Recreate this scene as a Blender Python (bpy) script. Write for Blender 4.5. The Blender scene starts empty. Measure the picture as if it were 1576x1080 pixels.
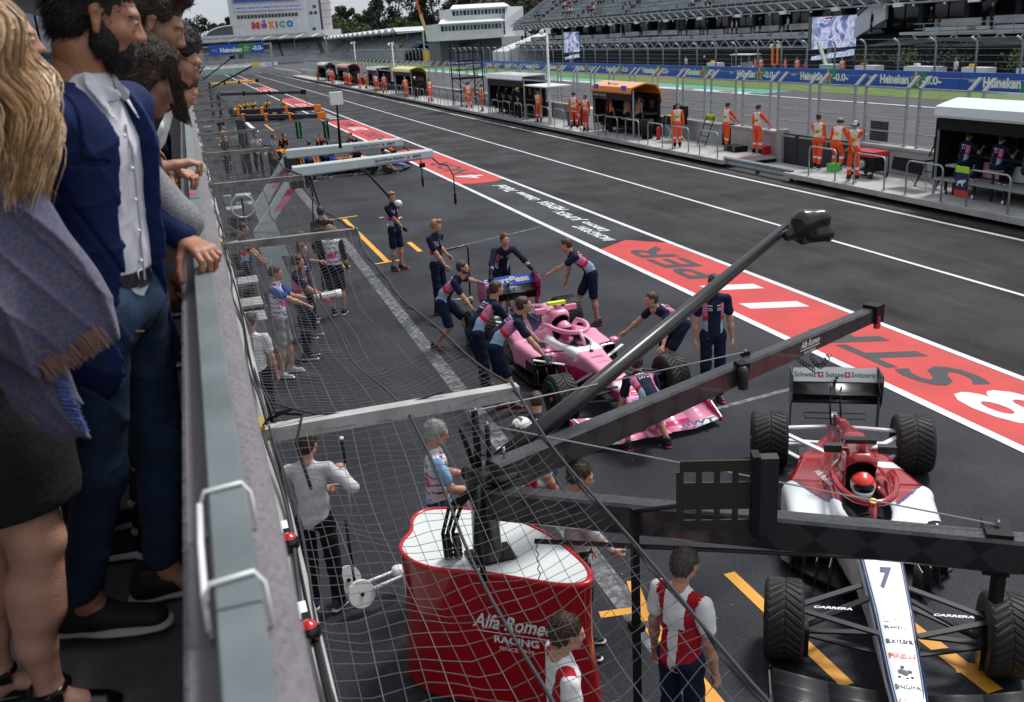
import bpy, math, random
import numpy as np
from mathutils import Vector, Matrix
PI = math.pi
rad = math.radians
scene = bpy.context.scene
COL = scene.collection
random.seed(7)
rng = np.random.RandomState(11)
# ---------------------------------------------------------------- camera
CAMZ = 5.1
cam_data = bpy.data.cameras.new('camera')
cam = bpy.data.objects.new('camera', cam_data)
COL.objects.link(cam)
AX = np.array([[0.94614602, -0.15388386, 0.28482883], [-0.31854333, -0.28550459, 0.90389008], [-0.05777416, -0.94594233, -0.31914771]])
M = Matrix.Identity(4)
for i in range(3):
    M[i][0] = AX[i][0]
    M[i][1] = -AX[i][1]
    M[i][2] = -AX[i][2]
    M[i][3] = (0, 0, CAMZ)[i]
cam.matrix_world = M
cam_data.sensor_width = 36
cam_data.sensor_fit = 'HORIZONTAL'
cam_data.lens = 1450 / 1576 * 36
cam_data.clip_start = 0.05
cam_data.clip_end = 3000
cam_data.dof.use_dof = True
cam_data.dof.focus_distance = 9.0
cam_data.dof.aperture_fstop = 5.0
scene.camera = cam
# ---------------------------------------------------------------- world and light (overcast)
SUN_EL, SUN_AZ = rad(58), rad(-30)
w = bpy.data.worlds.new('World')
scene.world = w
w.use_nodes = True
nt = w.node_tree
nt.nodes.clear()
sky = nt.nodes.new('ShaderNodeTexSky')
sky.sky_type = 'NISHITA'
sky.sun_disc = False
sky.sun_elevation = SUN_EL
sky.sun_rotation = PI / 2 + 0.5
sky.air_density = 1.2
sky.dust_density = 3.5
sky.ozone_density = 1.0
hs = nt.nodes.new('ShaderNodeHueSaturation')
hs.inputs['Saturation'].default_value = 0.38
nt.links.new(sky.outputs[0], hs.inputs['Color'])
mixc = nt.nodes.new('ShaderNodeMix')
mixc.data_type = 'RGBA'
mixc.inputs[0].default_value = 0.72
nt.links.new(hs.outputs[0], mixc.inputs[6])
cn = nt.nodes.new('ShaderNodeTexNoise')
cn.inputs['Scale'].default_value = 2.2
cn.inputs['Detail'].default_value = 5
cr = nt.nodes.new('ShaderNodeValToRGB')
cr.color_ramp.elements[0].position = 0.3
cr.color_ramp.elements[0].color = (4.6, 5.0, 5.6, 1)
cr.color_ramp.elements[1].position = 0.75
cr.color_ramp.elements[1].color = (6.4, 6.7, 7.0, 1)
nt.links.new(cn.outputs[0], cr.inputs[0])
nt.links.new(cr.outputs[0], mixc.inputs[7])
bg = nt.nodes.new('ShaderNodeBackground')
bg.inputs['Strength'].default_value = 0.105
nt.links.new(mixc.outputs[2], bg.inputs[0])
wo = nt.nodes.new('ShaderNodeOutputWorld')
nt.links.new(bg.outputs[0], wo.inputs[0])
sd = bpy.data.lights.new('sun', 'SUN')
sd.energy = 2.5
sd.angle = rad(14)
sd.color = (1.0, 0.97, 0.93)
sun = bpy.data.objects.new('sun', sd)
COL.objects.link(sun)
# light comes from the right and a little ahead
sdir = Vector((math.cos(SUN_EL) * math.cos(0.5), math.cos(SUN_EL) * math.sin(0.5), math.sin(SUN_EL)))
sun.rotation_euler = sdir.to_track_quat('Z', 'Y').to_euler()
scene.view_settings.view_transform = 'Standard'
scene.view_settings.look = 'None'
scene.view_settings.exposure = 0.4
scene.view_settings.gamma = 1.0
scene.render.engine = 'CYCLES'

# ---------------------------------------------------------------- materials
MATS = {}
def mat(name, col, rough=0.6, metal=0.0, nscale=0, namt=0.15, bump=0, bscale=0, coat=0, spec=0.5, detail=4, alpha=None, emit=None):
    if name in MATS: return MATS[name]
    m = bpy.data.materials.new(name)
    m.use_nodes = True
    t = m.node_tree
    b = t.nodes['Principled BSDF']
    b.inputs['Base Color'].default_value = (*col, 1)
    b.inputs['Roughness'].default_value = rough
    b.inputs['Metallic'].default_value = metal
    b.inputs['Specular IOR Level'].default_value = spec
    if coat: b.inputs['Coat Weight'].default_value = coat; b.inputs['Coat Roughness'].default_value = 0.06
    if emit:
        b.inputs['Emission Color'].default_value = (*emit[0], 1)
        b.inputs['Emission Strength'].default_value = emit[1]
    if alpha is not None:
        b.inputs['Alpha'].default_value = alpha
    tc = t.nodes.new('ShaderNodeTexCoord')
    if nscale:
        n = t.nodes.new('ShaderNodeTexNoise')
        n.inputs['Scale'].default_value = nscale
        n.inputs['Detail'].default_value = detail
        t.links.new(tc.outputs['Object'], n.inputs['Vector'])
        r = t.nodes.new('ShaderNodeValToRGB')
        r.color_ramp.elements[0].position = 0.3
        r.color_ramp.elements[1].position = 0.7
        r.color_ramp.elements[0].color = (*[c * (1 - namt) for c in col], 1)
        r.color_ramp.elements[1].color = (*[min(1, c * (1 + namt)) for c in col], 1)
        t.links.new(n.outputs[0], r.inputs[0])
        t.links.new(r.outputs[0], b.inputs['Base Color'])
    if bump:
        n2 = t.nodes.new('ShaderNodeTexNoise')
        n2.inputs['Scale'].default_value = bscale
        n2.inputs['Detail'].default_value = 3
        t.links.new(tc.outputs['Object'], n2.inputs['Vector'])
        bp = t.nodes.new('ShaderNodeBump')
        bp.inputs['Strength'].default_value = bump
        bp.inputs['Distance'].default_value = 0.01
        t.links.new(n2.outputs[0], bp.inputs['Height'])
        t.links.new(bp.outputs[0], b.inputs['Normal'])
    MATS[name] = m
    return m

def fabric(name, col, amt=0.18): return mat(name, col, 0.85, nscale=14, namt=amt, bump=0.5, bscale=22, spec=0.2)
SKIN = mat('skin', (0.45, 0.235, 0.155), 0.5, nscale=25, namt=0.12, bump=0.08, bscale=160, spec=0.4)
SKIN2 = mat('skin_tan', (0.33, 0.16, 0.10), 0.48, nscale=22, namt=0.14, bump=0.08, bscale=160, spec=0.4)
LIP = mat('lip', (0.38, 0.14, 0.11), 0.4)
EYEW = mat('eye_white', (0.6, 0.58, 0.55), 0.2)
EYED = mat('eye_dark', (0.02, 0.012, 0.01), 0.15)
BLACK = mat('black_matte', (0.006, 0.006, 0.007), 0.6, spec=.25)
BLACKG = mat('black_gloss', (0.006, 0.006, 0.007), 0.2)
DARK = mat('dark_grey', (0.028, 0.03, 0.033), 0.55, spec=.3)
WHITE = mat('white_paint', (0.75, 0.77, 0.78), 0.35)
STEEL = mat('galvanised_steel', (0.36, 0.40, 0.43), 0.42, 0.6, nscale=8, namt=0.15)
CHROME = mat('chrome', (0.6, 0.6, 0.62), 0.12, 1.0)
RED = mat('red_paint', (0.55, 0.02, 0.025), 0.35)
GREEN = mat('green_paint', (0.02, 0.25, 0.08), 0.5)
YELLOW = mat('yellow_paint', (0.75, 0.5, 0.03), 0.5)
ORANGE = mat('orange_paint', (0.85, 0.2, 0.015), 0.4)
BLUE = mat('blue_paint', (0.012, 0.07, 0.45), 0.45)
LIME = mat('lime_board', (0.45, 0.75, 0.04), 0.5)
GREY = mat('grey_paint', (0.3, 0.31, 0.32), 0.5)

# ---------------------------------------------------------------- object helpers
def tag(o, label=None, cat=None, group=None, kind=None):
    if label: o['label'] = label
    if cat: o['category'] = cat
    if group: o['group'] = group
    if kind: o['kind'] = kind
    return o

def thing(name, label, cat, loc=(0, 0, 0), rotz=0, group=None):
    o = bpy.data.objects.new(name, None)
    COL.objects.link(o)
    o.location = loc
    o.rotation_euler = (0, 0, rotz)
    o.empty_display_size = 0.1
    return tag(o, label, cat, group)

def link(name, me, parent=None):
    o = bpy.data.objects.new(name, me)
    COL.objects.link(o)
    if parent is not None: o.parent = parent
    return o

def copy_tree(o, parent=None):
    c = o.copy()
    COL.objects.link(c)
    if parent is not None: c.parent = parent
    for ch in o.children: copy_tree(ch, c)
    return c

def np_mesh(name, V, F, mats=(), midx=None, smooth=False):
    me = bpy.data.meshes.new(name)
    V = np.asarray(V, dtype=np.float32)
    me.vertices.add(len(V))
    me.vertices.foreach_set('co', V.ravel())
    if isinstance(F, np.ndarray):
        n = F.shape[1]
        me.loops.add(F.size)
        me.loops.foreach_set('vertex_index', F.astype(np.int32).ravel())
        me.polygons.add(len(F))
        me.polygons.foreach_set('loop_start', np.arange(0, F.size, n, dtype=np.int32))
    else:
        li = [i for f in F for i in f]
        st = np.cumsum([0] + [len(f) for f in F][:-1]) if F else []
        me.loops.add(len(li))
        me.loops.foreach_set('vertex_index', np.array(li, dtype=np.int32))
        me.polygons.add(len(F))
        me.polygons.foreach_set('loop_start', np.array(st, dtype=np.int32))
    for m in mats: me.materials.append(m)
    if midx is not None and len(me.polygons): me.polygons.foreach_set('material_index', np.asarray(midx, dtype=np.int32))
    me.update(calc_edges=True)
    me.validate()
    me.polygons.foreach_set('use_smooth', np.full(len(me.polygons), bool(smooth)))
    return me

class MB:
    """collects shapes into one mesh"""
    def __init__(s): s.v = []; s.f = []; s.m = []; s.mats = []; s.sm = []
    def mi(s, m):
        if m not in s.mats: s.mats.append(m)
        return s.mats.index(m)
    def add(s, vs, fs, m, smooth=False):
        o = len(s.v)
        s.v += [tuple(v) for v in vs]
        k = s.mi(m)
        for f in fs:
            s.f.append([i + o for i in f]); s.m.append(k); s.sm.append(smooth)
    def box(s, c, d, m, rz=0, R=None):
        x, y, z = d[0] / 2, d[1] / 2, d[2] / 2
        P = [Vector(p) for p in ((-x, -y, -z), (x, -y, -z), (x, y, -z), (-x, y, -z), (-x, -y, z), (x, -y, z), (x, y, z), (-x, y, z))]
        if R is None: R = Matrix.Rotation(rz, 3, 'Z')
        c = Vector(c)
        s.add([R @ p + c for p in P], [(3, 2, 1, 0), (4, 5, 6, 7), (0, 1, 5, 4), (1, 2, 6, 5), (2, 3, 7, 6), (3, 0, 4, 7)], m)
        return s
    def bar(s, a, b, wd, ht, m, up=(0, 0, 1)):
        a = Vector(a); b = Vector(b); d = b - a; L = d.length
        if L < 1e-6: return s
        d.normalize(); u = Vector(up)
        if abs(d.dot(u)) > 0.98: u = Vector((0, 1, 0))
        sx = d.cross(u).normalized(); uu = sx.cross(d)
        R = Matrix((sx, d, uu)).transposed()
        return s.box((a + b) / 2, (wd, L, ht), m, R=R)
    def tube(s, pts, r, m, n=6, caps=True, smooth=True):
        pts = [Vector(p) for p in pts]
        N = len(pts)
        rs = r if isinstance(r, (list, tuple)) else [r] * N
        vs = []; prev = None
        for i, p in enumerate(pts):
            d = (pts[min(i + 1, N - 1)] - pts[max(i - 1, 0)])
            if d.length < 1e-9: d = Vector((0, 0, 1))
            d.normalize()
            if prev is None:
                a = Vector((0, 0, 1)) if abs(d.z) < 0.9 else Vector((1, 0, 0))
                sx = d.cross(a).normalized()
            else:
                sx = (prev - d * prev.dot(d))
                sx = sx.normalized() if sx.length > 1e-6 else d.orthogonal().normalized()
            prev = sx
            sy = d.cross(sx)
            for k in range(n):
                t = 2 * PI * k / n
                vs.append(p + (sx * math.cos(t) + sy * math.sin(t)) * rs[i])
        fs = []
        for i in range(N - 1):
            for k in range(n):
                k2 = (k + 1) % n
                fs.append((i * n + k, i * n + k2, (i + 1) * n + k2, (i + 1) * n + k))
        if caps: fs += [tuple(range(n))[::-1], tuple((N - 1) * n + k for k in range(n))]
        s.add(vs, fs, m, smooth and n > 5)
        return s
    def lathe(s, prof, m, c=(0, 0, 0), axis=(0, 0, 1), n=24, smooth=True):
        """prof: (radius, height) along axis"""
        q = Vector((0, 0, 1)).rotation_difference(Vector(axis).normalized())
        c = Vector(c); vs = []
        for r, h in prof:
            for k in range(n):
                t = 2 * PI * k / n
                vs.append(q @ Vector((r * math.cos(t), r * math.sin(t), h)) + c)
        fs = []
        for i in range(len(prof) - 1):
            for k in range(n):
                k2 = (k + 1) % n
                fs.append((i * n + k, i * n + k2, (i + 1) * n + k2, (i + 1) * n + k))
        s.add(vs, fs, m, smooth)
        return s
    def quad(s, a, b, c, d, m): s.add([a, b, c, d], [(0, 1, 2, 3)], m); return s
    def plate(s, poly, o, ux, uy, th, m):
        """flat outline (2D) extruded by th along ux x uy"""
        o = Vector(o); ux = Vector(ux); uy = Vector(uy); nz = ux.cross(uy).normalized() * th
        n = len(poly)
        a = [o + ux * p[0] + uy * p[1] for p in poly]
        s.add(a + [p + nz for p in a], [tuple(range(n))[::-1], tuple(range(n, 2 * n))] + [(i, (i + 1) % n, n + (i + 1) % n, n + i) for i in range(n)], m)
        return s
    def loft(s, rings, m, caps=True, smooth=True):
        n = len(rings[0]); vs = [p for r in rings for p in r]; fs = []
        for i in range(len(rings) - 1):
            for k in range(n):
                k2 = (k + 1) % n
                fs.append((i * n + k, i * n + k2, (i + 1) * n + k2, (i + 1) * n + k))
        if caps: fs += [tuple(range(n))[::-1], tuple((len(rings) - 1) * n + k for k in range(n))]
        s.add(vs, fs, m, smooth); return s
    def mesh(s, name='m'):
        me = np_mesh(name, s.v, s.f, s.mats, s.m)
        if any(s.sm) and len(s.sm) == len(me.polygons): me.polygons.foreach_set('use_smooth', np.array(s.sm, dtype=bool))
        return me
    def build(s, name, parent=None): return link(name, s.mesh(name), parent)

# text as flat mesh on a surface
_txt = {}
def text_mesh(txt, mtl, bold=0.0, shear=0.0):
    key = (txt, mtl.name, bold, shear)
    if key in _txt: return _txt[key]
    cu = bpy.data.curves.new('t', 'FONT')
    cu.body = txt
    cu.offset = bold
    cu.shear = shear
    cu.resolution_u = 3
    ob = bpy.data.objects.new('t', cu)
    tm = ob.to_mesh()
    V = np.array([v.co[:] for v in tm.vertices]); F = [list(p.vertices) for p in tm.polygons]
    ob.to_mesh_clear()
    bpy.data.objects.remove(ob); bpy.data.curves.remove(cu)
    mn, mx = V.min(0), V.max(0)
    V = (V - (mn + mx) / 2) / (mx - mn + 1e-9) * np.array([1, 1, 0])
    _txt[key] = (V, F, float((mx - mn)[0] / (mx - mn)[1]))
    return _txt[key]

def text(txt, o, ux, uy, wd, ht, mtl, parent=None, name='lettering', bold=0.0, shear=0.0, fn=None, mb=None):
    """text centred at o, unit dirs ux, uy; size wd x ht; fn maps points onto curved surfaces"""
    V, F, ar = text_mesh(txt, mtl, bold, shear)
    if ht is None: ht = wd / ar
    if wd is None: wd = ht * ar
    o = np.array(o, float); ux = np.array(ux, float); uy = np.array(uy, float)
    ux /= np.linalg.norm(ux); uy /= np.linalg.norm(uy)
    P = o + V[:, :1] * wd * ux + V[:, 1:2] * ht * uy
    if fn is not None: P = np.array([fn(p) for p in P])
    if mb is not None:
        mb.add([tuple(p) for p in P], F, mtl); return mb
    return link(name, np_mesh(name, P, F, [mtl]), parent)
# ---------------------------------------------------------------- implicit surfaces (bodies, clothes, hair)
def _n(v):
    v = np.asarray(v, float); return v / (np.linalg.norm(v) + 1e-12)

def rc(a, b, ra, rb, m=0, flat=1.0, vdir=(0, 1, 0), op=0, k=None):
    """tapered capsule, thickness along vdir scaled by flat"""
    a = np.asarray(a, float); b = np.asarray(b, float)
    L = np.linalg.norm(b - a)
    wv = (b - a) / L if L > 1e-6 else np.array([0, 0, 1.])
    v = np.asarray(vdir, float); v = v - wv * v.dot(wv)
    if np.linalg.norm(v) < 1e-3: v = np.cross(wv, [1, 0, 0.3])
    v = _n(v); u = np.cross(v, wv)
    R = max(ra, rb) * max(1, flat)
    def f(P):
        q = P - a
        qw = q @ wv; qu = q @ u; qv = (q @ v) / flat
        t = np.clip(qw / max(L, 1e-6), 0, 1)
        r = ra + (rb - ra) * t
        return (np.sqrt(qu * qu + qv * qv + (qw - t * L) ** 2) - r) * min(flat, 1)
    return (f, np.minimum(a, b) - R, np.maximum(a, b) + R, m, op, k)

def el(c, r, m=0, R=None, op=0, k=None):
    c = np.asarray(c, float); r = np.asarray(r, float) if not np.isscalar(r) else np.array([r, r, r], float)
    A = np.eye(3) if R is None else np.asarray(R, float)
    def f(P):
        q = (P - c) @ A
        k0 = np.sqrt(((q / r) ** 2).sum(-1)); k1 = np.sqrt(((q / (r * r)) ** 2).sum(-1)) + 1e-9
        return k0 * (k0 - 1) / k1
    R_ = r.max() if R is not None else r
    return (f, c - R_, c + R_, m, op, k)

def xform(prims, R, t, s=1.0):
    """rotate/translate/scale prims"""
    R = np.asarray(R, float); t = np.asarray(t, float); out = []
    for (f, lo, hi, m, op, k) in prims:
        g = (lambda P, f=f: f(((P - t) @ R) / s) * s)
        cs = np.array([[x, y, z] for x in (lo[0], hi[0]) for y in (lo[1], hi[1]) for z in (lo[2], hi[2])])
        cs = (cs * s) @ R.T + t
        out.append((g, cs.min(0), cs.max(0), m, op, k))
    return out

def sdf_mesh(prims, vox, k=0.02, noise=None, lab=True):
    pos = [p for p in prims if p[4] == 0]
    lo = np.min([p[1] for p in pos], 0) - 3 * vox - k
    hi = np.max([p[2] for p in pos], 0) + 3 * vox + k
    n = np.ceil((hi - lo) / vox).astype(int) + 1
    ax = [lo[i] + vox * np.arange(n[i]) for i in range(3)]
    D = np.full(n, 1.0, dtype=np.float32)
    LB = np.zeros(n, dtype=np.int16); LD = np.full(n, 9.0, dtype=np.float32)
    for (f, plo, phi, m, op, kk) in prims:
        kk = k if kk is None else kk
        pad = 3 * vox + kk
        i0 = np.maximum(np.floor((plo - pad - lo) / vox).astype(int), 0); i1 = np.minimum(np.ceil((phi + pad - lo) / vox).astype(int) + 1, n)
        if (i1 <= i0).any(): continue
        sl = tuple(slice(i0[i], i1[i]) for i in range(3))
        G = np.stack(np.meshgrid(*[ax[i][sl[i]] for i in range(3)], indexing='ij'), -1)
        d = f(G).astype(np.float32)
        c = D[sl]
        if op == 0:
            if kk > 0:
                h = np.clip(0.5 + 0.5 * (c - d) / kk, 0, 1)
                D[sl] = c + (d - c) * h - kk * h * (1 - h)
            else: D[sl] = np.minimum(c, d)
            L = LD[sl]; w_ = d < L
            LB[sl] = np.where(w_, m, LB[sl]); LD[sl] = np.where(w_, d, L)
        else:
            d = -d
            h = np.clip(0.5 - 0.5 * (c - d) / max(kk, 1e-4), 0, 1)
            D[sl] = c + (d - c) * h + kk * h * (1 - h)
    if noise is not None:
        G = np.stack(np.meshgrid(*ax, indexing='ij'), -1)
        D += noise(G).astype(np.float32)
    S = D < 0
    # surface nets
    c8 = [(i, j, l) for i in (0, 1) for j in (0, 1) for l in (0, 1)]
    cnt = sum(S[i:n[0] - 1 + i, j:n[1] - 1 + j, l:n[2] - 1 + l].astype(np.int8) for i, j, l in c8)
    act = (cnt > 0) & (cnt < 8)
    idx = np.full(act.shape, -1, dtype=np.int64)
    cells = np.argwhere(act)
    idx[act] = np.arange(len(cells))
    acc = np.zeros((len(cells), 3)); wt = np.zeros(len(cells))
    ci, cj, cl = cells.T
    for a in range(8):
        for b in range(a + 1, 8):
            A, B = c8[a], c8[b]
            if sum(abs(A[i] - B[i]) for i in range(3)) != 1: continue
            da = D[ci + A[0], cj + A[1], cl + A[2]]; db = D[ci + B[0], cj + B[1], cl + B[2]]
            cr_ = (da < 0) != (db < 0)
            t = np.where(cr_, da / np.where(cr_, da - db, 1), 0)
            p = np.array(A)[None] + t[:, None] * (np.array(B) - np.array(A))[None]
            acc += p * cr_[:, None]; wt += cr_
    V = lo + (cells + acc / wt[:, None]) * vox
    F = []
    for d in range(3):
        a1, a2 = (d + 1) % 3, (d + 2) % 3
        s0 = [slice(None)] * 3; s1 = [slice(None)] * 3
        s0[d] = slice(0, n[d] - 1); s1[d] = slice(1, n[d])
        E = S[tuple(s0)] != S[tuple(s1)]
        e = np.argwhere(E)
        e = e[(e[:, a1] > 0) & (e[:, a2] > 0) & (e[:, a1] < n[a1] - 1) & (e[:, a2] < n[a2] - 1)]
        inside = S[tuple(e.T)]
        q = []
        for (o1, o2) in ((1, 1), (0, 1), (0, 0), (1, 0)):
            c = e.copy(); c[:, a1] -= o1; c[:, a2] -= o2
            q.append(idx[tuple(c.T)])
        q = np.stack(q, 1)
        q[~inside] = q[~inside][:, ::-1]
        F.append(q)
    F = np.concatenate(F)
    lb = LB[ci, cj, cl][F[:, 0]] if len(F) else np.zeros(0)
    return V, F, lb

def wob(a, s, seed=0):
    r = np.random.RandomState(seed); K = r.randn(5, 3) * s; ph = r.rand(5) * 6.28
    return lambda P: a * sum(np.sin(P @ K[i] + ph[i]) for i in range(5)) / 2.2

def basis(fwd, up):
    """matrix whose columns are right, forward, up"""
    f = _n(fwd); r = _n(np.cross(f, up)); u = np.cross(r, f)
    return np.stack([r, f, u], 1)

def ik(a, t, l1, l2, hint):
    a = np.asarray(a, float); t = np.asarray(t, float)
    d = t - a; L = np.linalg.norm(d); Lm = (l1 + l2) * 0.998
    if L > Lm: t = a + d / L * Lm; L = Lm; d = t - a
    L = max(L, abs(l1 - l2) + 0.02)
    x = (l1 * l1 - l2 * l2 + L * L) / (2 * L)
    y = math.sqrt(max(l1 * l1 - x * x, 0))
    dn = _n(d); h = np.asarray(hint, float); h = h - dn * h.dot(dn)
    return a + dn * x + _n(h) * y, t

# head: origin between the ears, facing +Y
def head_prims(hero=False, age=0):
    P = [el((0, -.014, .035), (.074, .094, .083)), el((0, .028, -.018), (.057, .066, .082)), el((0, .05, -.072), (.038, .038, .034)),
         el((0, .07, -.088), (.019, .017, .016)), el((.036, .052, -.02), (.025, .028, .024)), el((-.036, .052, -.02), (.025, .028, .024)),
         el((.044, .018, -.062), (.018, .034, .024)), el((-.044, .018, -.062), (.018, .034, .024)),
         rc((-.034, .079, .022), (.034, .079, .022), .012, .012, k=.018),
         el((.031, .09, .001), (.0155, .014, .0115), op=1, k=.012), el((-.031, .09, .001), (.0155, .014, .0115), op=1, k=.012),
         rc((0, .084, .014), (0, .104, -.026), .0085, .0115, k=.012), el((.0105, .096, -.030), .0085, k=.01), el((-.0105, .096, -.030), .0085, k=.01),
         rc((-.02, .087, -.055), (.02, .087, -.055), .006, .006, 1, k=.006), rc((-.017, .087, -.066), (.017, .087, -.066), .0075, .0075, 1, k=.006),
         el((0, .094, -.055), (.012, .006, .005), 1, k=.004),
         el((.031, .078, .001), (.0125, .0125, .0115), 2, k=.002), el((-.031, .078, .001), (.0125, .0125, .0115), 2, k=.002),
         el((.031, .0788, .0058), (.0152, .0146, .0082), k=.003), el((-.031, .0788, .0058), (.0152, .0146, .0082), k=.003), el((.031, .0775, -.0095), (.0145, .0138, .0065), k=.003), el((-.031, .0775, -.0095), (.0145, .0138, .0065), k=.003),
         el((.031, .0865, .0), .0058, 3, k=.0), el((-.031, .0865, .0), .0058, 3, k=.0),
         rc((-.048, .076, .018), (-.016, .089, .02), .0045, .0055, 4, k=.003), rc((.048, .076, .018), (.016, .089, .02), .0045, .0055, 4, k=.003),
         rc((0, -.028, -.05), (0, -.045, -.16), .05, .056, k=.03)]
    for s in (1, -1):
        P += [rc((s * .076, -.002, .018), (s * .078, .004, -.028), .0145, .0085, flat=.55, vdir=(1, 0, 0), k=.008),
              el((s * .084, .002, .004), (.005, .007, .012), op=1, k=.004)]
    return P

def hair_prims(style='short'):
    if style == 'bald': return [el((0, -.03, .02), (.077, .085, .078)), el((0, .06, .06), (.09, .07, .09), op=1, k=.02), el((0, 0, .13), (.1, .11, .07), op=1, k=.02)]
    P = [el((0, -.022, .047), (.081, .098, .084)), el((0, -.05, 0), (.076, .066, .075))]
    if style == 'quiff': P += [rc((-.03, .07, .11), (.03, .06, .115), .03, .028, k=.03)]
    if style == 'long': P += [el((0, -.05, -.06), (.088, .06, .11), k=.03), rc((.07, .0, .0), (.072, -.01, -.12), .022, .028), rc((-.07, .0, .0), (-.072, -.01, -.12), .022, .028)]
    P += [el((0, .105, -.025), (.066, .062, .085), op=1, k=.012)]
    if style != 'long':
        for s in (1, -1): P += [el((s * .085, .015, -.015), (.025, .03, .045), op=1, k=.006)]
        P += [el((0, -.03, -.13), (.1, .1, .07), op=1, k=.01)]
    return P

# hand: origin at wrist, fingers along +Y, palm facing -Z, thumb towards +X (left hand)
def hand_prims(mode='relax', s=1, fine=False):
    P = [rc((0, -.03, 0), (0, .01, 0), .026, .027, flat=.72, vdir=(0, 0, 1)), rc((-.012, .03, 0), (-.022, .075, 0), .019, .017, flat=.75, vdir=(0, 0, 1)),
         rc((.014, .03, 0), (.02, .078, 0), .02, .018, flat=.75, vdir=(0, 0, 1)), rc((0, .02, 0), (0, .075, 0), .022, .02, flat=.7, vdir=(0, 0, 1))]
    curl = {'relax': (22, 30, 22), 'grip': (55, 65, 45), 'flat': (8, 8, 6), 'rail': (18, 62, 28)}[mode]
    for i, (x, L, r) in enumerate(((.029, .072, .0092), (.0095, .08, .0094), (-.0105, .075, .009), (-.0295, .06, .008))):
        p = np.array([x, .083 - (.008 if i == 3 else 0) - abs(i - 1) * .002, 0.002]); a = 0; sp = math.radians((1.5 - i) * 4)
        P.append(rc((x * .8, .06, 0), p, r * 1.15, r * 1.12, k=.008))
        for j, fr in enumerate((.45, .3, .25)):
            a += math.radians(curl[j] * (1 + .08 * i))
            q = p + np.array([math.sin(sp) * math.cos(a), math.cos(sp) * math.cos(a), -math.sin(a)]) * L * fr * (1.05 if j == 0 else 1)
            P.append(rc(p, q, r * (1 - .07 * j), r * (.94 - .08 * j), k=.003)); p = q
    t0 = np.array([.02, .02, -.004]); dirs = {'relax': (.55, .75, -.35), 'grip': (.3, .6, -.75), 'flat': (.75, .62, -.2), 'rail': (.62, .5, -.6)}[mode]
    t1 = t0 + _n(dirs) * .045; t2 = t1 + _n(np.array(dirs) + (-.1, .25, -.15)) * .034; t3 = t2 + _n(np.array(dirs) + (-.3, .4, -.1)) * .028
    P += [rc(t0, t1, .017, .013, k=.012), rc(t1, t2, .0115, .0105, k=.004), rc(t2, t3, .0105, .0085, k=.003)]
    if s < 0:
        F_ = np.diag([-1., 1, 1])
        P = [((lambda X, f=f: f(X * np.array([-1., 1, 1]))), np.array([-hi[0], lo[1], lo[2]]), np.array([-lo[0], hi[1], hi[2]]), m, op, k) for (f, lo, hi, m, op, k) in P]
    return P

_pc = {}
def cached(kind, mode, vox, s=1):
    key = (kind, mode, vox, s)
    if key not in _pc:
        if kind == 'head': _pc[key] = sdf_mesh(head_prims(), vox, .022)
        elif kind == 'hair': _pc[key] = sdf_mesh(hair_prims(mode), vox, .02, noise=wob(.0035, 110, 3))
        elif kind == 'cap':
            _pc[key] = sdf_mesh([el((0, -.012, .055), (.084, .104, .072)), el((0, 0, -.04), (.13, .14, .08), op=1, k=.006), rc((-.03, .09, .052), (.03, .09, .052), .045, .045, flat=.14, vdir=(0, 0, 1), k=.006), rc((-.02, .12, .048), (.02, .12, .048), .05, .05, flat=.1, vdir=(0, .1, 1), k=.006)], vox, .01)
        elif kind == 'phones':
            P = [rc((x * .09 * 0 + math.sin(t) * .092, -.005, .02 + math.cos(t) * .1), (math.sin(t + .35) * .092, -.005, .02 + math.cos(t + .35) * .1), .009, .009) for x in (1,) for t in np.linspace(-1.6, 1.25, 9)]
            P += [rc((s_ * .084, 0, -.004), (s_ * .1, 0, -.004), .033, .031) for s_ in (1, -1)] + [rc((-.09, .02, -.02), (-.05, .09, -.06), .005, .006)]
            _pc[key] = sdf_mesh(P, vox, .006)
        elif kind == 'hand': _pc[key] = sdf_mesh(hand_prims(mode, s), vox, .01)
        elif kind == 'shoe':
            _pc[key] = sdf_mesh([rc((0, -.05, .045), (0, .03, .052), .042, .045), rc((0, .02, .045), (0, .15, .03), .045, .036, flat=.8, vdir=(0, 0, 1)), rc((0, -.03, .05), (0, -.03, .1), .042, .043),
                                 rc((0, -.06, .012), (0, .16, .012), .043, .043, 1, flat=.32, vdir=(0, 0, 1), k=.004), el((0, .05, -.06), (.2, .3, .06), op=1, k=.002)], vox, .02)
    return _pc[key]

def put(mesh, R, t, s=1.0):
    V, F, L = mesh
    return (V * s) @ np.asarray(R).T + np.asarray(t), F, L

def join(parts):
    V = []; F = []; Ls = []; o = 0
    for v, f, l in parts:
        V.append(v); F.append(f + o); Ls.append(l); o += len(v)
    return np.concatenate(V), np.concatenate(F), np.concatenate(Ls)

def geo(name, mesh, mats, parent=None, midx=None):
    V, F, L = mesh
    return link(name, np_mesh(name, V, F, mats, L if midx is None else midx, smooth=True), parent)

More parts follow.
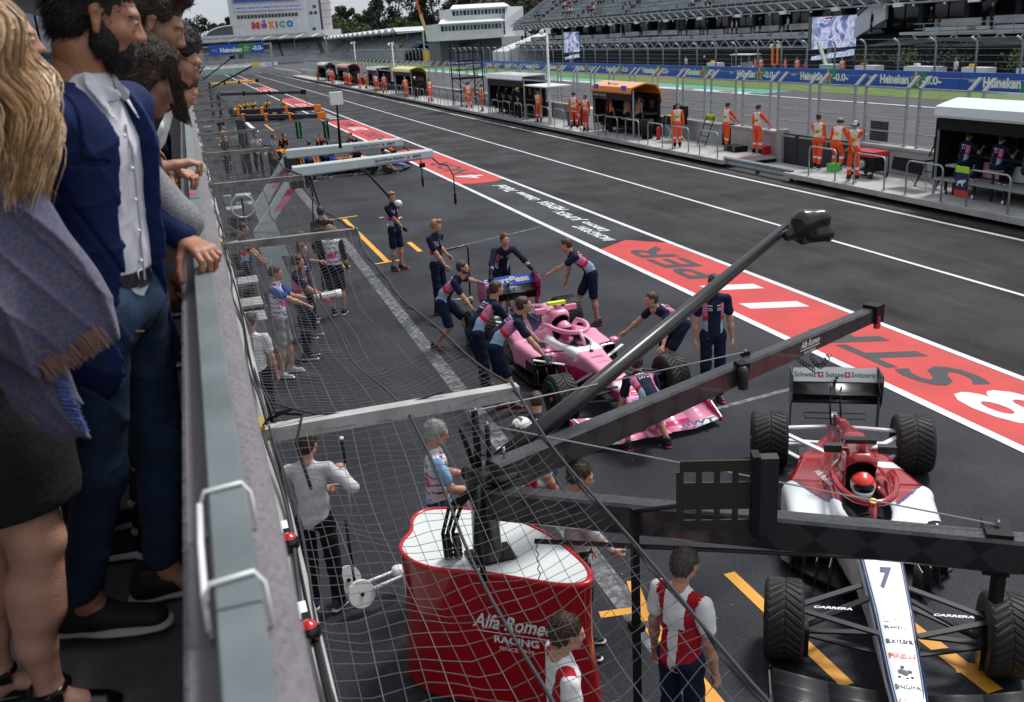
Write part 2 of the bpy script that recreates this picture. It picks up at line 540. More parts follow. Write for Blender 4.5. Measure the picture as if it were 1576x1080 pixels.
def skeleton(h=1.78, lean=0, side=0, twist=0, pelvis=None, lh=None, rh=None, lf=(-.1, 0, 0), rf=(.1, 0, 0), head=(0, 0), elbow=(0, -1, -.2), knee=(0, 1, 0), lelbow=None, relbow=None, lknee=None, rknee=None, crouch=0, spread=.18, chin=0):
    s = h / 1.78
    pz = (.95 - crouch) * s
    px = ((lf[0] + rf[0]) / 2, (lf[1] + rf[1]) / 2 - math.sin(rad(lean)) * .18 * s) if pelvis is None else pelvis
    pel = np.array([px[0], px[1], pelvis[2] if pelvis is not None and len(pelvis) > 2 else pz])
    le, sd = rad(lean), rad(side)
    up = _n([math.sin(sd), math.sin(le), math.cos(le) * math.cos(sd)])
    tw = rad(twist)
    rt = np.array([math.cos(tw), math.sin(tw), 0]); rt = _n(rt - up * rt.dot(up))
    fw = np.cross(up, rt)
    le2 = rad(lean * .45)
    up0 = _n([math.sin(sd * .5), math.sin(le2), math.cos(le2)])
    waist = pel + up0 * .16 * s
    chest = waist + up * .24 * s
    nb = waist + up * .385 * s
    sk = dict(s=s, pel=pel, up=up, rt=rt, fw=fw, waist=waist, chest=chest, nb=nb, up0=up0)
    hp = rad(head[1] + lean * .45); hy = rad(head[0] + twist)
    # head orientation: partly upright
    hf = np.array([-math.sin(hy) * math.cos(hp), math.cos(hy) * math.cos(hp), -math.sin(hp)])
    hup = _n(np.array([up[0] * .5, up[1] * .5, 1]))
    HB = basis(hf, hup)
    neck = nb + _n(up * .7 + np.array([0, 0, .5])) * .10 * s
    hc = neck + HB[:, 2] * .075 * s + HB[:, 1] * .035 * s
    sk.update(neck=neck, hc=hc, HB=HB)
    for S, hnd, ft, eh, kh in ((-1, lh, lf, lelbow, lknee), (1, rh, rf, relbow, rknee)):
        sh = nb + rt * S * spread * s - up * .055 * s
        eh = elbow if eh is None else eh; kh = knee if kh is None else kh
        eh = np.array(eh, float) + np.array([S * .35, 0, 0])
        if hnd is None: hnd = sh + np.array([S * .07, .04, -.545]) * s + up * 0
        e, wr = ik(sh, hnd, .285 * s, .255 * s, eh)
        hip = pel + rt * S * .09 * s
        an = np.array([ft[0], ft[1], (ft[2] if len(ft) > 2 else 0) + .085 * s])
        kn, an = ik(hip, an, .43 * s, .43 * s, np.array(kh, float) + np.array([S * .12, 0, 0]))
        n_ = 'L' if S < 0 else 'R'
        sk.update({n_ + 'sh': sh, n_ + 'el': e, n_ + 'wr': wr, n_ + 'hip': hip, n_ + 'kn': kn, n_ + 'an': an})
    return sk

def person(label, loc, rotz, pose=None, top='navy', top_mat=None, sleeve='short', bottom='shorts', bot_mat=None, skin=None, hair='short', hair_mat=None, cap=None, phones=False,
           vox=.013, hmode='relax', lhmode=None, rhmode=None, shoe_mat=None, sole_mat=None, foot_yaw=(8, -8), group=None, fat=1.07, vest=None, beard=False, gloves=None, gl=True, cat='person', belt=None, glasses=False, female=False):
    k = skeleton(**(pose or {}))
    s = k['s']; root = thing('person', label, cat, loc, rotz, group)
    skin = skin or SKIN; hair_mat = hair_mat or HAIRB; shoe_mat = shoe_mat or BLACK; sole_mat = sole_mat or WHITE
    fv = vox * .6
    pel, waist, chest, nb, rt, up, fw = [k[i] for i in ('pel', 'waist', 'chest', 'nb', 'rt', 'up', 'fw')]
    P = [rc(pel - rt * .05 * s, pel + rt * .05 * s, .08 * s, .08 * s), rc(pel, waist, .09 * s, .085 * s, flat=.8, vdir=fw), rc(waist, chest - up * .03 * s, .09 * s, .1 * s, flat=.65, vdir=fw), rc(nb - up * .03 * s, k['neck'], .055 * s, .052 * s), rc(k['neck'], k['hc'], .05 * s, .04 * s)]
    parts = []
    fr = []
    for n_, S, fy, hm in (('L', -1, foot_yaw[0], lhmode or hmode), ('R', 1, foot_yaw[1], rhmode or hmode)):
        sh, e, wr, hip, kn, an = [k[n_ + i] for i in ('sh', 'el', 'wr', 'hip', 'kn', 'an')]
        P += [rc(sh, e, .04 * s, .037 * s), rc(e, e + (wr - e) * .45, .039 * s, .037 * s), rc(e + (wr - e) * .4, wr, .037 * s, .025 * s),
              rc(hip, kn, .068 * s, .053 * s), rc(kn, kn + (an - kn) * .35, .05 * s, .055 * s), rc(kn + (an - kn) * .3, an, .055 * s, .034 * s), rc(nb - up * .04 * s, sh, .04 * s, .036 * s)]
        fd = _n(wr - e)
        pn = np.array([S * 1.0, 0, 0]) if abs(fd[2]) > .6 else np.array([0, 0, 1.])
        HBs = basis(fd, pn)
        parts.append(put(cached('hand', hm, fv, -S), HBs, wr + fd * .02 * s, s))
        yaw = rad(fy); sa = _n((kn - an) * np.array([1, 1, 0]) + 1e-6)
        ff = np.array([-math.sin(yaw), math.cos(yaw), 0])
        FB = np.stack([np.array([math.cos(yaw), math.sin(yaw), 0]), ff, np.array([0, 0, 1.])], 1)
        fr.append(put(cached('shoe', '', vox * .8), FB, an - np.array([0, 0, .085 * s]), s))
    bodym = sdf_mesh(P, vox, .03 * s)
    bodym = (bodym[0], bodym[1], np.zeros(len(bodym[1]), int))
    hd = put(cached('head', '', fv), k['HB'], k['hc'], s * .97)
    hands = [(v, f, np.full(len(f), 5 if gloves else 0)) for v, f, l in parts]
    body = geo('body', join([bodym, hd] + hands), [skin, LIP, EYEW, EYED, hair_mat, gloves or skin], root)
    if hair:
        V_, F_, _l = cached('hair', hair, fv); ho = geo('hair', put((V_, F_, _l), k['HB'], k['hc'], s * .97), [hair_mat], root, midx=np.zeros(len(F_), int))
        if vox < .0118:
            HB_ = k['HB']; q_ = 1 if vox < .01 else .6
            def fl_(P, n_):
                q = (P - k['hc']) @ HB_; tp = np.clip(q[:, 2:3] * 12, 0, 1); d = np.concatenate([q[:, :1] * 2, -.7 - 0 * tp, .5 * tp - .9 * (1 - tp)], 1) @ HB_.T
                return d - n_ * ((d * n_).sum(1, keepdims=True)) * .8 + n_ * .15
            blades('strands', ho, (V_ * s * .97) @ HB_.T + k['hc'], vnormals(V_, F_) @ HB_.T, fl_, int(5500 * q_), .03, .0012 / q_, hair_mat, 3, .18)
    if cap: geo('cap', put(cached('cap', '', fv), k['HB'], k['hc'], s), [cap], root, midx=np.zeros(len(cached('cap', '', fv)[1]), int))
    if phones: geo('headset', put(cached('phones', '', fv), k['HB'], k['hc'], s), [BLACK], root, midx=np.zeros(len(cached('phones', '', fv)[1]), int))
    if beard: geo('beard', put(sdf_mesh([el((0, .048, -.074), (.044, .043, .038)), el((.046, .02, -.055), (.022, .036, .036)), el((-.046, .02, -.055), (.022, .036, .036)), el((0, .1, -.035), (.03, .03, .034), op=1, k=.008)], fv, .02, noise=wob(.002, 160, 5)), k['HB'], k['hc'], s), [hair_mat], root, midx=None)
    if glasses:
        g = MB(); HB, hc = k['HB'], k['hc']
        W = lambda x, y, z: hc + HB @ (np.array([x, y, z]) * s)
        for sx in (-1, 1):
            pts = [W(sx * (.032 + .022 * math.cos(t)), .103, .004 + .016 * math.sin(t)) for t in np.linspace(0, 2 * PI, 13)]
            g.tube(pts, .0018, BLACK, 6, False); g.tube([W(sx * .054, .1, .01), W(sx * .078, .0, .012)], .0018, BLACK, 6)
        g.tube([W(-.01, .104, .006), W(.01, .104, .006)], .0018, BLACK, 6); g.build('glasses', root)
    # top
    sl = {'short': .62, 'long': 1.0}[sleeve]
    T = [rc(pel + k['up0'] * (.03 * s), waist, .118 * s * fat, .118 * s * fat, flat=.84, vdir=fw), rc(waist, chest, .122 * s * fat, .142 * s * max(1, fat * .95), flat=.74, vdir=fw), rc(pel + k['up0'] * .0 * s - rt * .045 * s, pel + k['up0'] * .0 * s + rt * .045 * s, .104 * s * fat, .104 * s * fat),
         rc(nb - up * .02 * s, nb + up * .025 * s, .072 * s, .058 * s, k=.03)]
    for n_, S in (('L', -1), ('R', 1)):
        sh, e, wr = k[n_ + 'sh'], k[n_ + 'el'], k[n_ + 'wr']
        T += [rc(nb - up * .04 * s, sh, .062 * s, .055 * s), rc(sh, sh + (e - sh) * sl, .058 * s, .052 * s if sl > .9 else .062 * s, 2 + (S > 0), k=.015)]
        if female: T += [el(chest + rt * S * .065 * s + fw * .085 * s - up * .01, .055 * s)]
        if sl > .9: T += [rc(e, e + (wr - e) * .97, .047 * s, .034 * s, 2 + (S > 0))]
    tm_ = sdf_mesh(T, vox, .035 * s, noise=wob(.0045, 24, 4))
    c = tm_[0][tm_[1]].mean(1); lb = tm_[2]
    wv = (c - pel) @ up / s; sv = (c - pel) @ rt / s; fv_ = (c - waist) @ fw / s
    mats, mi = top_paint(top, top_mat, lb, wv, sv, fv_, c)
    geo('shirt' if top not in ('marshal',) else 'overall_top', tm_, mats, root, midx=mi)
    if vest: pass
    # bottom
    bm = bot_mat or NAVY
    if bottom in ('shorts', 'trousers'):
        q = .86 if bottom == 'shorts' else 1
        B = [rc(pel - rt * .05 * s, pel + rt * .05 * s, .1 * s * fat, .1 * s * fat), rc(pel, pel + k['up0'] * .05 * s, .108 * s * fat, .106 * s * fat, flat=.85, vdir=fw)]
        for n_ in 'LR':
            hip, kn, an = k[n_ + 'hip'], k[n_ + 'kn'], k[n_ + 'an']
            if bottom == 'shorts': B += [rc(hip, hip + (kn - hip) * .9, .093 * s, .082 * s)]
            else: B += [rc(hip, kn, .092 * s, .072 * s), rc(kn, an + (kn - an) * .03, .072 * s, .062 * s)]
        bmsh = sdf_mesh(B, vox, .035 * s, noise=wob(.005, 22, 9))
        bmi = np.zeros(len(bmsh[1]), int)
        bl = [bm]
        if top == 'marshal':
            cz = bmsh[0][bmsh[1]].mean(1)[:, 2]; bmi = ((cz > .36) & (cz < .43)).astype(int); bl = [bm, WHITE]
            bmi[cz < .2] = 2; bl.append(BLACK)
        geo('shorts' if bottom == 'shorts' else 'trousers', bmsh, bl, root, midx=bmi)
    for f in fr: geo('shoe', f, [shoe_mat, sole_mat], root)
    if belt:
        b = MB(); n = 18; c0 = pel + k['up0'] * .05 * s; rings = []
        for dz in (-.02, .02):
            rings.append([tuple(c0 + k['up0'] * dz + rt * math.cos(t) * .122 * s * fat + np.cross(k['up0'], rt) * math.sin(t) * .104 * s * fat) for t in np.linspace(0, 2 * PI, n, endpoint=False)])
        b.loft(rings, belt, False); b.build('belt', root)
    return root, k

for _m in (SKIN, SKIN2): _m.node_tree.nodes['Principled BSDF'].inputs['Subsurface Weight'].default_value = .12; _m.node_tree.nodes['Principled BSDF'].inputs['Subsurface Scale'].default_value = .02
NAVY = fabric('navy_cloth', (0.008, 0.013, 0.035)); NAVYP = fabric('navy_shirt', (0.009, 0.015, 0.04)); PINKC = fabric('pink_cloth', (0.62, 0.2, 0.36)); REDC = fabric('red_cloth', (0.6, 0.03, 0.05)); SKYC = fabric('light_blue_cloth', (0.3, 0.45, 0.58))
WHITEC = fabric('white_cloth', (0.68, 0.68, 0.7), .06); BLACKC = fabric('black_cloth', (0.01, 0.01, 0.012)); GREYC = fabric('grey_cloth', (0.25, 0.25, 0.26)); MARSH = fabric('orange_overall', (0.8, 0.09, 0.025), .1); VESTC = fabric('pale_vest', (0.72, 0.62, 0.56), .1)
YELC = fabric('yellow_cloth', (.75, .5, .06)); JEAN = fabric('denim', (0.012, 0.03, 0.075)); ORC = fabric('orange_cloth', (.8, .22, .03)); DRED = fabric('deep_red_cloth', (.35, .01, .02)); ROYAL = fabric('royal_blue_cloth', (.02, .07, .3)); TEAL = fabric('teal_cloth', (.03, .25, .2)); CHECK = fabric('blue_shirt', (.22, .42, .68), .2)
HAIRB = mat('brown_hair', (0.05, 0.025, 0.014), 0.5, nscale=90, namt=.5, bump=.6, bscale=140); HAIRD = mat('dark_hair', (0.012, 0.008, 0.007), 0.4, nscale=90, namt=.5, bump=.6, bscale=140); HAIRL = mat('fair_hair', (0.35, 0.19, 0.08), 0.5, nscale=90, namt=.4, bump=.6, bscale=140); HAIRG = mat('grey_hair', (0.4, 0.4, 0.4), 0.5, nscale=90, namt=.3, bump=.6, bscale=140)
VPRINT = fabric('vest_print', (.25, .1, .3), .9); STRIPEP = fabric('hot_pink_cloth', (.75, .05, .25))

def top_paint(top, tm, lb, w, s, f, c):
    n = len(lb); mi = np.zeros(n, int); arm = lb >= 2
    a = np.abs(s)
    if top == 'rp':
        mats = [NAVYP, PINKC, REDC, SKYC, WHITEC]
        lim = .085 + .25 * np.clip(w - .2, 0, 1) * .1
        pan = (~arm) & (a > lim)
        slant = w + .35 * (a - .1)
        mi[pan & (slant > .27)] = 1; mi[pan & (slant <= .27) & (slant > .21)] = 2; mi[pan & (slant <= .21)] = 3
        mi[pan & (w > .45)] = 0
        t = (~arm) & (f < -.05) & (a < .075)
        mi[t & (w > .43) & (w < .46) & (np.sin(s * 320) > -.3)] = 4; mi[t & (w > .39) & (w < .412) & (np.sin(s * 260) > -.2)] = 1; mi[t & (w > .35) & (w < .37) & (np.sin(s * 300) > 0)] = 4
        t = (~arm) & (f > .05) & (a > .035) & (a < .085) & (w > .36) & (w < .43) & (np.sin(w * 300) > .2)
        mi[t] = 4
    elif top == 'marshal':
        mats = [MARSH, VESTC, YELC, BLACKC]
        v = (~arm) & (w > .1) & (a < .15)
        mi[v] = 1; mi[v & (w > .22) & (w < .34) & (a < .1)] = 2; mi[v & (a < .06) & (w > .25) & (w < .31) & (np.sin(s * 150) > 0)] = 3
    elif top == 'alfa':
        mats = [WHITEC, DRED, BLACKC]
        mi[(~arm) & (a > .085)] = 1; mi[(~arm) & (w < .12) & (a > .03)] = 1
        mi[(~arm) & (f < -.03) & (w < .3) & (w > .12) & (a > .04)] = 1
    elif top == 'bib':
        mats = [tm or ROYAL, WHITEC, STRIPEP, VPRINT]
        v = (~arm) & (w > .08); mi[v] = 1
        nz = np.sin(c[:, 0] * 60 + 3 * np.sin(c[:, 2] * 45)) + np.sin(c[:, 2] * 70)
        mi[v & (nz > .7)] = 3; mi[v & (w > .2) & (w < .3) & (a < .09)] = 2
    elif top == 'renault':
        mats = [BLACKC, YELC]; mi[(~arm) & (a > .09)] = 1; mi[(w > .42)] = 1
    elif top == 'mcl':
        mats = [tm or BLACKC, ORC]; mi[(~arm) & (a > .1)] = 1
    elif top == 'polo_stripe':
        mats = [NAVY, REDC]; mi[(w > .02) & (w < .055)] = 1
    else:
        mats = [tm or NAVYP]
    return mats, mi

def wtarget(loc, rotz, p):
    """world point -> local point of a figure standing at loc"""
    d = np.array(p, float) - np.array([loc[0], loc[1], loc[2] if len(loc) > 2 else 0]); c, s_ = math.cos(-rotz), math.sin(-rotz)
    return (d[0] * c - d[1] * s_, d[0] * s_ + d[1] * c, d[2])
def face(dx, dy): return math.atan2(dy, dx) - PI / 2

def lean_to(hx, hy, hz, foot, rz, **kw):
    """find lean and height that bring the head centre to a world point"""
    h, ln = 1.8, 15.0; loc = [foot[0], hy, foot[2]]
    for _ in range(25):
        k = skeleton(h=h, lean=ln, **kw); c, s_ = math.cos(rz), math.sin(rz); p = k['hc']; X = p[0] * c - p[1] * s_; Y = p[0] * s_ + p[1] * c
        ln += (hx - loc[0] - X) * 55; ln = min(max(ln, 0), 45); h *= 1 + (hz - loc[2] - p[2]) * .5; loc[1] = hy - Y
    return tuple(loc), h, ln

def blades(name, parent, V, N, flow, n, ln, wd, m, seed=1, jit=.25, curl=0):
    """short hair blades growing from surface points V (normals N), combed along flow(V)"""
    r = np.random.RandomState(seed); ix = r.randint(len(V), size=n); P = V[ix] - N[ix] * .002; D = flow(P, N[ix]) + r.randn(n, 3) * jit; D /= np.linalg.norm(D, axis=1)[:, None] + 1e-9
    D2 = D - N[ix] * .45; D2 /= np.linalg.norm(D2, axis=1)[:, None]; S = np.cross(D, N[ix] + r.randn(n, 3) * .3); S /= np.linalg.norm(S, axis=1)[:, None] + 1e-9
    L = ln * (.6 + .8 * r.rand(n, 1)); W = wd * (.6 + .8 * r.rand(n, 1)); A = P; B = P + D * L * .5; C = B + D2 * L * .5
    Q = np.stack([A - S * W, A + S * W, B - S * W * .8, B + S * W * .8, C], 1).reshape(-1, 3); F = []
    i = np.arange(n) * 5
    F = np.concatenate([np.stack([i, i + 1, i + 3], 1), np.stack([i, i + 3, i + 2], 1), np.stack([i + 2, i + 3, i + 4], 1)])
    return tag(link(name, np_mesh(name, Q, F, [m]), parent), kind='stuff')
def vnormals(V, F):
    n_ = np.cross(V[F[:, 2]] - V[F[:, 0]], V[F[:, 3]] - V[F[:, 1]]); N = np.zeros_like(V)
    for j in range(4): np.add.at(N, F[:, j], n_)
    return N / (np.linalg.norm(N, axis=1)[:, None] + 1e-12)
# ================================================================ GROUND
def asphalt(name, col, col2, streak=True, rough=(.5, .8), grain=.6, sx=.35, sy=.05):
    m = bpy.data.materials.new(name); m.use_nodes = True
    t = m.node_tree; b = t.nodes['Principled BSDF']; L = t.links.new
    tc = t.nodes.new('ShaderNodeTexCoord')
    mp = t.nodes.new('ShaderNodeMapping'); mp.inputs['Scale'].default_value = (sx, sy, 1); L(tc.outputs['Object'], mp.inputs[0])
    n1 = t.nodes.new('ShaderNodeTexNoise'); n1.inputs['Scale'].default_value = 2.6; n1.inputs['Detail'].default_value = 9; n1.inputs['Roughness'].default_value = .68; L(mp.outputs[0], n1.inputs[0])
    r1 = t.nodes.new('ShaderNodeValToRGB'); r1.color_ramp.elements[0].position = .42; r1.color_ramp.elements[1].position = .68
    r1.color_ramp.elements[0].color = (*col, 1); r1.color_ramp.elements[1].color = (*col2, 1); L(n1.outputs[0], r1.inputs[0])
    v = t.nodes.new('ShaderNodeTexNoise'); v.inputs['Scale'].default_value = 75; v.inputs['Detail'].default_value = 2; L(tc.outputs['Object'], v.inputs[0])
    r2 = t.nodes.new('ShaderNodeMapRange'); r2.inputs[1].default_value = .35; r2.inputs[2].default_value = .75; r2.inputs[3].default_value = 1 - grain; r2.inputs[4].default_value = 1 + grain * 1.3; L(v.outputs[0], r2.inputs[0])
    mx = t.nodes.new('ShaderNodeVectorMath'); mx.operation = 'SCALE'; L(r1.outputs[0], mx.inputs[0]); L(r2.outputs[0], mx.inputs['Scale']); L(mx.outputs[0], b.inputs['Base Color'])
    bp = t.nodes.new('ShaderNodeBump'); bp.inputs['Strength'].default_value = .55; bp.inputs['Distance'].default_value = .006; L(v.outputs[0], bp.inputs['Height']); L(bp.outputs[0], b.inputs['Normal'])
    n3 = t.nodes.new('ShaderNodeTexNoise'); n3.inputs['Scale'].default_value = .5; n3.inputs['Detail'].default_value = 5; L(tc.outputs['Object'], n3.inputs[0])
    r3 = t.nodes.new('ShaderNodeMapRange'); r3.inputs[1].default_value = .35; r3.inputs[2].default_value = .65; r3.inputs[3].default_value = rough[0]; r3.inputs[4].default_value = rough[1]; L(n3.outputs[0], r3.inputs[0]); L(r3.outputs[0], b.inputs['Roughness']); b.inputs['Specular IOR Level'].default_value = .22
    return m

def worn(name, col, under, scale=9, lo=.36, hi=.44, rough=.6):
    """paint worn through to the asphalt in places"""
    m = bpy.data.materials.new(name); m.use_nodes = True
    t = m.node_tree; b = t.nodes['Principled BSDF']; L = t.links.new
    tc = t.nodes.new('ShaderNodeTexCoord')
    n1 = t.nodes.new('ShaderNodeTexNoise'); n1.inputs['Scale'].default_value = scale; n1.inputs['Detail'].default_value = 8; n1.inputs['Roughness'].default_value = .75; L(tc.outputs['Object'], n1.inputs[0])
    r = t.nodes.new('ShaderNodeValToRGB'); r.color_ramp.elements[0].position = lo; r.color_ramp.elements[1].position = hi
    r.color_ramp.elements[0].color = (*under, 1); r.color_ramp.elements[1].color = (*col, 1)
    L(n1.outputs[0], r.inputs[0])
    n2 = t.nodes.new('ShaderNodeTexNoise'); n2.inputs['Scale'].default_value = 1.2; n2.inputs['Detail'].default_value = 6; L(tc.outputs['Object'], n2.inputs[0])
    r2 = t.nodes.new('ShaderNodeMapRange'); r2.inputs[1].default_value = .3; r2.inputs[2].default_value = .7; r2.inputs[3].default_value = .84; r2.inputs[4].default_value = 1.12; L(n2.outputs[0], r2.inputs[0])
    mx = t.nodes.new('ShaderNodeVectorMath'); mx.operation = 'SCALE'; L(r.outputs[0], mx.inputs[0]); L(r2.outputs[0], mx.inputs['Scale'])
    L(mx.outputs[0], b.inputs['Base Color']); b.inputs['Roughness'].default_value = rough
    return m

A_APRON = asphalt('apron_asphalt', (.016, .018, .025), (.024, .026, .034))
A_LANE = asphalt('lane_asphalt', (.009, .008, .011), (.030, .025, .025), sx=.9, sy=.14)
A_TRACK = asphalt('track_asphalt', (.06, .058, .065), (.085, .082, .09), grain=.25, sx=.3, sy=.05)
A_GROUND = asphalt('outer_ground', (.06, .06, .062), (.085, .083, .08), grain=.2)
A_LOGO = asphalt('dark_logo_bed', (.026, .028, .034), (.036, .038, .046))
P_WHITE = worn('white_line_paint', (.62, .64, .66), (.25, .26, .27), 6, .25, .38)
P_WORN = worn('worn_line_paint', (.2, .21, .22), (.05, .053, .06), 7, .45, .6)
P_RED = worn('red_strip_paint', (.50, .022, .020), (.42, .04, .035), 3, .25, .5)
P_YEL = worn('yellow_line_paint', (.72, .33, .03), (.4, .2, .03), 8, .25, .36)
TYM = worn('tyre_mark_rubber', (.008, .008, .01), (.022, .022, .026), 2.5, .35, .6, .5)
P_BLK = worn('black_letter_paint', (.02, .022, .03), (.08, .03, .03), 9, .2, .3)

def sheet(name, x0, x1, y0, y1, z, m, poly=None):
    b = MB()
    if poly: b.add([(p[0], p[1], z) for p in poly], [tuple(range(len(poly)))], m)
    else: b.quad((x0, y0, z), (x1, y0, z), (x1, y1, z), (x0, y1, z), m)
    return tag(b.build(name), kind='structure')

sheet('ground', -600, 900, -60, 1600, 0, A_GROUND)
sheet('pit_apron', -.3, 8.82, -8, 400, .004, A_APRON)
sheet('pit_lane', 8.82, 18.6, -8, 400, .0045, A_LANE)
sheet('race_track', 20.7, 41.3, -8, 900, .004, A_TRACK)
for nm, x, w_ in (('white_line_inner', 8.86, .15), ('white_line_strip', 10.68, .13), ('white_line_lane', 13.95, .1), ('white_line_outer', 17.34, .13)):
    sheet(nm, x - w_ / 2, x + w_ / 2, -8, 300, .0125, P_WHITE)
sheet('track_edge_line', 37.8, 38.02, -8, 600, .008, P_WHITE)
sheet('track_near_line', 22.6, 22.75, 42, 400, .008, P_WHITE)
GRASS = mat('grass', (.09, .15, .018), .9, nscale=1.2, namt=.35, bump=.8, bscale=60)
gr = sheet('grass_verge', 41.3, 46.4, -8, 300, .02, GRASS)
# red and white kerb past the grass, seen through the fence
kb = MB()
for i in range(60):
    kb.box((38.3, 62 + i * 2.0, .02), (.6, 1.98, .03), RED if i % 3 == 1 else WHITE)
tag(kb.build('track_kerb'), kind='structure')
sheet('green_runoff', 38.7, 41.2, 60, 190, .012, mat('green_runoff_paint', (.05, .3, .2), .7))
# red strips with the pit box numbers
def red_seg(y0, y1, k0=1, k1=1):
    sheet('red_strip', 0, 0, 0, 0, .0085, P_RED, poly=[(8.94, y0 + (.35 if k0 else 0)), (9.3, y0), (10.2, y0), (10.61, y0 + (.35 if k0 else 0)), (10.61, y1 - .9 * k1), (9.9, y1), (8.94, y1 - 0.65 * k1)])
red_seg(-2, 21.35); red_seg(33.1, 46.2); red_seg(50, 68.5); red_seg(86, 104); red_seg(117, 140); red_seg(158, 185)
sheet('strip_logo_bed', 8.94, 10.61, 21.4, 33.0, .0065, A_LOGO)
def strip_text(name, txt, x, y, wy, hx, m, bold=.03, shear=-.25):
    """letters read from the lane side: run along +Y, top towards -X"""
    o = text(txt, (x, y, .0125), (0, 1, 0), (-1, 0, 0), wy, hx, m, None, name, bold, 0)
    V = o.data.vertices
    for v in V: v.co.y += (v.co.x - x) * shear * 1.6
    return tag(o, kind='structure')
BG = .02
strip_text('number_marking', '11', 9.78, 15.35, 1.9, 1.0, P_WHITE, BG)
strip_text('name_marking', 'PER', 9.78, 18.7, 3.5, .8, P_BLK, BG)
strip_text('number_marking', '18', 9.78, 8.5, 2.3, 1.0, P_WHITE, BG)
strip_text('name_marking', 'STR', 9.78, 11.6, 3.4, .9, P_BLK, BG)
strip_text('number_marking', '4', 9.78, 34.9, 1.0, .95, P_WHITE, BG)
strip_text('name_marking', 'NOR', 9.78, 38.0, 4.4, .9, P_BLK, BG)
strip_text('number_marking', '55', 9.78, 43.6, 1.7, .9, P_WHITE, BG)
strip_text('number_marking', '8', 9.78, 51.6, 1.5, .95, P_WHITE, BG)
strip_text('name_marking', 'GRO', 9.78, 55.4, 4.2, .9, P_BLK, BG)
strip_text('number_marking', '20', 9.78, 60.2, 2.4, .95, P_WHITE, BG)
strip_text('name_marking', 'MAG', 9.78, 64.6, 4.0, .9, P_BLK, BG)
strip_text('number_marking', '3 27', 9.78, 90, 5, .9, P_WHITE, BG); strip_text('name_marking', 'RIC HUL', 9.78, 97, 7, .8, P_BLK, BG); strip_text('number_marking', '26 23', 9.78, 126, 8, .9, P_WHITE, BG)
for nm, tx, x, y, wy, hx in (('sponsor_marking', 'Telcel', 10.0, 31.3, 1.7, .45), ('sponsor_marking', 'Citibanamex', 10.05, 29.3, 1.9, .34), ('sponsor_marking', 'HEMSA', 10.1, 27.1, 1.8, .4), ('sponsor_marking', 'JUMEX', 9.95, 25.2, 1.7, .42), ('sponsor_marking', 'Lenovo', 9.9, 23.4, 1.5, .3), ('sponsor_marking', 'RACING POINT', 9.55, 22.6, 2.2, .3)):
    strip_text(nm, tx, x, y, wy, hx, P_WHITE, .03)
for y in (70.5, 72.5, 74.8, 77, 80):
    strip_text('sponsor_marking', 'CLARO', 9.8, y, 1.3, .7, P_WHITE, .05)
# pit box paint
def stripe(name, a, b, w_, m, z=.0085):
    a = np.array(a, float); b = np.array(b, float); d = _n(b - a); n_ = np.array([-d[1], d[0]]) * w_ / 2
    return sheet(name, 0, 0, 0, 0, z, m, poly=[a - n_, b - n_, b + n_, a + n_])
YL = [((3.98, 28.9), (4.0, 22.3), .13), ((3.55, 29.05), (4.45, 29.2), .11), ((3.65, 22.25), (4.3, 22.35), .1), ((5.25, 26.2), (5.0, 27.1), .12), ((5.0, 27.15), (5.6, 28.15), .1), ((4.98, 28.4), (5.12, 28.45), .1), ((4.98, 24.3), (4.98, 23.0), .13),
      ((2.88, 24.0), (2.9, 22.4), .13), ((2.78, 22.38), (3.1, 22.38), .1), ((2.85, 6.86), (3.3, 6.78), .1), ((3.36, 7.25), (3.2, 6.6), .11), ((3.2, 6.5), (3.2, 4.3), .16), ((4.28, 7.0), (4.28, 5.2), .12), ((5.25, 5.9), (5.27, 4.7), .15), ((5.2, 5.05), (5.75, 4.72), .14), ((4.1, 4.55), (5.6, 4.5), .12),
      ((4.9, 70.2), (4.95, 64.2), .12), ((4.9, 70.2), (5.9, 70.2), .12), ((2.9, 27.5), (3.5, 28.9), .1)]
for i_, (a, b_, w_) in enumerate(YL): stripe('yellow_marking', a, b_, w_, P_YEL, .0085 + .0012 * (i_ % 4))
stripe('worn_white_line', (3.45, 60), (3.4, 24), .3, P_WORN, .0065); stripe('worn_white_line', (3.4, 24), (3.1, 3), .24, P_WORN, .0065)
stripe('white_marking', (3.85, 74), (3.95, 64.5), .25, P_WHITE)
stripe('seam', (3.9, 31.4), (8.7, 31.5), .04, P_WORN, .0065); stripe('seam', (5.6, 22.9), (8.7, 24.2), .07, P_WORN, .0065); stripe('seam', (5.6, 10.6), (8.6, 11.0), .09, P_WORN, .0065)
stripe('joint', (4.0, 54), (8.8, 54.4), .07, P_WORN, .0065)

fl_ = MB(); r_ = np.random.RandomState(12)
for i in range(170):
    x, y, s_ = r_.uniform(.6, 17), 3 + 30 * r_.rand() ** 1.4, r_.uniform(.004, .013); a_ = r_.rand() * 6
    fl_.add([(x + s_ * math.cos(a_ + t), y + s_ * math.sin(a_ + t) * .6, .0165) for t in (0, 2, 4)], [(0, 1, 2)], P_WHITE)
tag(fl_.build('litter_specks'), 'scattered pale specks of grit on the pit lane asphalt', 'litter', kind='stuff')
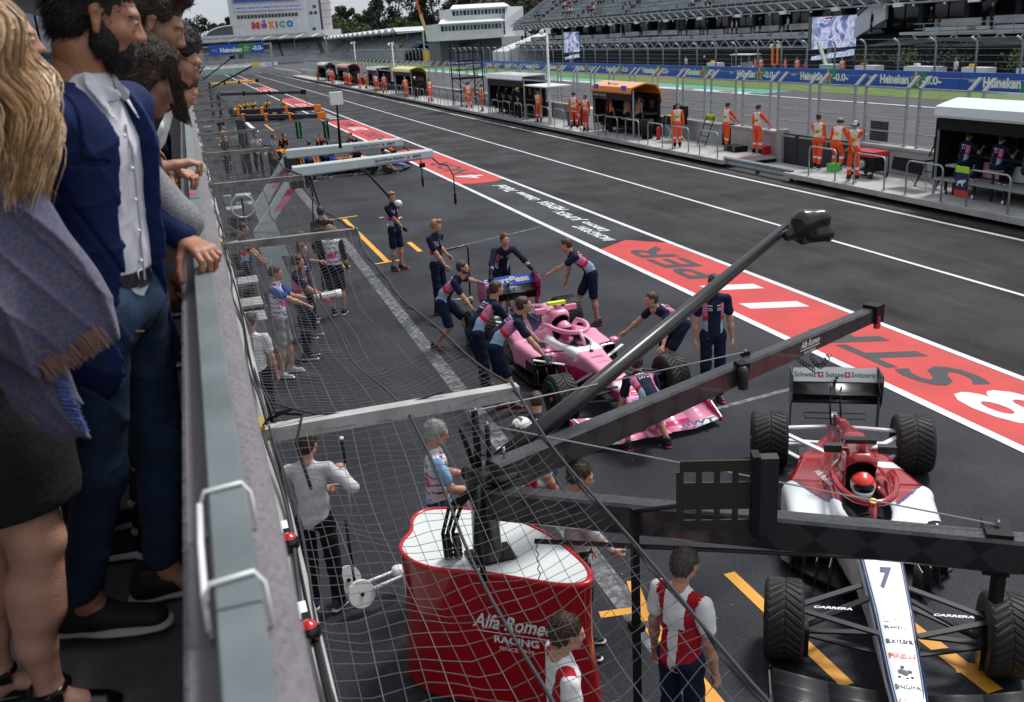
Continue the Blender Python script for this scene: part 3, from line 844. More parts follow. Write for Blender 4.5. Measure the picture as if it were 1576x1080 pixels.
# ================================================================ PIT WALL
CONC = mat('pale_concrete', (.36, .355, .35), .85, nscale=1.6, namt=.22, bump=.35, bscale=30, detail=9)
CONC2 = mat('wall_concrete', (.33, .34, .35), .85, nscale=.9, namt=.25, bump=.3, bscale=20, detail=10)
def slab(y0, y1):
    n = max(1, round((y1 - y0) / 4.4)); L = (y1 - y0) / n
    for i in range(n):
        b = MB(); b.box((19.15, y0 + L * (i + .5), .225), (2.3, L - .015, .15), CONC)
        tag(b.build('platform_slab'), kind='structure')
    b = MB(); b.box((19.4, (y0 + y1) / 2, .074), (1.75, y1 - y0, .146), BLACK); tag(b.build('platform_shade_box'), kind='structure')  # black block stands in for the shade beneath the slab overhang
slab(4, 26.6); slab(30.4, 175)
sheet('recess_floor', 18.6, 20.3, 26.65, 30.35, .03, CONC)
sheet('drain_shadow_strip', 17.6, 18.55, -4, 260, .009, mat('drain_shadow', (.02, .02, .02), .8, nscale=5, namt=.5))  # drain strip coloured dark for the gap and shadow along the platform
b = MB(); b.box((19.2, 30.45, .306), (2.2, .1, .012), RED); tag(b.build('platform_edge_paint'), kind='structure')
# the wall: cast blocks
for i in range(46):
    y0 = 2.5 + i * 3.9
    if 26.2 < y0 + 3.88 and y0 < 29.7: continue
    if y0 < 30.4 and y0 > 29: y0 = 30.5
    b = MB(); b.box((20.5, y0 + 1.94, .53), (.34, 3.86, 1.06), CONC2); b.box((20.5, y0 + 1.94, 1.085), (.44, 3.86, .08), CONC)
    tag(b.build('pit_wall_block'), kind='structure')
g = thing('pit_wall_gate', 'dark grey steel double gate closing the gap in the pit wall behind the marshals', 'gate', (20.45, 28.2, 0))
for i in range(4):
    b = MB(); b.box((0, -1.72 + i * 1.14, .55), (.1, 1.1, 1.06), DARK); b.bar((-.07, -1.72 + i * 1.14 - .45, 1.0), (-.07, -1.72 + i * 1.14 + .45, 1.0), .03, .06, GREY); b.build('gate_leaf', g)
b = MB(); b.box((0, 2.1, .6), (.35, .3, 1.2), GREY); b.build('gate_post', g)
# guard rail (w-beam) over the gap
g = thing('guard_rail', 'galvanised w-beam guard rail bridging the gap between the two platform sections', 'guard rail', (18.2, 28.5, 0))
b = MB(); prof = [(.0, .12), (.05, .16), (.05, .21), (0, .25), (0, .29), (.05, .33), (.05, .38), (0, .42)]
b.loft([[(-p[0], y, p[1]) for p in prof] + [(-p[0] + .012, y, p[1]) for p in prof[::-1]] for y in (-2.1, 2.1)], STEEL, True, False); b.build('beam', g)
for y in (-2.0, 0, 2.0): b = MB(); b.box((.06, y, .17), (.1, .1, .34), DARK); b.build('post', g)
# handrail hoops
hoops = [18.2 + i * 2.19 for i in range(4)] + [31.65 + i * 2.19 for i in range(30)]
b = MB(); r_ = .14; pts = [(0, -.66, 0), (0, -.66, .93 - r_)] + [(0, -.66 + r_ - r_ * math.cos(t), .93 - r_ + r_ * math.sin(t)) for t in np.linspace(0, PI / 2, 4)] + [(0, .66 - r_ + r_ * math.sin(t), .93 - r_ + r_ * math.cos(t)) for t in np.linspace(0, PI / 2, 4)] + [(0, .66, 0)]
b.tube(pts, .024, STEEL, 8); me_hoop = b.mesh('tube')
b = MB()
b.lathe([(0.07, 0), (.07, .012), (0, .012)], STEEL, (0, 0, 0), n=10)
me_foot = b.mesh('foot_plate')
ORD = ['first', 'second', 'third', 'fourth', 'fifth', 'sixth', 'seventh', 'eighth', 'ninth', 'tenth', 'eleventh', 'twelfth', 'thirteenth', 'fourteenth', 'fifteenth', 'sixteenth', 'seventeenth', 'eighteenth', 'nineteenth', 'twentieth'] + ['%d-th' % i for i in range(21, 80)]
for i, y in enumerate([h for h in hoops]):
    far = i > 19
    g = thing('handrail', ('U-shaped steel handrail on the pit wall platform, ' + ORD[i] + ' counted from the right edge') if not far else 'small distant U-shaped steel handrail far along the pit wall platform', 'handrail', (18.14, y, .3), 0, 'U-shaped handrails along the platform edge' if not far else 'distant handrails far along the platform')
    link('tube', me_hoop, g); link('foot_plate', me_foot, g).location = (0, .66, 0); link('foot_plate', me_foot, g).location = (0, -.66, 0)

# fence on the pit wall
fen = thing('pit_wall_fence', 'tall galvanised debris fence of mesh panels standing on the pit wall', 'fence', (20.5, 0, 1.12))
b = MB(); b.box((0, 0, .86), (.07, .07, 1.74), STEEL); me_fp = b.mesh('post')
b = MB(); b.bar((0, 0, 1.74), (.34, -.0, 2.06), .13, .05, GREY); me_df = b.mesh('deflector')
rails = [.04, .4, .8, 1.2, 1.72]
b = MB()
for z in rails: b.bar((0, -.95, z), (0, .95, z), .035 if z < 1.7 else .05, .03 if z < 1.7 else .05, STEEL)
me_rl = b.mesh('rail')
wm = MB()
FY = []
y = 8.0
while y < 175:
    FY.append(y); y += 2.42
for i, y in enumerate(FY):
    for dy in (-.95, .95):
        o = link('post', me_fp, fen); o.location = (0, y + dy, 0)
        o = link('deflector', me_df, fen); o.location = (0, y + dy, 0)
    o = link('rail', me_rl, fen); o.location = (0, y, 0)
    if y < 62:
        st = .075 if y < 42 else .15
        v = -.95
        while v < .94:
            wm.quad((-.02, y + v, .05), (-.02, y + v + .007, .05), (-.02, y + v + .007, 1.7), (-.02, y + v, 1.7), STEEL); v += st
        z = .08
        while z < 1.7:
            wm.quad((-.021, y - .94, z), (-.021, y + .94, z), (-.021, y + .94, z + .006), (-.021, y - .94, z + .006), STEEL); z += st
wob_ = wm.build('wire_mesh', fen); tag(wob_, kind='stuff')
b = MB(); b.bar((.32, 8, 2.02), (.32, 175, 2.02), .012, .012, STEEL); b.build('top_cable', fen)

# advertising barrier beyond the track
adv = thing('advertising_barrier', 'long blue advertising barrier with white beer brand lettering, red stars and green bands', 'barrier', (46.5, 0, 0))
P_BLUE = mat('board_blue', (.01, .075, .42), .45); P_GRN = mat('board_green', (.01, .22, .08), .45); P_STAR = mat('star_red', (.65, .03, .02), .5)
star = [((1 if k % 2 == 0 else .4) * math.sin(k * PI / 5), (1 if k % 2 == 0 else .4) * math.cos(k * PI / 5)) for k in range(10)]
b = MB(); b.box((.12, 0, .58), (.2, 9.42, 1.08), P_BLUE); b.box((.12, 0, .02), (.4, 9.42, .04), CONC); me_b = b.mesh('board')
b = MB(); b.plate([(-.95, -.5), (.35, -.5), (.95, .5), (-.35, .5)], (.014, -.9, .58), (0, -1, 0), (0, 0, 1), .006, P_GRN); me_g = b.mesh('green_band')
b = MB(); b.plate([(p[0] * .58, p[1] * .58) for p in star], (.004, -.75, .56), (0, -1, 0), (0, 0, 1), .006, WHITE); b.plate([(p[0] * .47, p[1] * .47) for p in star], (-.004, -.75, .56), (0, -1, 0), (0, 0, 1), .006, P_STAR); me_s = b.mesh('star')
t1 = text('Heineken', (-.0, 1.35, .56), (0, -1, 0), (0, 0, 1), 2.9, .62, WHITE, adv, 'lettering', .05); t2 = text('-0.0-', (-.0, -2.25, .56), (0, -1, 0), (0, 0, 1), 1.8, .55, WHITE, adv, 'lettering', .04); t3 = text('F1 PARTNER', (0, 3.7, .62), (0, -1, 0), (0, 0, 1), .6, .16, WHITE, adv, 'lettering', .02)
first = True
for i in range(17):
    yc = 28.2 + i * 9.45 - 2.0
    bo = link('board', me_b, adv); bo.location = (0, yc, 0)
    for me in (me_g, me_s, t1.data, t2.data, t3.data):
        o = link(me.name.split('.')[0] if me in (me_g, me_s) else 'lettering', me, bo)
for o in (t1, t2, t3): bpy.data.objects.remove(o)

# catch fence behind the barrier
cf = thing('catch_fence', 'tall catch fence of bent steel posts behind the blue advertising barrier', 'fence', (47.5, 0, 0))
b = MB(); b.tube([(0, 0, 0), (0, 0, 2.75), (-.12, 0, 2.98), (-.5, 0, 3.2)], .07, STEEL, 6); me_cp = b.mesh('post')
b = MB()
wires = MB()
for z in (1.3, 1.7, 2.1, 2.5, 2.78): wires.bar((-.02, 20, z), (-.02, 300, z), .016, .016, STEEL)
wires.bar((-.48, 20, 3.18), (-.48, 300, 3.18), .02, .02, STEEL)
wires.build('cable', cf)
y = 28.4
while y < 290:
    o = link('post', me_cp, cf); o.location = (0, y, 0); y += 3.55
# ================================================================ GRANDSTANDS AND BUILDINGS
SEATM = mat('stand_seat_grey', (.27, .30, .33), .6, nscale=.5, namt=.3)
STRUC = mat('stand_steel', (.3, .325, .35), .55, nscale=.8, namt=.2)
STRUCD = mat('stand_dark_steel', (.085, .095, .11), .6)
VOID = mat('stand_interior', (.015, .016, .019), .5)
GLASSD = mat('dark_glass', (.02, .028, .035), .08)
GLASSG = mat('green_tinted_glass', (.05, .12, .12), .12)
WWALL = mat('white_wall', (.6, .61, .62), .75, nscale=.4, namt=.1, detail=8)
PALE = mat('pale_blue_grey_panel', (.5, .53, .56), .6)

gs = thing('grandstand', 'huge grey grandstand along the main straight with trussed tiers, balconies and raked seats', 'grandstand', (55, 0, 0))
Y0, Y1 = 28, 162
def truss(name, x, z0, z1, y0, y1, step, m=STRUC, tilt=0):
    b = MB()
    b.bar((x, y0, z0), (x, y1, z0), .12, .14, m); b.bar((x - tilt, y0, z1), (x - tilt, y1, z1), .12, .14, m)
    y = y0; up = True
    while y < y1 - step * .5:
        b.bar((x - (0 if up else tilt), y, z0 if up else z1), (x - (tilt if up else 0), y + step, z1 if up else z0), .11, .11, m)
        y += step; up = not up
    return b
for nm, b in (('lower_truss', truss('', .0, 2.3, 3.15, Y0, 64, 1.1)), ('lower_truss', truss('', 0, 2.3, 3.15, 74, Y1, 1.1)), ('upper_truss', truss('', -.3, 5.55, 6.35, Y0, Y1, .95, STRUC, .5))): b.build(nm, gs)
b = MB(); b.box((.9, (Y0 + Y1) / 2, 6.0), (1.9, Y1 - Y0, .5), STRUCD); b.box((2.6, (Y0 + 66) / 2, 3.25), (5.0, 66 - Y0, .18), PALE); b.box((2.6, (74 + Y1) / 2, 3.25), (5.0, Y1 - 74, .18), PALE); b.build('deck', gs)
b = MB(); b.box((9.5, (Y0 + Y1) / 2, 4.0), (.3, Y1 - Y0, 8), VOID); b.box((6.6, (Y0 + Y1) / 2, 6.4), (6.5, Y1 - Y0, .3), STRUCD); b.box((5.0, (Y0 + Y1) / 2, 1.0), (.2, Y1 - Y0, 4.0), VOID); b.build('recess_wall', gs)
pn = MB(); me_col = MB().box((0, 0, 0), (.55, .55, 3.1), STRUCD).mesh('column'); me_gl = MB().box((0, 0, 0), (.06, 2.2, 2.3), GLASSD).mesh('window_pane')
y = Y0 + 1
while y < Y1:
    o = link('column', me_col, gs); o.location = (7.0, y, 4.85)
    for dy in (1.5, 3.9):
        o = link('window_pane', me_gl, gs); o.location = (7.4, y + dy, 4.6)
    y += 5.3
me_ba = MB().box((0, 0, 0), (.16, 4.1, .55), WWALL).mesh('balcony_panel'); me_bp = MB().box((0, 0, 0), (.5, .35, .75), STRUC).mesh('balcony_pier'); me_b2 = MB().box((0, 0, 0), (.9, 4.4, .25), PALE).mesh('balcony_step')
y = Y0 + 2
while y < Y1 - 2:
    if not 62.5 < y < 71:
        o = link('balcony_panel', me_ba, gs); o.location = (2.3, y, 4.0 + .1 * math.sin(y)); o = link('balcony_pier', me_bp, gs); o.location = (2.4, y + 2.5, 3.85); o = link('balcony_step', me_b2, gs); o.location = (1.3, y, 3.5)
    y += 5.3
b = MB()
for z in (3.55, 3.95): b.bar((-.15, Y0, z), (-.15, 64, z), .05, .05, STRUC); b.bar((-.15, 74, z), (-.15, Y1, z), .05, .05, STRUC)
y = Y0
while y < Y1:
    if not 64 < y < 74: b.bar((-.15, y, 3.2), (-.15, y, 3.95), .05, .05, STRUC)
    y += 1.75
for z in (6.7, 7.1): b.bar((-.2, Y0, z), (-.2, Y1, z), .06, .06, STRUC)
y = Y0
while y < Y1: b.bar((-.2, y, 6.3), (-.2, y, 7.1), .06, .06, STRUC); y += 1.6
b.build('railing', gs)
# awning over the terrace and stair cheek
b = MB(); b.add([(-1.5, 50, 2.35), (-1.5, 68, 2.35), (4, 68, 3.3), (4, 50, 3.3), (-1.5, 59, 2.7)], [(0, 4, 3), (4, 1, 2), (4, 2, 3)], STRUCD); b.add([(-2.2, 28, 2.3), (-2.2, 49, 2.3), (4, 49, 3.25), (4, 28, 3.25)], [(0, 1, 2, 3)], STRUCD); b.build('awning', gs)
b = MB(); b.plate([(0, 0), (0, 1.2), (4.5, 3.6), (6, 3.6), (6, 2.2)], (.6, 74.1, 2.2), (0, -1, 0), (0, 0, 1), .25, PALE); b.bar((.5, 74, 3.9), (.5, 69.5, 6.1), .07, .07, STRUC); b.build('stair_side', gs)
me_l = MB().box((0, 0, 0), (.25, 1.0, .3), WHITE).mesh('floodlight'); me_l2 = MB().lathe([(.0, .1), (.13, .0), (0, -.1)], WHITE, n=8).mesh('lamp')
for i in range(16): o = link('floodlight', me_l, gs); o.location = (-.5, 34 + i * 7.9, 5.45)
for i in range(40): o = link('lamp', me_l2, gs); o.location = (-.4, 31 + i * 3.3, 5.35)
# raked upper seats
st = MB(); rows = 19
for r in range(rows):
    x0 = 1.0 + r * .8; z0 = 6.45 + r * .5
    st.box((x0 + .4, (Y0 + Y1 - r * 0.2) / 2, z0 - .2), (.82, Y1 - Y0, .42), STRUCD)
st.build('seat_terrace', gs)
V = []; F = []
rs = np.random.RandomState(4)
cw = np.array([(-.2, -.22, 0), (.2, -.22, 0), (.2, .22, 0), (-.2, .22, 0), (.2, -.22, .42), (.2, .22, .42), (.26, -.22, .42), (.26, .22, .42)])
for r in range(rows):
    x0 = 1.3 + r * .8; z0 = 6.45 + r * .5
    y = Y0 + .3
    while y < Y1:
        if (y % 17) > 1.4 and rs.rand() > .03:
            o = len(V); a = (cw + (x0, y, z0 + .32)).tolist(); V += a; F += [[o, o + 1, o + 2, o + 3], [o + 1, o + 4, o + 5, o + 2], [o + 4, o + 6, o + 7, o + 5]]
        y += .52
o = link('seats', np_mesh('seats', V, F, [SEATM]), gs); tag(o, kind='stuff')
b = MB(); b.add([(-.2, Y1 + .1, 5.5), (-.2, Y1 + .1, 6.6), (17, Y1 + .1, 17), (17, Y1 + .1, 2), (6, Y1 + .1, 2), (6, Y1 + .1, 5.5)], [(0, 1, 2, 3, 4, 5)], STRUC); b.build('end_wall', gs)
for yy in (88, 124): 
    b = MB(); b.bar((2.5, yy, 3.3), (2.5, yy, 13), .25, .25, STRUC); b.build('mast', gs)

# big screens
SCR = mat('screen_picture', (.3, .32, .45), .3)
def screen(label, x0, x1, y, z0, z1):
    g = thing('video_screen', label, 'screen', ((x0 + x1) / 2, y, z0)); w_, h_ = x1 - x0, z1 - z0
    MB().box((0, .2, h_ / 2), (w_ + .2, .35, h_ + .15), STRUCD).build('housing', g)
    m = bpy.data.materials.new('screen_image'); m.use_nodes = True; t = m.node_tree; bb = t.nodes['Principled BSDF']; L = t.links.new
    tc = t.nodes.new('ShaderNodeTexCoord'); n = t.nodes.new('ShaderNodeTexNoise'); n.inputs['Scale'].default_value = .55; n.inputs['Detail'].default_value = 2; n.inputs['Distortion'].default_value = 2.0; L(tc.outputs['Object'], n.inputs[0])
    r = t.nodes.new('ShaderNodeValToRGB'); e = r.color_ramp.elements; e[0].position = .3; e[0].color = (.05, .06, .14, 1); e[1].position = .7; e[1].color = (.6, .68, .95, 1); q = e.new(.42); q.color = (.18, .22, .45, 1); q = e.new(.5); q.color = (.6, .62, .8, 1); q = e.new(.56); q.color = (.3, .33, .5, 1)
    L(n.outputs[0], r.inputs[0]); L(r.outputs[0], bb.inputs['Emission Color']); bb.inputs['Emission Strength'].default_value = .75; bb.inputs['Base Color'].default_value = (.02, .02, .02, 1)
    MB().quad((-w_ / 2, 0, 0), (w_ / 2, 0, 0), (w_ / 2, 0, h_), (-w_ / 2, 0, h_), m).build('display', g)
    for i in range(12): pass
    b = MB()
    for i in range(14): b.box((-w_ / 2 + .14, -.02, h_ * (i + .5) / 14), (.2, .03, h_ / 22), WHITE)
    b.build('timing_column', g); b = MB(); b.box((-w_ / 2 + w_ * .35, -.02, h_ * .95), (.7, .03, .12), RED); b.build('caption', g)
    b = MB(); b.quad((-w_ / 2 + .1, .1, -.9), (w_ / 2, .1, -.75), (w_ / 2, .1, -.2), (-w_ / 2 + .1, .1, -.6), m); b.build('lower_display', g)
    b = MB(); b.bar((0, .5, -2.5), (0, .5, 0), .3, .3, STRUC); b.build('mast', g)
screen('large lit video screen hanging in the grandstand gap above orange marshals', 51.1, 55.6, 72, 2.3, 4.88)
screen('smaller distant lit video screen at the far end of the grandstand', 50.6, 52.9, 128, 2.1, 4.75)

# control building
cb = thing('control_building', 'white three-tier race control building with sloping roofs and rows of tinted windows', 'building', (45.5, 176, 0))
b = MB(); b.box((6.0, 5.2, 6.0), (12.4, 10, 2.9), WWALL); b.box((8.2, 6.2, 8.6), (11.0, 8, 2.7), WWALL); b.box((6.2, 6.2, 2.3), (12, 9, 4.4), STRUCD); b.box((7.5, 1.8, 4.52), (16.5, 5.2, .12), PALE)
b.build('wall', cb)
b = MB()
for (x0, x1, z, yy) in ((-.4, 12.4, 7.45, 0), (2.6, 14.2, 9.95, 2.1)):
    b.add([(x0, yy - .4, z), (x1, yy - .4, z), (x1, yy + 3, z + .75), (x0 + 1.5, yy + 3, z + .75), (x0, yy - .4, z - .15), (x1, yy - .4, z - .15)], [(0, 1, 2, 3), (0, 4, 5, 1), (0, 3, 4)], WHITE)
b.add([(12.45, 0, 4.5), (12.45, 0, 7.4), (13.5, 2, 9.9), (19, 8, 9.9), (19, 8, 4.5)], [(0, 1, 2, 3, 4)], PALE); b.build('roof', cb)
for (x0, n, z, yy, st_) in ((.5, 17, 6.55, .17, .69), (3.4, 15, 9.15, 2.17, .69)):
    for i in range(n):
        f = MB(); f.box((x0 + i * st_, yy, z), (.52, .06, .85), GLASSG if (i * 7) % 3 else GLASSD); f.build('window', cb)
tn = thing('marquee', 'white sloping marquee roof beside the far end of the grandstand', 'marquee', (53, 160, 0))
b = MB(); b.add([(0, 0, 2.2), (9, 0, 4.8), (9, 9, 4.8), (0, 9, 2.2), (0, 0, .2), (0, 9, .2), (9, 0, .2)], [(0, 1, 2, 3), (0, 3, 5, 4), (0, 4, 6, 1)], WHITE); b.build('canopy', tn)

# sawtooth roofed stands
def sawstand(label, x0, y0, ang, n, L, depth=10, z0=2.4, zr=7.0, people=True):
    g = thing('covered_stand', label, 'grandstand', (x0, y0, 0), ang)
    b = MB(); w_ = L / n; m = MB()
    for i in range(n):
        x = i * w_
        m.add([(x, -1.5, zr + .2), (x + w_ * .55, -1.5, zr + 1.2), (x + w_ * .55, depth, zr + 1.2), (x, depth, zr + .2), (x + w_, -1.5, zr + .2), (x + w_, depth, zr + .2)], [(0, 1, 2, 3), (1, 4, 5, 2), (0, 4, 1)], PALE)
    m.build('roof', g)
    b.bar((0, -1, zr + .1), (L, -1, zr + .1), .3, .35, STRUC); b.build('roof_beam', g)
    for i in range(0, n + 1, 2):
        c = MB(); c.bar((i * w_, 5, 0), (i * w_, 5, zr + .2), .3, .3, PALE); c.bar((i * w_, 5, zr + .05), (i * w_, -1.4, zr - .15), .2, .3, PALE); c.build('column', g)
    s = MB(); q = MB()
    for r in range(9): s.box((L / 2, .5 + r * .8, z0 + r * .42 - .25), (L, .8, .5), STRUCD); 
    s.build('terrace', g)
    V = []; F = []; cc = np.array([(-.3, 0, 0), (.3, 0, 0), (.3, .1, .42), (-.3, .1, .42)])
    for r in range(9):
        x = .4
        while x < L:
            if x % 13 > 1.2: o = len(V); V += (cc + (x, .5 + r * .8, z0 + r * .42)).tolist(); F.append([o, o + 1, o + 2, o + 3])
            x += .75
    o = link('seats', np_mesh('seats', V, F, [SEATM]), g); tag(o, kind='stuff')
    k = MB(); k.box((L / 2, 9.5, zr / 2), (L, .3, zr), STRUCD); k.box((L / 2, -.2, z0 / 2), (L, .3, z0 - .2), STRUC); k.build('back_wall', g)
    return g
sawstand('long low stand with sawtooth roof crossing behind the blue gantry sign', 5, 330, 0, 8, 42, zr=7.6)
sawstand('covered stand with sawtooth roof and blue-grey beams left of the crane', 54, 385, rad(-91), 16, 150, zr=6.8)
wl = thing('boundary_wall', 'white wall with repeated coloured tourism lettering below the gantry sign', 'wall', (0, 300, 0))
b = MB(); b.box((15, 0, .6), (24, .4, 1.1), WHITE); b.box((15, .2, -.6), (24, .4, 1.3), CONC); b.build('wall', wl)
for i in range(6): text('MEXICO', (5.2 + i * 3.9, -.22, .65), (1, 0, 0), (0, 0, 1), 2.6, .6, (RED, GREEN)[i % 2], wl)
wl = thing('green_banner_wall', 'pale green and white barrier wall curving at the end of the pit lane', 'wall', (3.5, 232, 0)); b = MB(); b.box((5, 0, .5), (12, .3, 1.0), mat('mint', (.3, .5, .42), .6)); b.box((13.5, 0, .5), (5, .3, 1.0), CONC); b.build('wall', wl)
wl = thing('pit_exit_wall', 'bare concrete wall closing the far end of the pit lane', 'wall', (16, 205, 0)); b = MB(); b.box((2.2, -12, .55), (.4, 38, 1.1), CONC2); b.box((0, 8, .55), (8, .4, 1.1), CONC2); b.build('wall', wl)

# gantry with sign
g = thing('gantry_sign', 'blue overhead gantry sign with white beer brand lettering, red star and green band', 'sign', (11.4, 215, 0))
b = MB(); b.box((0, 0, 5.3), (11.1, .5, 2.1), P_BLUE); b.build('sign_board', g)
b = MB(); b.plate([(-1.9, -1.05), (1.6, -1.05), (3.0, 1.05), (-.2, 1.05)], (.9, -.26, 5.3), (1, 0, 0), (0, 0, 1), .02, P_GRN); b.build('green_band', g)
b = MB(); b.plate([(p[0] * .72, p[1] * .72) for p in star], (1.95, -.29, 5.3), (1, 0, 0), (0, 0, 1), .02, WHITE); b.plate([(p[0] * .5, p[1] * .5) for p in star], (1.95, -.32, 5.3), (1, 0, 0), (0, 0, 1), .02, P_STAR); b.build('star', g)
text('Heineken', (-1.2, -.3, 5.2), (1, 0, 0), (0, 0, 1), 4.4, .95, WHITE, g, bold=.05); text('-0.0-', (4.2, -.3, 5.3), (1, 0, 0), (0, 0, 1), 2.2, .95, WHITE, g, bold=.04); text('F1', (-4.5, -.3, 5.2), (1, 0, 0), (0, 0, 1), .7, .35, WHITE, g)
for x in (-7.2, 7.0):
    b = MB(); b.bar((x, 0, 0), (x, 0, 6.2), .45, .45, GREY); b.build('post', g)
b = MB(); b.bar((-7.2, .3, 4.6), (7.0, .3, 4.6), .3, .3, GREY); b.bar((-7.2, .3, 6.0), (7.0, .3, 6.0), .3, .3, GREY); b.build('cross_beam', g)

# tower building with coloured word
g = thing('tower_building', 'tall white building with a coloured country name painted below a row of windows', 'building', (34, 384, 0))
b = MB(); b.box((0, 6, 12), (28, 12, 24), WWALL); b.box((16.4, 6, 17), (4.6, 10, 14), PALE); b.box((0, 4.4, 5.4), (52, 9, 10.2), WWALL); b.box((18, 3, 16), (.4, .4, 22), WHITE); b.box((21.5, 6, 13), (3.5, 8, 26), WWALL); b.build('wall', g)
for i in range(18):
    f = MB(); f.box((-11.4 + i * 1.25, -.04, 16.55), (1.0, .12, 1.3), GLASSD); f.build('window', g)
for x, z in ((15.5, 16.8), (17.2, 16.8), (17, 19), (16, 11)):
    f = MB(); f.box((x, .96, z), (1.2, .2, 1.0), GLASSD); f.build('window', g)
b = MB(); b.box((0, -.5, 19.5), (25, .2, 2.0), mat('banner_lilac', (.55, .55, .68), .7)); b.build('banner', g)
text('MEXICO SEDE DE LA MEJOR FIESTA DEL MUNDO', (0, -.62, 19.5), (1, 0, 0), (0, 0, 1), 23.5, .8, mat('banner_ink', (.06, .06, .25), .6), g, bold=.02)
for i, (ch, col) in enumerate(zip('MéxiCO', ((.6, .03, .04), (.35, .05, .25), (.75, .25, .04), (.45, .04, .3), (.05, .4, .25), (.02, .2, .5)))):
    wd = (2.9, 2.1, 2.2, .8, 2.2, 2.5)[i]; x = (-5.6, -2.6, 0.1, 2.1, 4.1, 7.0)[i]
    text(ch, (x, -.1, 13.35 + (.25 if ch == 'é' else 0)), (1, 0, 0), (0, 0, 1), wd, 3.0 if ch == 'é' else 2.5, mat('word_%s' % ch, col, .6), g, bold=.09)
b = MB()
for z in (21.6, 23.6): b.bar((-13, -.6, z), (13, -.6, z), .1, .1, STRUC)
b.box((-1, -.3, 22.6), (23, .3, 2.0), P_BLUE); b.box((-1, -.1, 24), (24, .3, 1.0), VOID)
for i in range(14): b.bar((-13 + i * 2, -.6, 20.6), (-13 + i * 2, -.6, 23.6), .1, .1, STRUC)
b.build('roof_terrace', g)
b = MB()
for z in (10, 12.5, 15, 17.5, 20): b.bar((19.5, .6, z), (23.5, .6, z), .25, .2, mat('stair_red', (.4, .08, .08), .6))
b.build('stair_landing', g)
b = MB(); b.loft([[(-14 + -10 * math.cos(t) * 1, y, 10 + 3.6 * math.sin(t)) for t in np.linspace(0, PI / 2, 9)] + [(-14, y, 10), (-24, y, 10)][:1] for y in (0, 8)], STRUCD, True, False); b.tube([(-14 - 10.2 * math.cos(t), -.1, 10 + 3.8 * math.sin(t)) for t in np.linspace(0, PI / 2, 9)], .25, WHITE, 6); b.build('arched_roof', g)
b = MB(); b.box((-6, -.6, 9.9), (38, .3, .5), PALE); b.build('parapet', g)

# crane
g = thing('mobile_crane', 'mobile crane boom raised behind the stands, red at the top and yellow below', 'crane', (57, 230, 0))
b = MB(); b.bar((0, 0, 3), (-2.0, 0, 10.5), .8, .6, mat('crane_yellow', (.6, .45, .15), .6)); b.build('lower_boom', g); b = MB(); b.bar((-2.0, 0, 10.5), (-3.6, 0, 17), .55, .45, mat('crane_red', (.6, .12, .05), .6)); b.build('upper_boom', g)
b = MB(); b.box((0, 0, 1.2), (4, 2.5, 2.4), YELLOW); b.bar((-3.5, 0, 4.6), (1, 0, 3), .4, .3, mat('crane_blue', (.05, .25, .5), .5)); b.bar((-4.4,0,4.6),(-3.5,0,4.6),.4,.3,BLUE); b.build('base', g)
g = thing('hanging_banner', 'small white banner with coloured country name by the crane', 'banner', (55.3, 249, 0)); b = MB(); b.box((0, 0, 3.6), (6.2, .15, 1.1), WHITE); b.bar((2.6, .2, 0), (2.6, .2, 3.2), .2, .2, GREY); b.build('board', g); text('MEXICO', (0, -.1, 3.6), (1, 0, 0), (0, 0, 1), 4, .7, RED, g, bold=.05)
b = MB(); b.box((1.5, 0, 2.2), (1.6, .15, 1.3), GREEN); b.build('green_sign', g)

# light / camera poles
def pole(label, x, y, h, kind='lamp'):
    g = thing('camera_pole', label, 'pole', (x, y, .3 if x < 20 else 0)); b = MB(); b.tube([(0, 0, 0), (0, 0, h)], [.09, .06], WHITE, 8)
    for i in range(1, 7): b.lathe([(.06, -.03), (.12, 0), (.06, .03)], WHITE, (0, 0, h * i / 7), n=8)
    b.build('mast', g); b = MB(); b.bar((-.3, 0, h), (.15, 0, h), .06, .06, WHITE); b.lathe([(0, .12), (.13, .05), (.13, -.1), (0, -.18)], WHITE, (-.3, 0, h - .12), n=10); b.box((.1, 0, h - .1), (.16, .2, .3), WHITE); b.build('camera_head', g)
pole('white camera mast with two camera heads beside the pit wall fence', 18.8, 50, 4.9)
pole('thin far camera mast rising behind the small distant pit stands', 19.0, 92, 4.6)
pole('thin far camera mast left of centre behind the pit wall', 20.8, 124, 5.2)

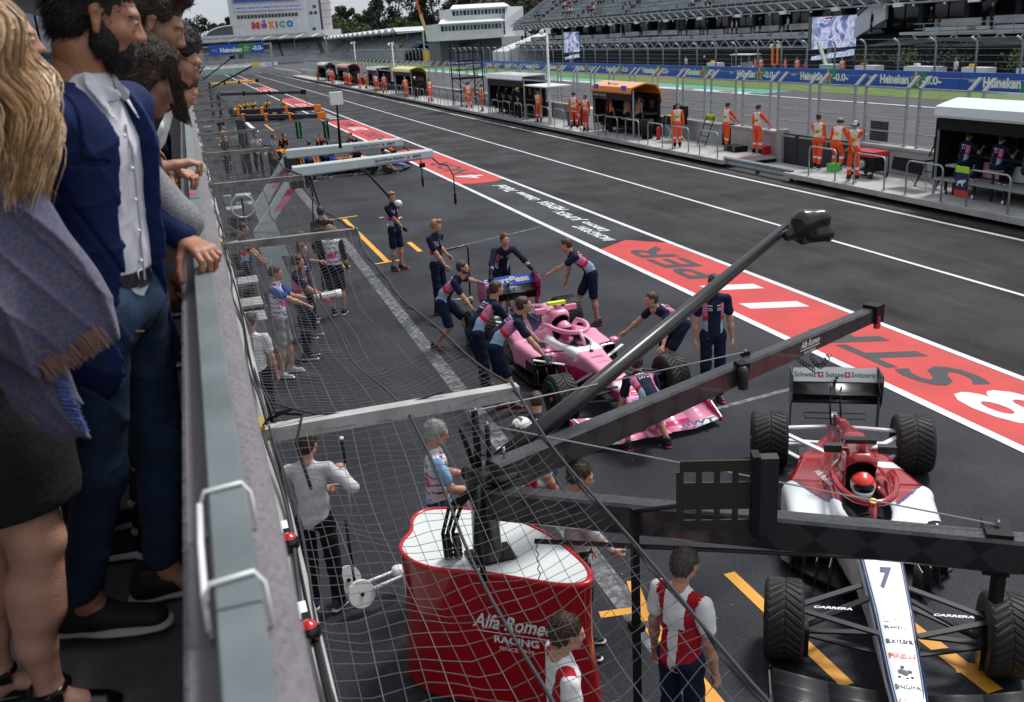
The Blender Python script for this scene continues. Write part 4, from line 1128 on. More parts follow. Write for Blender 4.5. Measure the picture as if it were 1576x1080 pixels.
# ================================================================ TREES
LEAF = [mat('leaf_a', (.025, .05, .02), .8), mat('leaf_b', (.04, .07, .03), .8), mat('leaf_c', (.018, .034, .018), .8), mat('leaf_brown', (.09, .065, .05), .85), mat('leaf_lime', (.07, .1, .025), .8)]
BARK = mat('bark', (.06, .045, .035), .9)
def tree(label, x, y, h, w_, mi, seed, dense=1.0, size=.55, group=None):
    r = np.random.RandomState(seed); g = thing('tree', label, 'tree', (x, y, 0), 0, group)
    b = MB(); b.tube([(0, 0, 0), (.1, 0, h * .4), (-.1, .1, h * .85)], [h * .022, h * .016, h * .005], BARK, 6)
    cl = []
    for i in range(int(15 * dense)):
        a = r.rand() * 6.28; zz = h * (.3 + .68 * r.rand()); rr = w_ * .5 * math.sqrt(r.rand()) * (1.15 - .75 * max(0, (zz / h - .55)) * 2 * .8)
        c = np.array([rr * math.cos(a), rr * math.sin(a), zz]); cl.append(c)
        b.tube([(0, 0, zz * .6), tuple(c)], [h * .008, h * .003], BARK, 4)
    b.build('trunk', g)
    V = []; F = []; mm = []
    for c in cl:
        n = int(95 * dense); cr_ = w_ * (.13 + .1 * r.rand()); k = mi[r.randint(len(mi))]
        P = r.randn(n, 3); P /= np.linalg.norm(P, axis=1)[:, None]; P *= (r.rand(n, 1) ** .45) * cr_ * np.array([1, 1, .85]); P += c
        D1 = r.randn(n, 3); D1 /= np.linalg.norm(D1, axis=1)[:, None]; D2 = np.cross(D1, r.randn(n, 3)); D2 /= np.linalg.norm(D2, axis=1)[:, None]
        s = size * (.6 + .8 * r.rand(n, 1))
        Q = np.stack([P - D1 * s, P + D2 * s * .6, P + D1 * s, P - D2 * s * .6], 1).reshape(-1, 3); o = len(V)
        V += Q.tolist(); F += [[o + 4 * j, o + 4 * j + 1, o + 4 * j + 2, o + 4 * j + 3] for j in range(n)]; mm += [k] * n
    o = link('crown', np_mesh('crown', V, F, LEAF, mm), g)
    return g
TR = [(1, 455, 17, 13, (0, 2)), (9, 460, 18.5, 14, (0, 2, 1)), (18, 455, 16, 10, (0, 1)), (24, 470, 19, 6, (2,)), (-8, 450, 16, 14, (0, 1)),
      (62, 420, 15, 14, (1, 0)), (69, 430, 21, 9, (2, 3)), (66, 400, 13, 16, (1, 4)), (77, 420, 17, 13, (0, 2)), (84, 430, 24, 12, (2,)), (91, 425, 26, 14, (2, 0)), (99, 430, 27, 15, (2,)), (107, 425, 26, 15, (2, 0)), (84, 380, 12, 13, (4, 1)),
      (115, 420, 26, 15, (2, 3)), (124, 420, 25, 14, (3, 2)), (108, 340, 17, 12, (3,)), (116, 330, 18, 13, (3, 0)), (100, 330, 16, 12, (3, 1)), (134, 420, 27, 15, (2,)), (146, 420, 27, 16, (2, 3)), (95, 300, 14, 11, (3,)), (104, 290, 15, 10, (3, 0)), (160, 420, 27, 18, (2,)), (128, 330, 19, 12, (2, 3))]
NM = {0: 'dark green', 1: 'mid green', 2: 'nearly black evergreen', 3: 'bare brownish', 4: 'yellow-green'}
PLC = ['at the far left behind the man with glasses', 'just left of the white tower building', 'beside the arched roof', 'thin and tall by the tower', 'hidden low at the left edge', 'right beside the tower building', 'thin and tall right of the tower', 'low and round right of the tower', 'behind the sawtooth roofs', 'tall in the middle of the far wood', 'tall left of the crane', 'tallest, close left of the crane', 'right behind the crane boom', 'low in front of the evergreens', 'above the control building roof', 'high over the control building', 'behind the scaffold mast', 'right of the crane foot', 'left of the crane foot', 'over the roof ridge of the control building', 'behind the upper end of the grandstand', 'low beside the control building', 'close behind the control building', 'at the right end of the far wood', 'between crane and control building']
for i, (x, y, h, w_, mi) in enumerate(TR): tree('%s tree %s' % (NM[mi[0]], PLC[i]), x, y, h, w_, mi, i + 3, 1.5)
# lattice mast near the trees
g = thing('lattice_mast', 'grey lattice lighting mast in front of the brown trees', 'mast', (76, 250, 0)); b = MB()
for dx, dy in ((0, 0), (2.4, 0), (0, 2), (2.4, 2)): b.bar((dx, dy, 0), (dx, dy, 13), .16, .16, GREY)
for z in np.arange(1, 13, 1.6): b.bar((0, 0, z), (2.4, 0, z + 1.5), .1, .1, GREY); b.bar((0, 0, z), (2.4, 0, z), .1, .1, GREY); b.bar((0, 0, z + 1.5), (0, 2, z), .1, .1, GREY)
for z in (8.2, 9.8): b.box((1.2, 1, z), (4.6, 3, .2), GREY)
b.build('frame', g)
for i in range(3): pass

# plants and tents on the terrace behind the catch fence
for i, (y, lab) in enumerate(((55, 'leafy potted tree behind the catch fence under the awning, nearest the right edge'), (59.5, 'leafy potted tree behind the catch fence, second from the right edge'), (64, 'leafy potted tree behind the catch fence left of the awning post'), (49, 'small leafy potted tree behind the fence at the right edge'))):
    r = np.random.RandomState(i); g = thing('potted_tree', lab, 'plant', (50.5, y, 0)); b = MB(); b.lathe([(.0, 0), (.3, 0), (.36, .5), (0, .5)], WHITE, n=10); b.build('pot', g)
    b = MB(); b.tube([(0, 0, .4), (.05, 0, 1.5)], .04, BARK, 5); b.build('stem', g)
    n = 260; P = r.randn(n, 3) * (.5, .65, .32) + (0, 0, 1.65); s = .13; D1 = r.randn(n, 3); D1 /= np.linalg.norm(D1, axis=1)[:, None]; D2 = np.cross(D1, r.randn(n, 3)); D2 /= np.linalg.norm(D2, axis=1)[:, None]
    Q = np.stack([P - D1 * s, P + D2 * s * .5, P + D1 * s, P - D2 * s * .5], 1).reshape(-1, 3); link('crown', np_mesh('crown', Q.tolist(), [[4 * j, 4 * j + 1, 4 * j + 2, 4 * j + 3] for j in range(n)], LEAF, [i % 2 * 4] * n), g)
for i, (y, l) in enumerate(((47, 3), (52, 2.2), (57, 3.4), (63, 2.4), (86, 2))):
    g = thing('hospitality_counter', 'low white hospitality counter behind the catch fence, ' + ORD[i] + ' from the right edge', 'counter', (50, y, 0)); b = MB(); b.box((0, 0, .9), (.8, l, .55), WHITE); b.box((0, 0, .45), (.6, l - .3, .5), GREY); b.build('counter', g)
    b = MB(); b.box((-.1, l * .2, 1.28), (.3, .35, .2), (ORANGE, YELLOW, WHITE)[i % 3]); b.build('box', g)
gc = thing('golf_cart', 'pale roofed golf cart parked behind the blue barrier among marshals', 'cart', (49.3, 79.5, 0))
b = MB(); b.box((0, 0, 2.0), (1.2, 3.4, .08), WHITE); b.build('roof', gc); b = MB()
for dx in (-.5, .5):
    for dy in (-1.5, 1.5): b.bar((dx, dy, .8), (dx, dy, 2.0), .05, .05, GREY)
b.build('post', gc); b = MB(); b.box((0, 0, .7), (1.2, 3.2, .5), WHITE); b.box((0, -.3, 1.1), (1.1, .3, .5), GREY); b.build('body', gc)
for dx in (-.5, .5):
    for dy in (-1.2, 1.2): b = MB(); b.lathe([(0, -.08), (.28, -.08), (.28, .08), (0, .08)], BLACK, (dx, dy, .28), (1, 0, 0), 12); b.build('wheel', gc)
fs = thing('orange_frame_gantry', 'orange squared frame device held up behind the blue barrier', 'equipment', (48.6, 74.0, 0)); b = MB(); b.bar((0, -.75, 1.2), (0, -.75, 2.75), .15, .15, ORANGE); b.bar((0, .0, 1.2), (0, .0, 2.75), .15, .15, ORANGE); b.bar((0, -.75, 1.2), (0, .0, 1.2), .15, .15, ORANGE); b.box((0, -.9, 2.75), (.2, .3, .35), WHITE); b.box((0, .15, 2.75), (.2, .3, .35), WHITE); b.bar((0, -.35, 0), (0, -.35, 1.2), .1, .1, GREY); b.build('frame', fs)
cr2 = thing('hoist', 'pale green jib arm of a small hoist in front of the large screen', 'hoist', (48.8, 66.5, 0)); b = MB(); b.bar((0, 0, .8), (.2, 1.6, 3.0), .25, .2, mat('pale_green', (.4, .5, .42), .6)); b.box((0, -.4, .8), (1, 1.6, 1.0), mat('pale_green', (.4, .5, .42), .6)); b.build('arm', cr2)
# ================================================================ RACING CARS
def tb(y0, y1, s0, s1, r=.04, xc=(0, 0), m=0, op=0, k=None, mir=False):
    """tapered rounded box between two stations; s = (half width, z low, z high)"""
    def f(P):
        x = np.abs(P[..., 0]) if mir else P[..., 0]
        t = np.clip((P[..., 1] - y0) / (y1 - y0), 0, 1)
        hw = s0[0] + (s1[0] - s0[0]) * t; zl = s0[1] + (s1[1] - s0[1]) * t; zh = s0[2] + (s1[2] - s0[2]) * t; c = xc[0] + (xc[1] - xc[0]) * t
        rr = np.minimum(r, np.minimum(hw, (zh - zl) / 2) * .95)
        dx = np.abs(x - c) - hw + rr; dz = np.abs(P[..., 2] - (zl + zh) / 2) - (zh - zl) / 2 + rr
        dy = np.maximum(np.maximum(min(y0, y1) - P[..., 1], P[..., 1] - max(y0, y1)), 0)
        return np.sqrt(np.maximum(dx, 0) ** 2 + np.maximum(dz, 0) ** 2 + dy ** 2) + np.minimum(np.maximum(dx, dz), 0) - rr
    X = max(xc[0] + s0[0], xc[1] + s1[0])
    lo = np.array([-X if mir else min(xc[0] - s0[0], xc[1] - s1[0]), min(y0, y1), min(s0[1], s1[1])]); hi = np.array([X, max(y0, y1), max(s0[2], s1[2])])
    return (f, lo, hi, m, op, k)
NOSE = [(3.02, .115, .16, .235), (2.5, .145, .2, .345), (1.85, .165, .24, .515), (1.2, .19, .2, .60), (.78, .255, .12, .635), (.1, .31, .08, .60), (-.35, .31, .08, .60)]
car_sub = [el((0, .25, .70), (.235, .52, .24), op=1, k=.03), el((0, -.2, .86), (.085, .14, .055), op=1, k=.01), el((.56, .42, .40), (.15, .13, .06), op=1, k=.01), el((-.56, .42, .40), (.15, .13, .06), op=1, k=.01)]
CP = [tb(a[0], b[0], a[1:], b[1:], .07, k=.002) for a, b in zip(NOSE[:-1], NOSE[1:])]
CP += [tb(.38, -.35, (.2, .13, .49), (.26, .1, .50), .1, (.50, .47), 1, mir=True, k=.05), tb(-.35, -1.25, (.26, .1, .50), (.2, .1, .41), .1, (.47, .30), 1, mir=True, k=.05), tb(-1.25, -2.1, (.2, .1, .41), (.07, .13, .3), .07, (.3, .08), 1, mir=True, k=.05)]
CP += [tb(-.16, -.7, (.15, .55, .965), (.125, .5, .93), .1, m=2, k=.05), tb(-.7, -1.6, (.125, .5, .93), (.05, .42, .70), .08, m=2, k=.05), tb(-1.6, -2.35, (.05, .42, .70), (.03, .3, .46), .04, m=2, k=.05), tb(-.3, -1.5, (.3, .1, .62), (.15, .1, .48), .14, m=2, k=.12), tb(-1.5, -2.3, (.15, .1, .48), (.09, .14, .34), .08, m=2, k=.06)]
_cv = sdf_mesh(CP + car_sub, .0155, .02)
CV, CF = _cv[0], _cv[1]
CC = CV[CF].mean(1)
_dark = np.zeros(len(CF), bool)
for (f, lo, hi, m, op, k) in car_sub: _dark |= f(CC) < .008
CARB = mat('carbon', (.008, .008, .010), .3, nscale=60, namt=.3, coat=.3)
CARB2 = mat('satin_carbon', (.016, .017, .020), .42)
def paint(name, col, rough=.28): return mat(name, col, rough, coat=.6, nscale=.8, namt=.05)
PAL = dict(pink=paint('pink_paint', (.78, .27, .43)), white=paint('car_white', (.74, .78, .80)), alfared=paint('deep_red_paint', (.33, .005, .010), .22), navy=paint('navy_paint', (.015, .03, .12)), blue=paint('car_blue', (.012, .09, .55), .4), orange=paint('car_orange', (.9, .26, .01)), yellow=paint('car_yellow', (.8, .6, .02)), black=paint('car_black', (.015, .015, .018)), magenta=paint('magenta_paint', (.55, .02, .12)))
def livery(kind):
    x, y, z = CC.T; ax = np.abs(x); n = len(CC); mi = np.zeros(n, int)
    if kind == 'alfa':
        ms = [PAL['white'], PAL['alfared'], PAL['navy'], BLACKG]
        # red upper rear with a curved edge to the white sidepod shoulders
        edge = .36 + .42 * np.clip((-.05 - y) / .6, -1.0, 1) + .12 * (z - .4)
        mi[(y < .62) & (ax < edge) & (z > .30)] = 1; mi[(y < -.62) & (z > .14)] = 1; mi[(z > .62) & (y < .4)] = 1
        mi[(y < .62) & (np.abs(ax - edge) < .02) & (z > .2) & (y > -.6)] = 2
        hw = np.interp(y, [1.2, 1.85, 2.5, 3.02], [.175, .135, .092, .062])
        mi[(x < 0) & (y < -.75) & (y > -1.3) & (z > .3) & (z < .52) & (np.sin(y * 14 + z * 22) > .1)] = 0
        mi[(y > .7) & (z < .2)] = 3
    elif kind == 'pink':
        ms = [PAL['pink'], PAL['white'], PAL['blue'], BLACKG, PAL['magenta'], PAL['navy']]
        mi[(y > .55) & (y < .95) & (z > .52)] = 1; mi[(y < .6) & (y > -.1) & (ax > .2) & (z > .5)] = 1
        mi[(y > 2.0) & (y < 2.12)] = 1
        mi[(z > .5) & (y < -.62) & (z < .9 + (y + .6) * .22) & (y > -2)] = 5
        mi[(z > .68) & (y < -.8) & (y > -1.5) & (z > .93 + (y + .7) * .22)] = 0
        mi[(ax > .25) & (z < .16)] = 3; mi[(z < .26 + .18 * np.clip((y - .2), 0, 1)) & (y > .2) & (y < 2.2) & (z < .4)] = 4
        mi[(ax > .3) & (y > .1) & (z < .34)] = 3
    elif kind == 'mcl': ms = [PAL['orange'], PAL['blue'], BLACKG]; mi[(np.sin(y * 3.1 + z * 4) > .45)] = 1; mi[z < .2] = 2; mi[(z > .7)] = 0; mi[y > 2.3] = 1
    elif kind == 'yellow': ms = [PAL['black'], PAL['yellow'], BLACKG]; mi[(y > .8) & (z > .33)] = 1; mi[(z > .75)] = 1
    elif kind == 'white': ms = [PAL['white'], PAL['black'], BLACKG]; mi[z < .25] = 1
    elif kind == 'red': ms = [PAL['alfared'], PAL['black'], BLACKG]
    ms.append(BLACK); mi[_dark] = len(ms) - 1
    return ms, mi
RUB = mat('tyre_rubber', (.012, .012, .013), .6, nscale=30, namt=.25, spec=.35); GRN = mat('tyre_green_mark', (.08, .5, .03), .5); RIM = mat('wheel_rim', (.02, .02, .022), .3, .6)
def tyre_mesh(wd, R=.335, det=True):
    n = 180 if det else 28; prof = [(.165, -.5), (.19, -.49), (.25, -.52), (.305, -.5), (.325, -.45)] + [(R, t) for t in np.linspace(-.40, .40, 17 if det else 3)] + [(.325, .45), (.305, .5), (.25, .52), (.19, .49), (.165, .5), (.165, -.5)]
    V = []; F = []
    for i, (r, h) in enumerate(prof):
        for k in range(n):
            a = 2 * PI * k / n; rr = r
            if det and abs(h) <= .40:
                ph = (a * 30 / (2 * PI) + abs(h) * 3.4) % 1
                if ph < .2 and abs(h) > .03: rr -= .008
                if abs(abs(h) - .13) < .02: rr -= .009
                if abs(h) < .02: rr -= .009
            V.append((h * wd, rr * math.cos(a), rr * math.sin(a)))
    for i in range(len(prof) - 1):
        for k in range(n): k2 = (k + 1) % n; F.append([i * n + k, i * n + k2, (i + 1) * n + k2, (i + 1) * n + k])
    return np_mesh('tyre', V, F, [RUB], smooth=not det)
TY = {('f', True): tyre_mesh(.305), ('r', True): tyre_mesh(.405), ('f', False): tyre_mesh(.305, det=False), ('r', False): tyre_mesh(.405, det=False)}
def rim_mesh(wd, side):
    b = MB(); e = side * wd * .46
    b.lathe([(.168, 0), (.16, side * .02), (.15, -side * .04), (.05, -side * .06), (.04, side * .0), (0, side * .0)], RIM, (e, 0, 0), (1, 0, 0), 24)
    for k in range(10): a = k * PI / 5; b.bar((e - side * .03, .04 * math.cos(a), .04 * math.sin(a)), (e - side * .005, .155 * math.cos(a + .2), .155 * math.sin(a + .2)), .016, .02, DARK)
    b.lathe([(.035, -.02), (.035, .02), (0, .03)], RED, (e, 0, 0), (side, 0, 0), 8)
    b.lathe([(.1, -wd * .4), (.1, wd * .4)], DARK, (0, 0, 0), (1, 0, 0), 14)
    return b.mesh('rim')
RM = {(w_, s): rim_mesh({'f': .305, 'r': .405}[w_], s) for w_ in 'fr' for s in (1, -1)}
def arc_mark(wd, side, a0, a1, m=None):
    b = MB(); ts = np.linspace(a0, a1, 12); x = side * (wd * .5 + .009)
    vs = [(x, r * math.cos(t), r * math.sin(t)) for t in ts for r in (.245, .268)]
    b.add(vs, [(2 * i, 2 * i + 1, 2 * i + 3, 2 * i + 2) for i in range(11)], m or GRN); return b.mesh('sidewall_mark')
AM = {(w_, s): arc_mark({'f': .305, 'r': .405}[w_], s, .5, 1.9) for w_ in 'fr' for s in (1, -1)}; AM2 = {(w_, s): arc_mark({'f': .305, 'r': .405}[w_], s, 3.6, 5.0) for w_ in 'fr' for s in (1, -1)}

def aero(b, p0, p1, c, th, m, camber=.03, pitch=0):
    """wing element between two span ends; chord c along y"""
    rings = []
    for p in (p0, p1):
        r = []
        for t in np.linspace(0, 2 * PI, 15)[:-1]:
            u = math.cos(t) * .5; v = math.sin(t) * th * .5 * (1 - .5 * u) - camber * (1 - 4 * u * u)
            r.append((p[0], p[1] + c * (u * math.cos(pitch) - 0) - v * math.sin(pitch), p[2] + v * math.cos(pitch) - c * u * math.sin(pitch)))
        rings.append(r)
    b.loft(rings, m)

def f1car(label, x, y, ang, kind, det=True, steer=0, gwing=None):
    """nose direction ang (radians from +X)"""
    g = thing('racing_car', label, 'racing car', (x, y, .012), ang - PI / 2, 'racing cars in the pit lane')
    ms, mi = livery(kind)
    body = link('body', np_mesh('body', CV, CF, ms, mi, smooth=True), g)
    b = MB(); b.plate([(.2, 1.0), (.55, .7), (.78, .45), (.8, -1.3), (.45, -1.6), (.42, -2.2), (-.42, -2.2), (-.45, -1.6), (-.8, -1.3), (-.78, .45), (-.55, .7), (-.2, 1.0)], (0, 0, .045), (1, 0, 0), (0, 1, 0), .03, CARB)
    for s in (1, -1):
        for i in range(14): b.box((s * .72, -.55 - i * .05, .09), (.12, .012, .03), CARB2)
    b.build('floor', g)
    c_wing = {'alfa': CARB2, 'pink': PAL['pink'], 'mcl': CARB2, 'yellow': PAL['black']}.get(kind, CARB)
    for w_, s, wy, tx in (('f', 1, 1.83, .845), ('f', -1, 1.83, .845), ('r', 1, -1.83, .8), ('r', -1, -1.83, .8)):
        wh = thing('wheel', None, None); wh.parent = g; wh.location = (s * tx, wy, .335)
        if w_ == 'f': wh.rotation_euler = (0, 0, steer)
        link('tyre', TY[(w_, det)], wh); link('rim', RM[(w_, s)], wh)
        if det: link('sidewall_mark', AM[(w_, s)], wh); link('sidewall_mark', AM2[(w_, s)], wh)
        # suspension
        b = MB(); X = s * (tx - .12)
        if w_ == 'f':
            for (a, c) in (((s * .14, 2.15, .47), (X, 1.86, .45)), ((s * .16, 1.45, .47), (X, 1.8, .45)), ((s * .13, 2.1, .26), (X, 1.86, .23)), ((s * .17, 1.35, .24), (X, 1.8, .23)), ((s * .14, 1.98, .36), (X, 1.95, .31)), ((s * .16, 1.7, .5), (X, 1.83, .24))):
                b.bar(a, c, .055, .018, CARB2)
            b.box((s * (tx - .17), 1.83, .2), (.05, .28, .26), CARB)
        else:
            for (a, c) in (((s * .16, -1.3, .4), (X, -1.78, .46)), ((s * .12, -2.15, .38), (X, -1.88, .46)), ((s * .18, -1.25, .2), (X, -1.78, .24)), ((s * .1, -2.1, .2), (X, -1.88, .24)), ((s * .14, -1.83, .3), (X, -1.83, .33))):
                b.bar(a, c, .06, .022, PAL['white'] if kind in ('alfa', 'pink') else CARB2)
        b.build('suspension_arm', g)
    # front wing
    b = MB()
    for s in (1, -1):
        ne = 5 if det else 3
        for e in range(ne):
            yy = 2.98 - e * .115; z0 = .085 + e * .028; 
            aero(b, (s * .16, yy + .0, .1 + e * .012), (s * .55, yy, z0), .12, .13 * .12, c_wing if e != 1 else (PAL['magenta'] if kind == 'pink' else c_wing), .01, .25 + e * .06)
            aero(b, (s * .55, yy, z0), (s * .96, yy - .1, z0 + .015), .12, .13 * .12, c_wing if not (kind == 'pink' and e == 0) else PAL['white'], .01, .2 + e * .07)
    aero(b, (-.16, 2.98, .1), (.16, 2.98, .1), .22, .02, c_wing, .01, 0)
    b.build('front_wing', g)
    for s in (1, -1):
        b = MB(); b.plate([(-.28, 0), (.24, 0), (.24, .07), (-.02, .2), (-.28, .22)], (s * .98, 2.72, .05), (0, 1, 0), (0, 0, 1), .012, {'pink': PAL['magenta'], 'alfa': CARB2}.get(kind, c_wing)); b.build('front_endplate', g)
        b = MB(); b.plate([(-.12, 0), (.1, 0), (.06, .12), (-.12, .14)], (s * .072, 2.8, .1), (0, 1, 0), (0, 0, 1), .012, PAL['white'] if kind != 'yellow' else CARB); b.build('wing_pylon', g)
    # rear wing
    rc_ = {'alfa': PAL['white'], 'pink': PAL['blue'], 'mcl': PAL['orange'], 'yellow': PAL['yellow']}.get(kind, CARB)
    b = MB(); aero(b, (-.5, -2.4, .77), (.5, -2.4, .77), .26, .03, CARB, .03, .25); aero(b, (-.5, -2.42, .68), (.5, -2.42, .68), .06, .02, CARB, .005, .2); [aero(b, (-.5, -2.46, zz), (.5, -2.46, zz), .07, .02, CARB, .01, .5) for zz in (.63, .585)]; b.box((0, -2.53, .77), (.98, .012, .08), CARB); b.build('rear_wing', g)
    b = MB(); b.plate([(-.49, 0), (-.46, -.02), (.46, -.02), (.49, 0), (.49, .165), (.02, .18), (-.02, .18), (-.49, .165)], (0, -2.57, .80), (-1, 0, 0), (0, -.42, .9), .012, rc_ if kind != 'alfa' else PAL['white']); fl = b.build('rear_flap', g)
    up = np.array((0, -.42, .9)) / np.linalg.norm((0, -.42, .9)); nn = np.array([0, .9, .42]) / 1.0
    ctr = np.array([0, -2.57, .80]) + up * .085 + nn * .019
    if det:
        if kind == 'alfa':
            ink = mat('grey_ink', (.12, .13, .15), .5)
            for tx_, xx, ww in (('Schweiz', .345, .24), ('Suisse', .0, .2), ('Svizzera', -.335, .26)): text(tx_, ctr + (xx, 0, 0), (-1, 0, 0), up, ww * 1.06, .062, ink, fl, bold=.012)
            for xx in (.165, -.15):
                m_ = MB(); m_.plate([(-.032, -.032), (.032, -.032), (.032, .032), (-.032, .032)], ctr + (xx, 0, 0) + nn * .001, (-1, 0, 0), up, -.002, RED); q = nn * .0035
                m_.plate([(-.02, -.006), (.02, -.006), (.02, .006), (-.02, .006)], ctr + (xx, 0, 0) + q, (-1, 0, 0), up, -.001, WHITE); m_.plate([(-.006, -.02), (.006, -.02), (.006, .02), (-.006, .02)], ctr + (xx, 0, 0) + q * 1.2, (-1, 0, 0), up, -.001, WHITE); m_.build('flag_emblem', fl)
        elif kind == 'pink': text('SportPesa', ctr, (-1, 0, 0), up, .86, .15, WHITE, fl, bold=.04)
    for s in (1, -1):
        b = MB(); b.plate([(-.22, .55), (.05, .38), (.26, .3), (.3, .0), (.26, -.02), (.14, .05), (-.02, -.2), (-.12, -.42), (-.2, -.42), (-.16, -.1), (-.26, .08)][::1] if False else [(-.28, .33), (.16, .36), (.2, .3), (.16, .02), (.02, -.12), (-.03, -.42), (-.12, -.42), (-.14, -.12), (-.28, -.02)], (s * .51, -2.45, .62), (0, 1, 0), (0, 0, 1), .012 * s, {'pink': PAL['magenta'], 'alfa': CARB}.get(kind, CARB)); b.build('rear_endplate', g)
    b = MB()
    for s in (.06, -.06): b.tube([(s, -2.2, .38), (s, -2.42, .6), (s, -2.4, .8)], .012, CARB, 6)
    b.box((0, -2.38, .35), (.08, .3, .12), PAL['white']); b.bar((0, -2.55, .82), (0, -2.35, .93), .03, .03, CARB); b.build('wing_support', g)
    b = MB(); b.tube([(.35, -2.3, .42), (-.35, -2.3, .42), (-.36, -2.38, .46), (.36, -2.38, .46), (.35, -2.3, .42)], .008, CARB, 5); b.build('t_wing', g)
    # halo
    hc_ = {'alfa': PAL['alfared'], 'pink': PAL['pink'], 'mcl': PAL['black']}.get(kind, PAL['black'])
    b = MB(); b.tube([(0, .80, .60), (0, .70, .73), (0, .6, .805)], [.022, .028, .04], hc_, 8)
    hp = [(s_ * .0, 0, 0) for s_ in ()]
    arc = [(.28 * math.sin(t), .1 + .5 * math.cos(t) ** 1, .80) for t in np.linspace(-PI / 2, PI / 2, 13)]
    b.tube([(-.29, -.28, .66), (-.285, -.15, .76)] + arc + [(.285, -.15, .76), (.29, -.28, .66)], .036, hc_, 10); b.build('halo', g)
    if kind == 'alfa': b = MB(); b.lathe([(.0, .003), (.035, .0)], YELLOW, (0, .63, .845), (0, .3, 1), 14); b.build('emblem', g)
    # mirrors, camera, details
    for s in (1, -1):
        b = MB(); b.loft([[(s * .56 + .075 * math.cos(t) * k_, .62 + yy, .60 + .04 * math.sin(t) * k_) for t in np.linspace(0, 2 * PI, 10)[:-1]] for yy, k_ in ((-.05, 1), (.0, .95), (.06, .4))], BLACKG if kind == 'alfa' else PAL['pink'] if kind == 'pink' else CARB); b.bar((s * .28, .6, .55), (s * .52, .6, .58), .04, .012, CARB); b.build('mirror', g)
        b = MB()
        for i in range(4): b.plate([(-.1, 0), (.1, 0), (.06, .28 - .03 * i), (-.1, .32 - .03 * i)], (s * (.38 + .1 * i), .95 - i * .14, .07), (.25 * s, 1, 0), (0, 0, 1), .008, CARB2)
        b.plate([(0, 0), (.12, 0), (.3, .34), (.18, .36)], (s * .7, .45, .1), (-.2 * s, -.4, .0), (0, 0, 1), .01, CARB); b.bar((s * .34, .78, .4), (s * .74, .52, .46), .05, .015, PAL['white'] if kind in ('alfa', 'pink') else CARB); b.build('bargeboard', g)
    b = MB(); b.box((0, -.27, 1.0), (.07, .2, .06), hc_); b.box((.01, -.27, 1.045), (.3, .09, .045), BLACKG if kind != 'pink' else mat('neon_cam', (.6, .8, .02), .4)); b.build('roof_camera', g)
    for s in (1, -1): b = MB(); b.box((s * .26, -.33, .93), (.17, .08, .075), CARB2 if kind != 'pink' else PAL['pink']); b.bar((0, -.33, .92), (s * .2, -.33, .92), .04, .03, hc_); b.build('airbox_winglet', g)
    b = MB(); b.lathe([(0, .02), (.03, .02), (.03, 0)], BLACKG, (0, 1.0, .62), n=8); b.bar((0, .95, .62), (0, .95, .72), .008, .01, CARB); b.build('antenna', g)
    b = MB(); b.tube([(.12 * math.cos(t), .5, .56 + .08 * math.sin(t)) for t in np.linspace(0, 2 * PI, 10)], .014, BLACK, 6); b.build('steering_wheel', g)
    return g

def driver(label, car_loc, ang, cols):
    """helmeted driver sitting in the cockpit"""
    g = thing('person', label, 'person', car_loc, ang - PI / 2)
    P = [rc((0, -.1, .38), (0, .1, .3), .16, .14, 2), rc((-.16, 0, .46), (.16, 0, .46), .08, .08, 2), rc((-.18, .02, .46), (-.12, .4, .52), .05, .04, 2), rc((.18, .02, .46), (.12, .4, .52), .05, .04, 2), rc((0, 0, .5), (0, .02, .58), .06, .06, 2)]
    geo('body', sdf_mesh(P, .015, .03), [cols[0], cols[0], cols[0]], g)
    h = sdf_mesh([el((0, 0, .69), (.118, .145, .125)), el((0, .06, .645), (.09, .1, .085)), el((0, .11, .70), (.12, .07, .04), op=1, k=.004), rc((-.03, .0, .80), (.03, 0, .80), .02, .02)], .01, .02)
    c = h[0][h[1]].mean(1); mi = np.zeros(len(c), int)
    mi[(c[:, 2] > .735) | ((c[:, 2] > .69) & (np.sin(c[:, 0] * 40 + c[:, 1] * 25) > .2))] = 1; mi[c[:, 2] < .62] = 1
    geo('helmet', h, [cols[1], cols[2], BLACKG], g, midx=mi)
    geo('visor', sdf_mesh([el((0, .005, .69), (.113, .14, .118)), el((0, -.08, .69), (.2, .13, .2), op=1, k=.002), el((0, 0, .85), (.3, .3, .1), op=1, k=.002), el((0, 0, .55), (.3, .3, .1), op=1, k=.002)], .01, .005), [BLACKG], g)
    return g

ALF = f1car('red and white racing car with number 7 and black wings rolling into its box', 5.70, 6.90, rad(-120.5), 'alfa', steer=rad(-3))
driver('helmeted driver in the red and white racing car, white helmet with red top', (5.70, 6.90, .012), rad(-120.5), (BLACKC, PAL['white'], mat('helmet_red', (.7, .04, .03), .3)))
_top = CV[CV[:, 2] > .14]
def surf(x, y):
    d = (np.abs(_top[:, 0] - x) < .022) & (np.abs(_top[:, 1] - y) < .022)
    if not d.any(): return .2
    q = _top[d]; q = q[q[:, 2] > q[:, 2].max() - .02]; A = np.c_[q[:, :2], np.ones(len(q))]
    c = np.linalg.lstsq(A, q[:, 2], rcond=None)[0] if len(q) > 5 else (0, 0, q[:, 2].max()); return float(c[0] * x + c[1] * y + c[2])
def nose_z(x, y):
    q = NOSE[::-1]; hw = np.interp(y, [p[0] for p in q], [p[1] for p in q]); return surf(x, y) + .005, hw
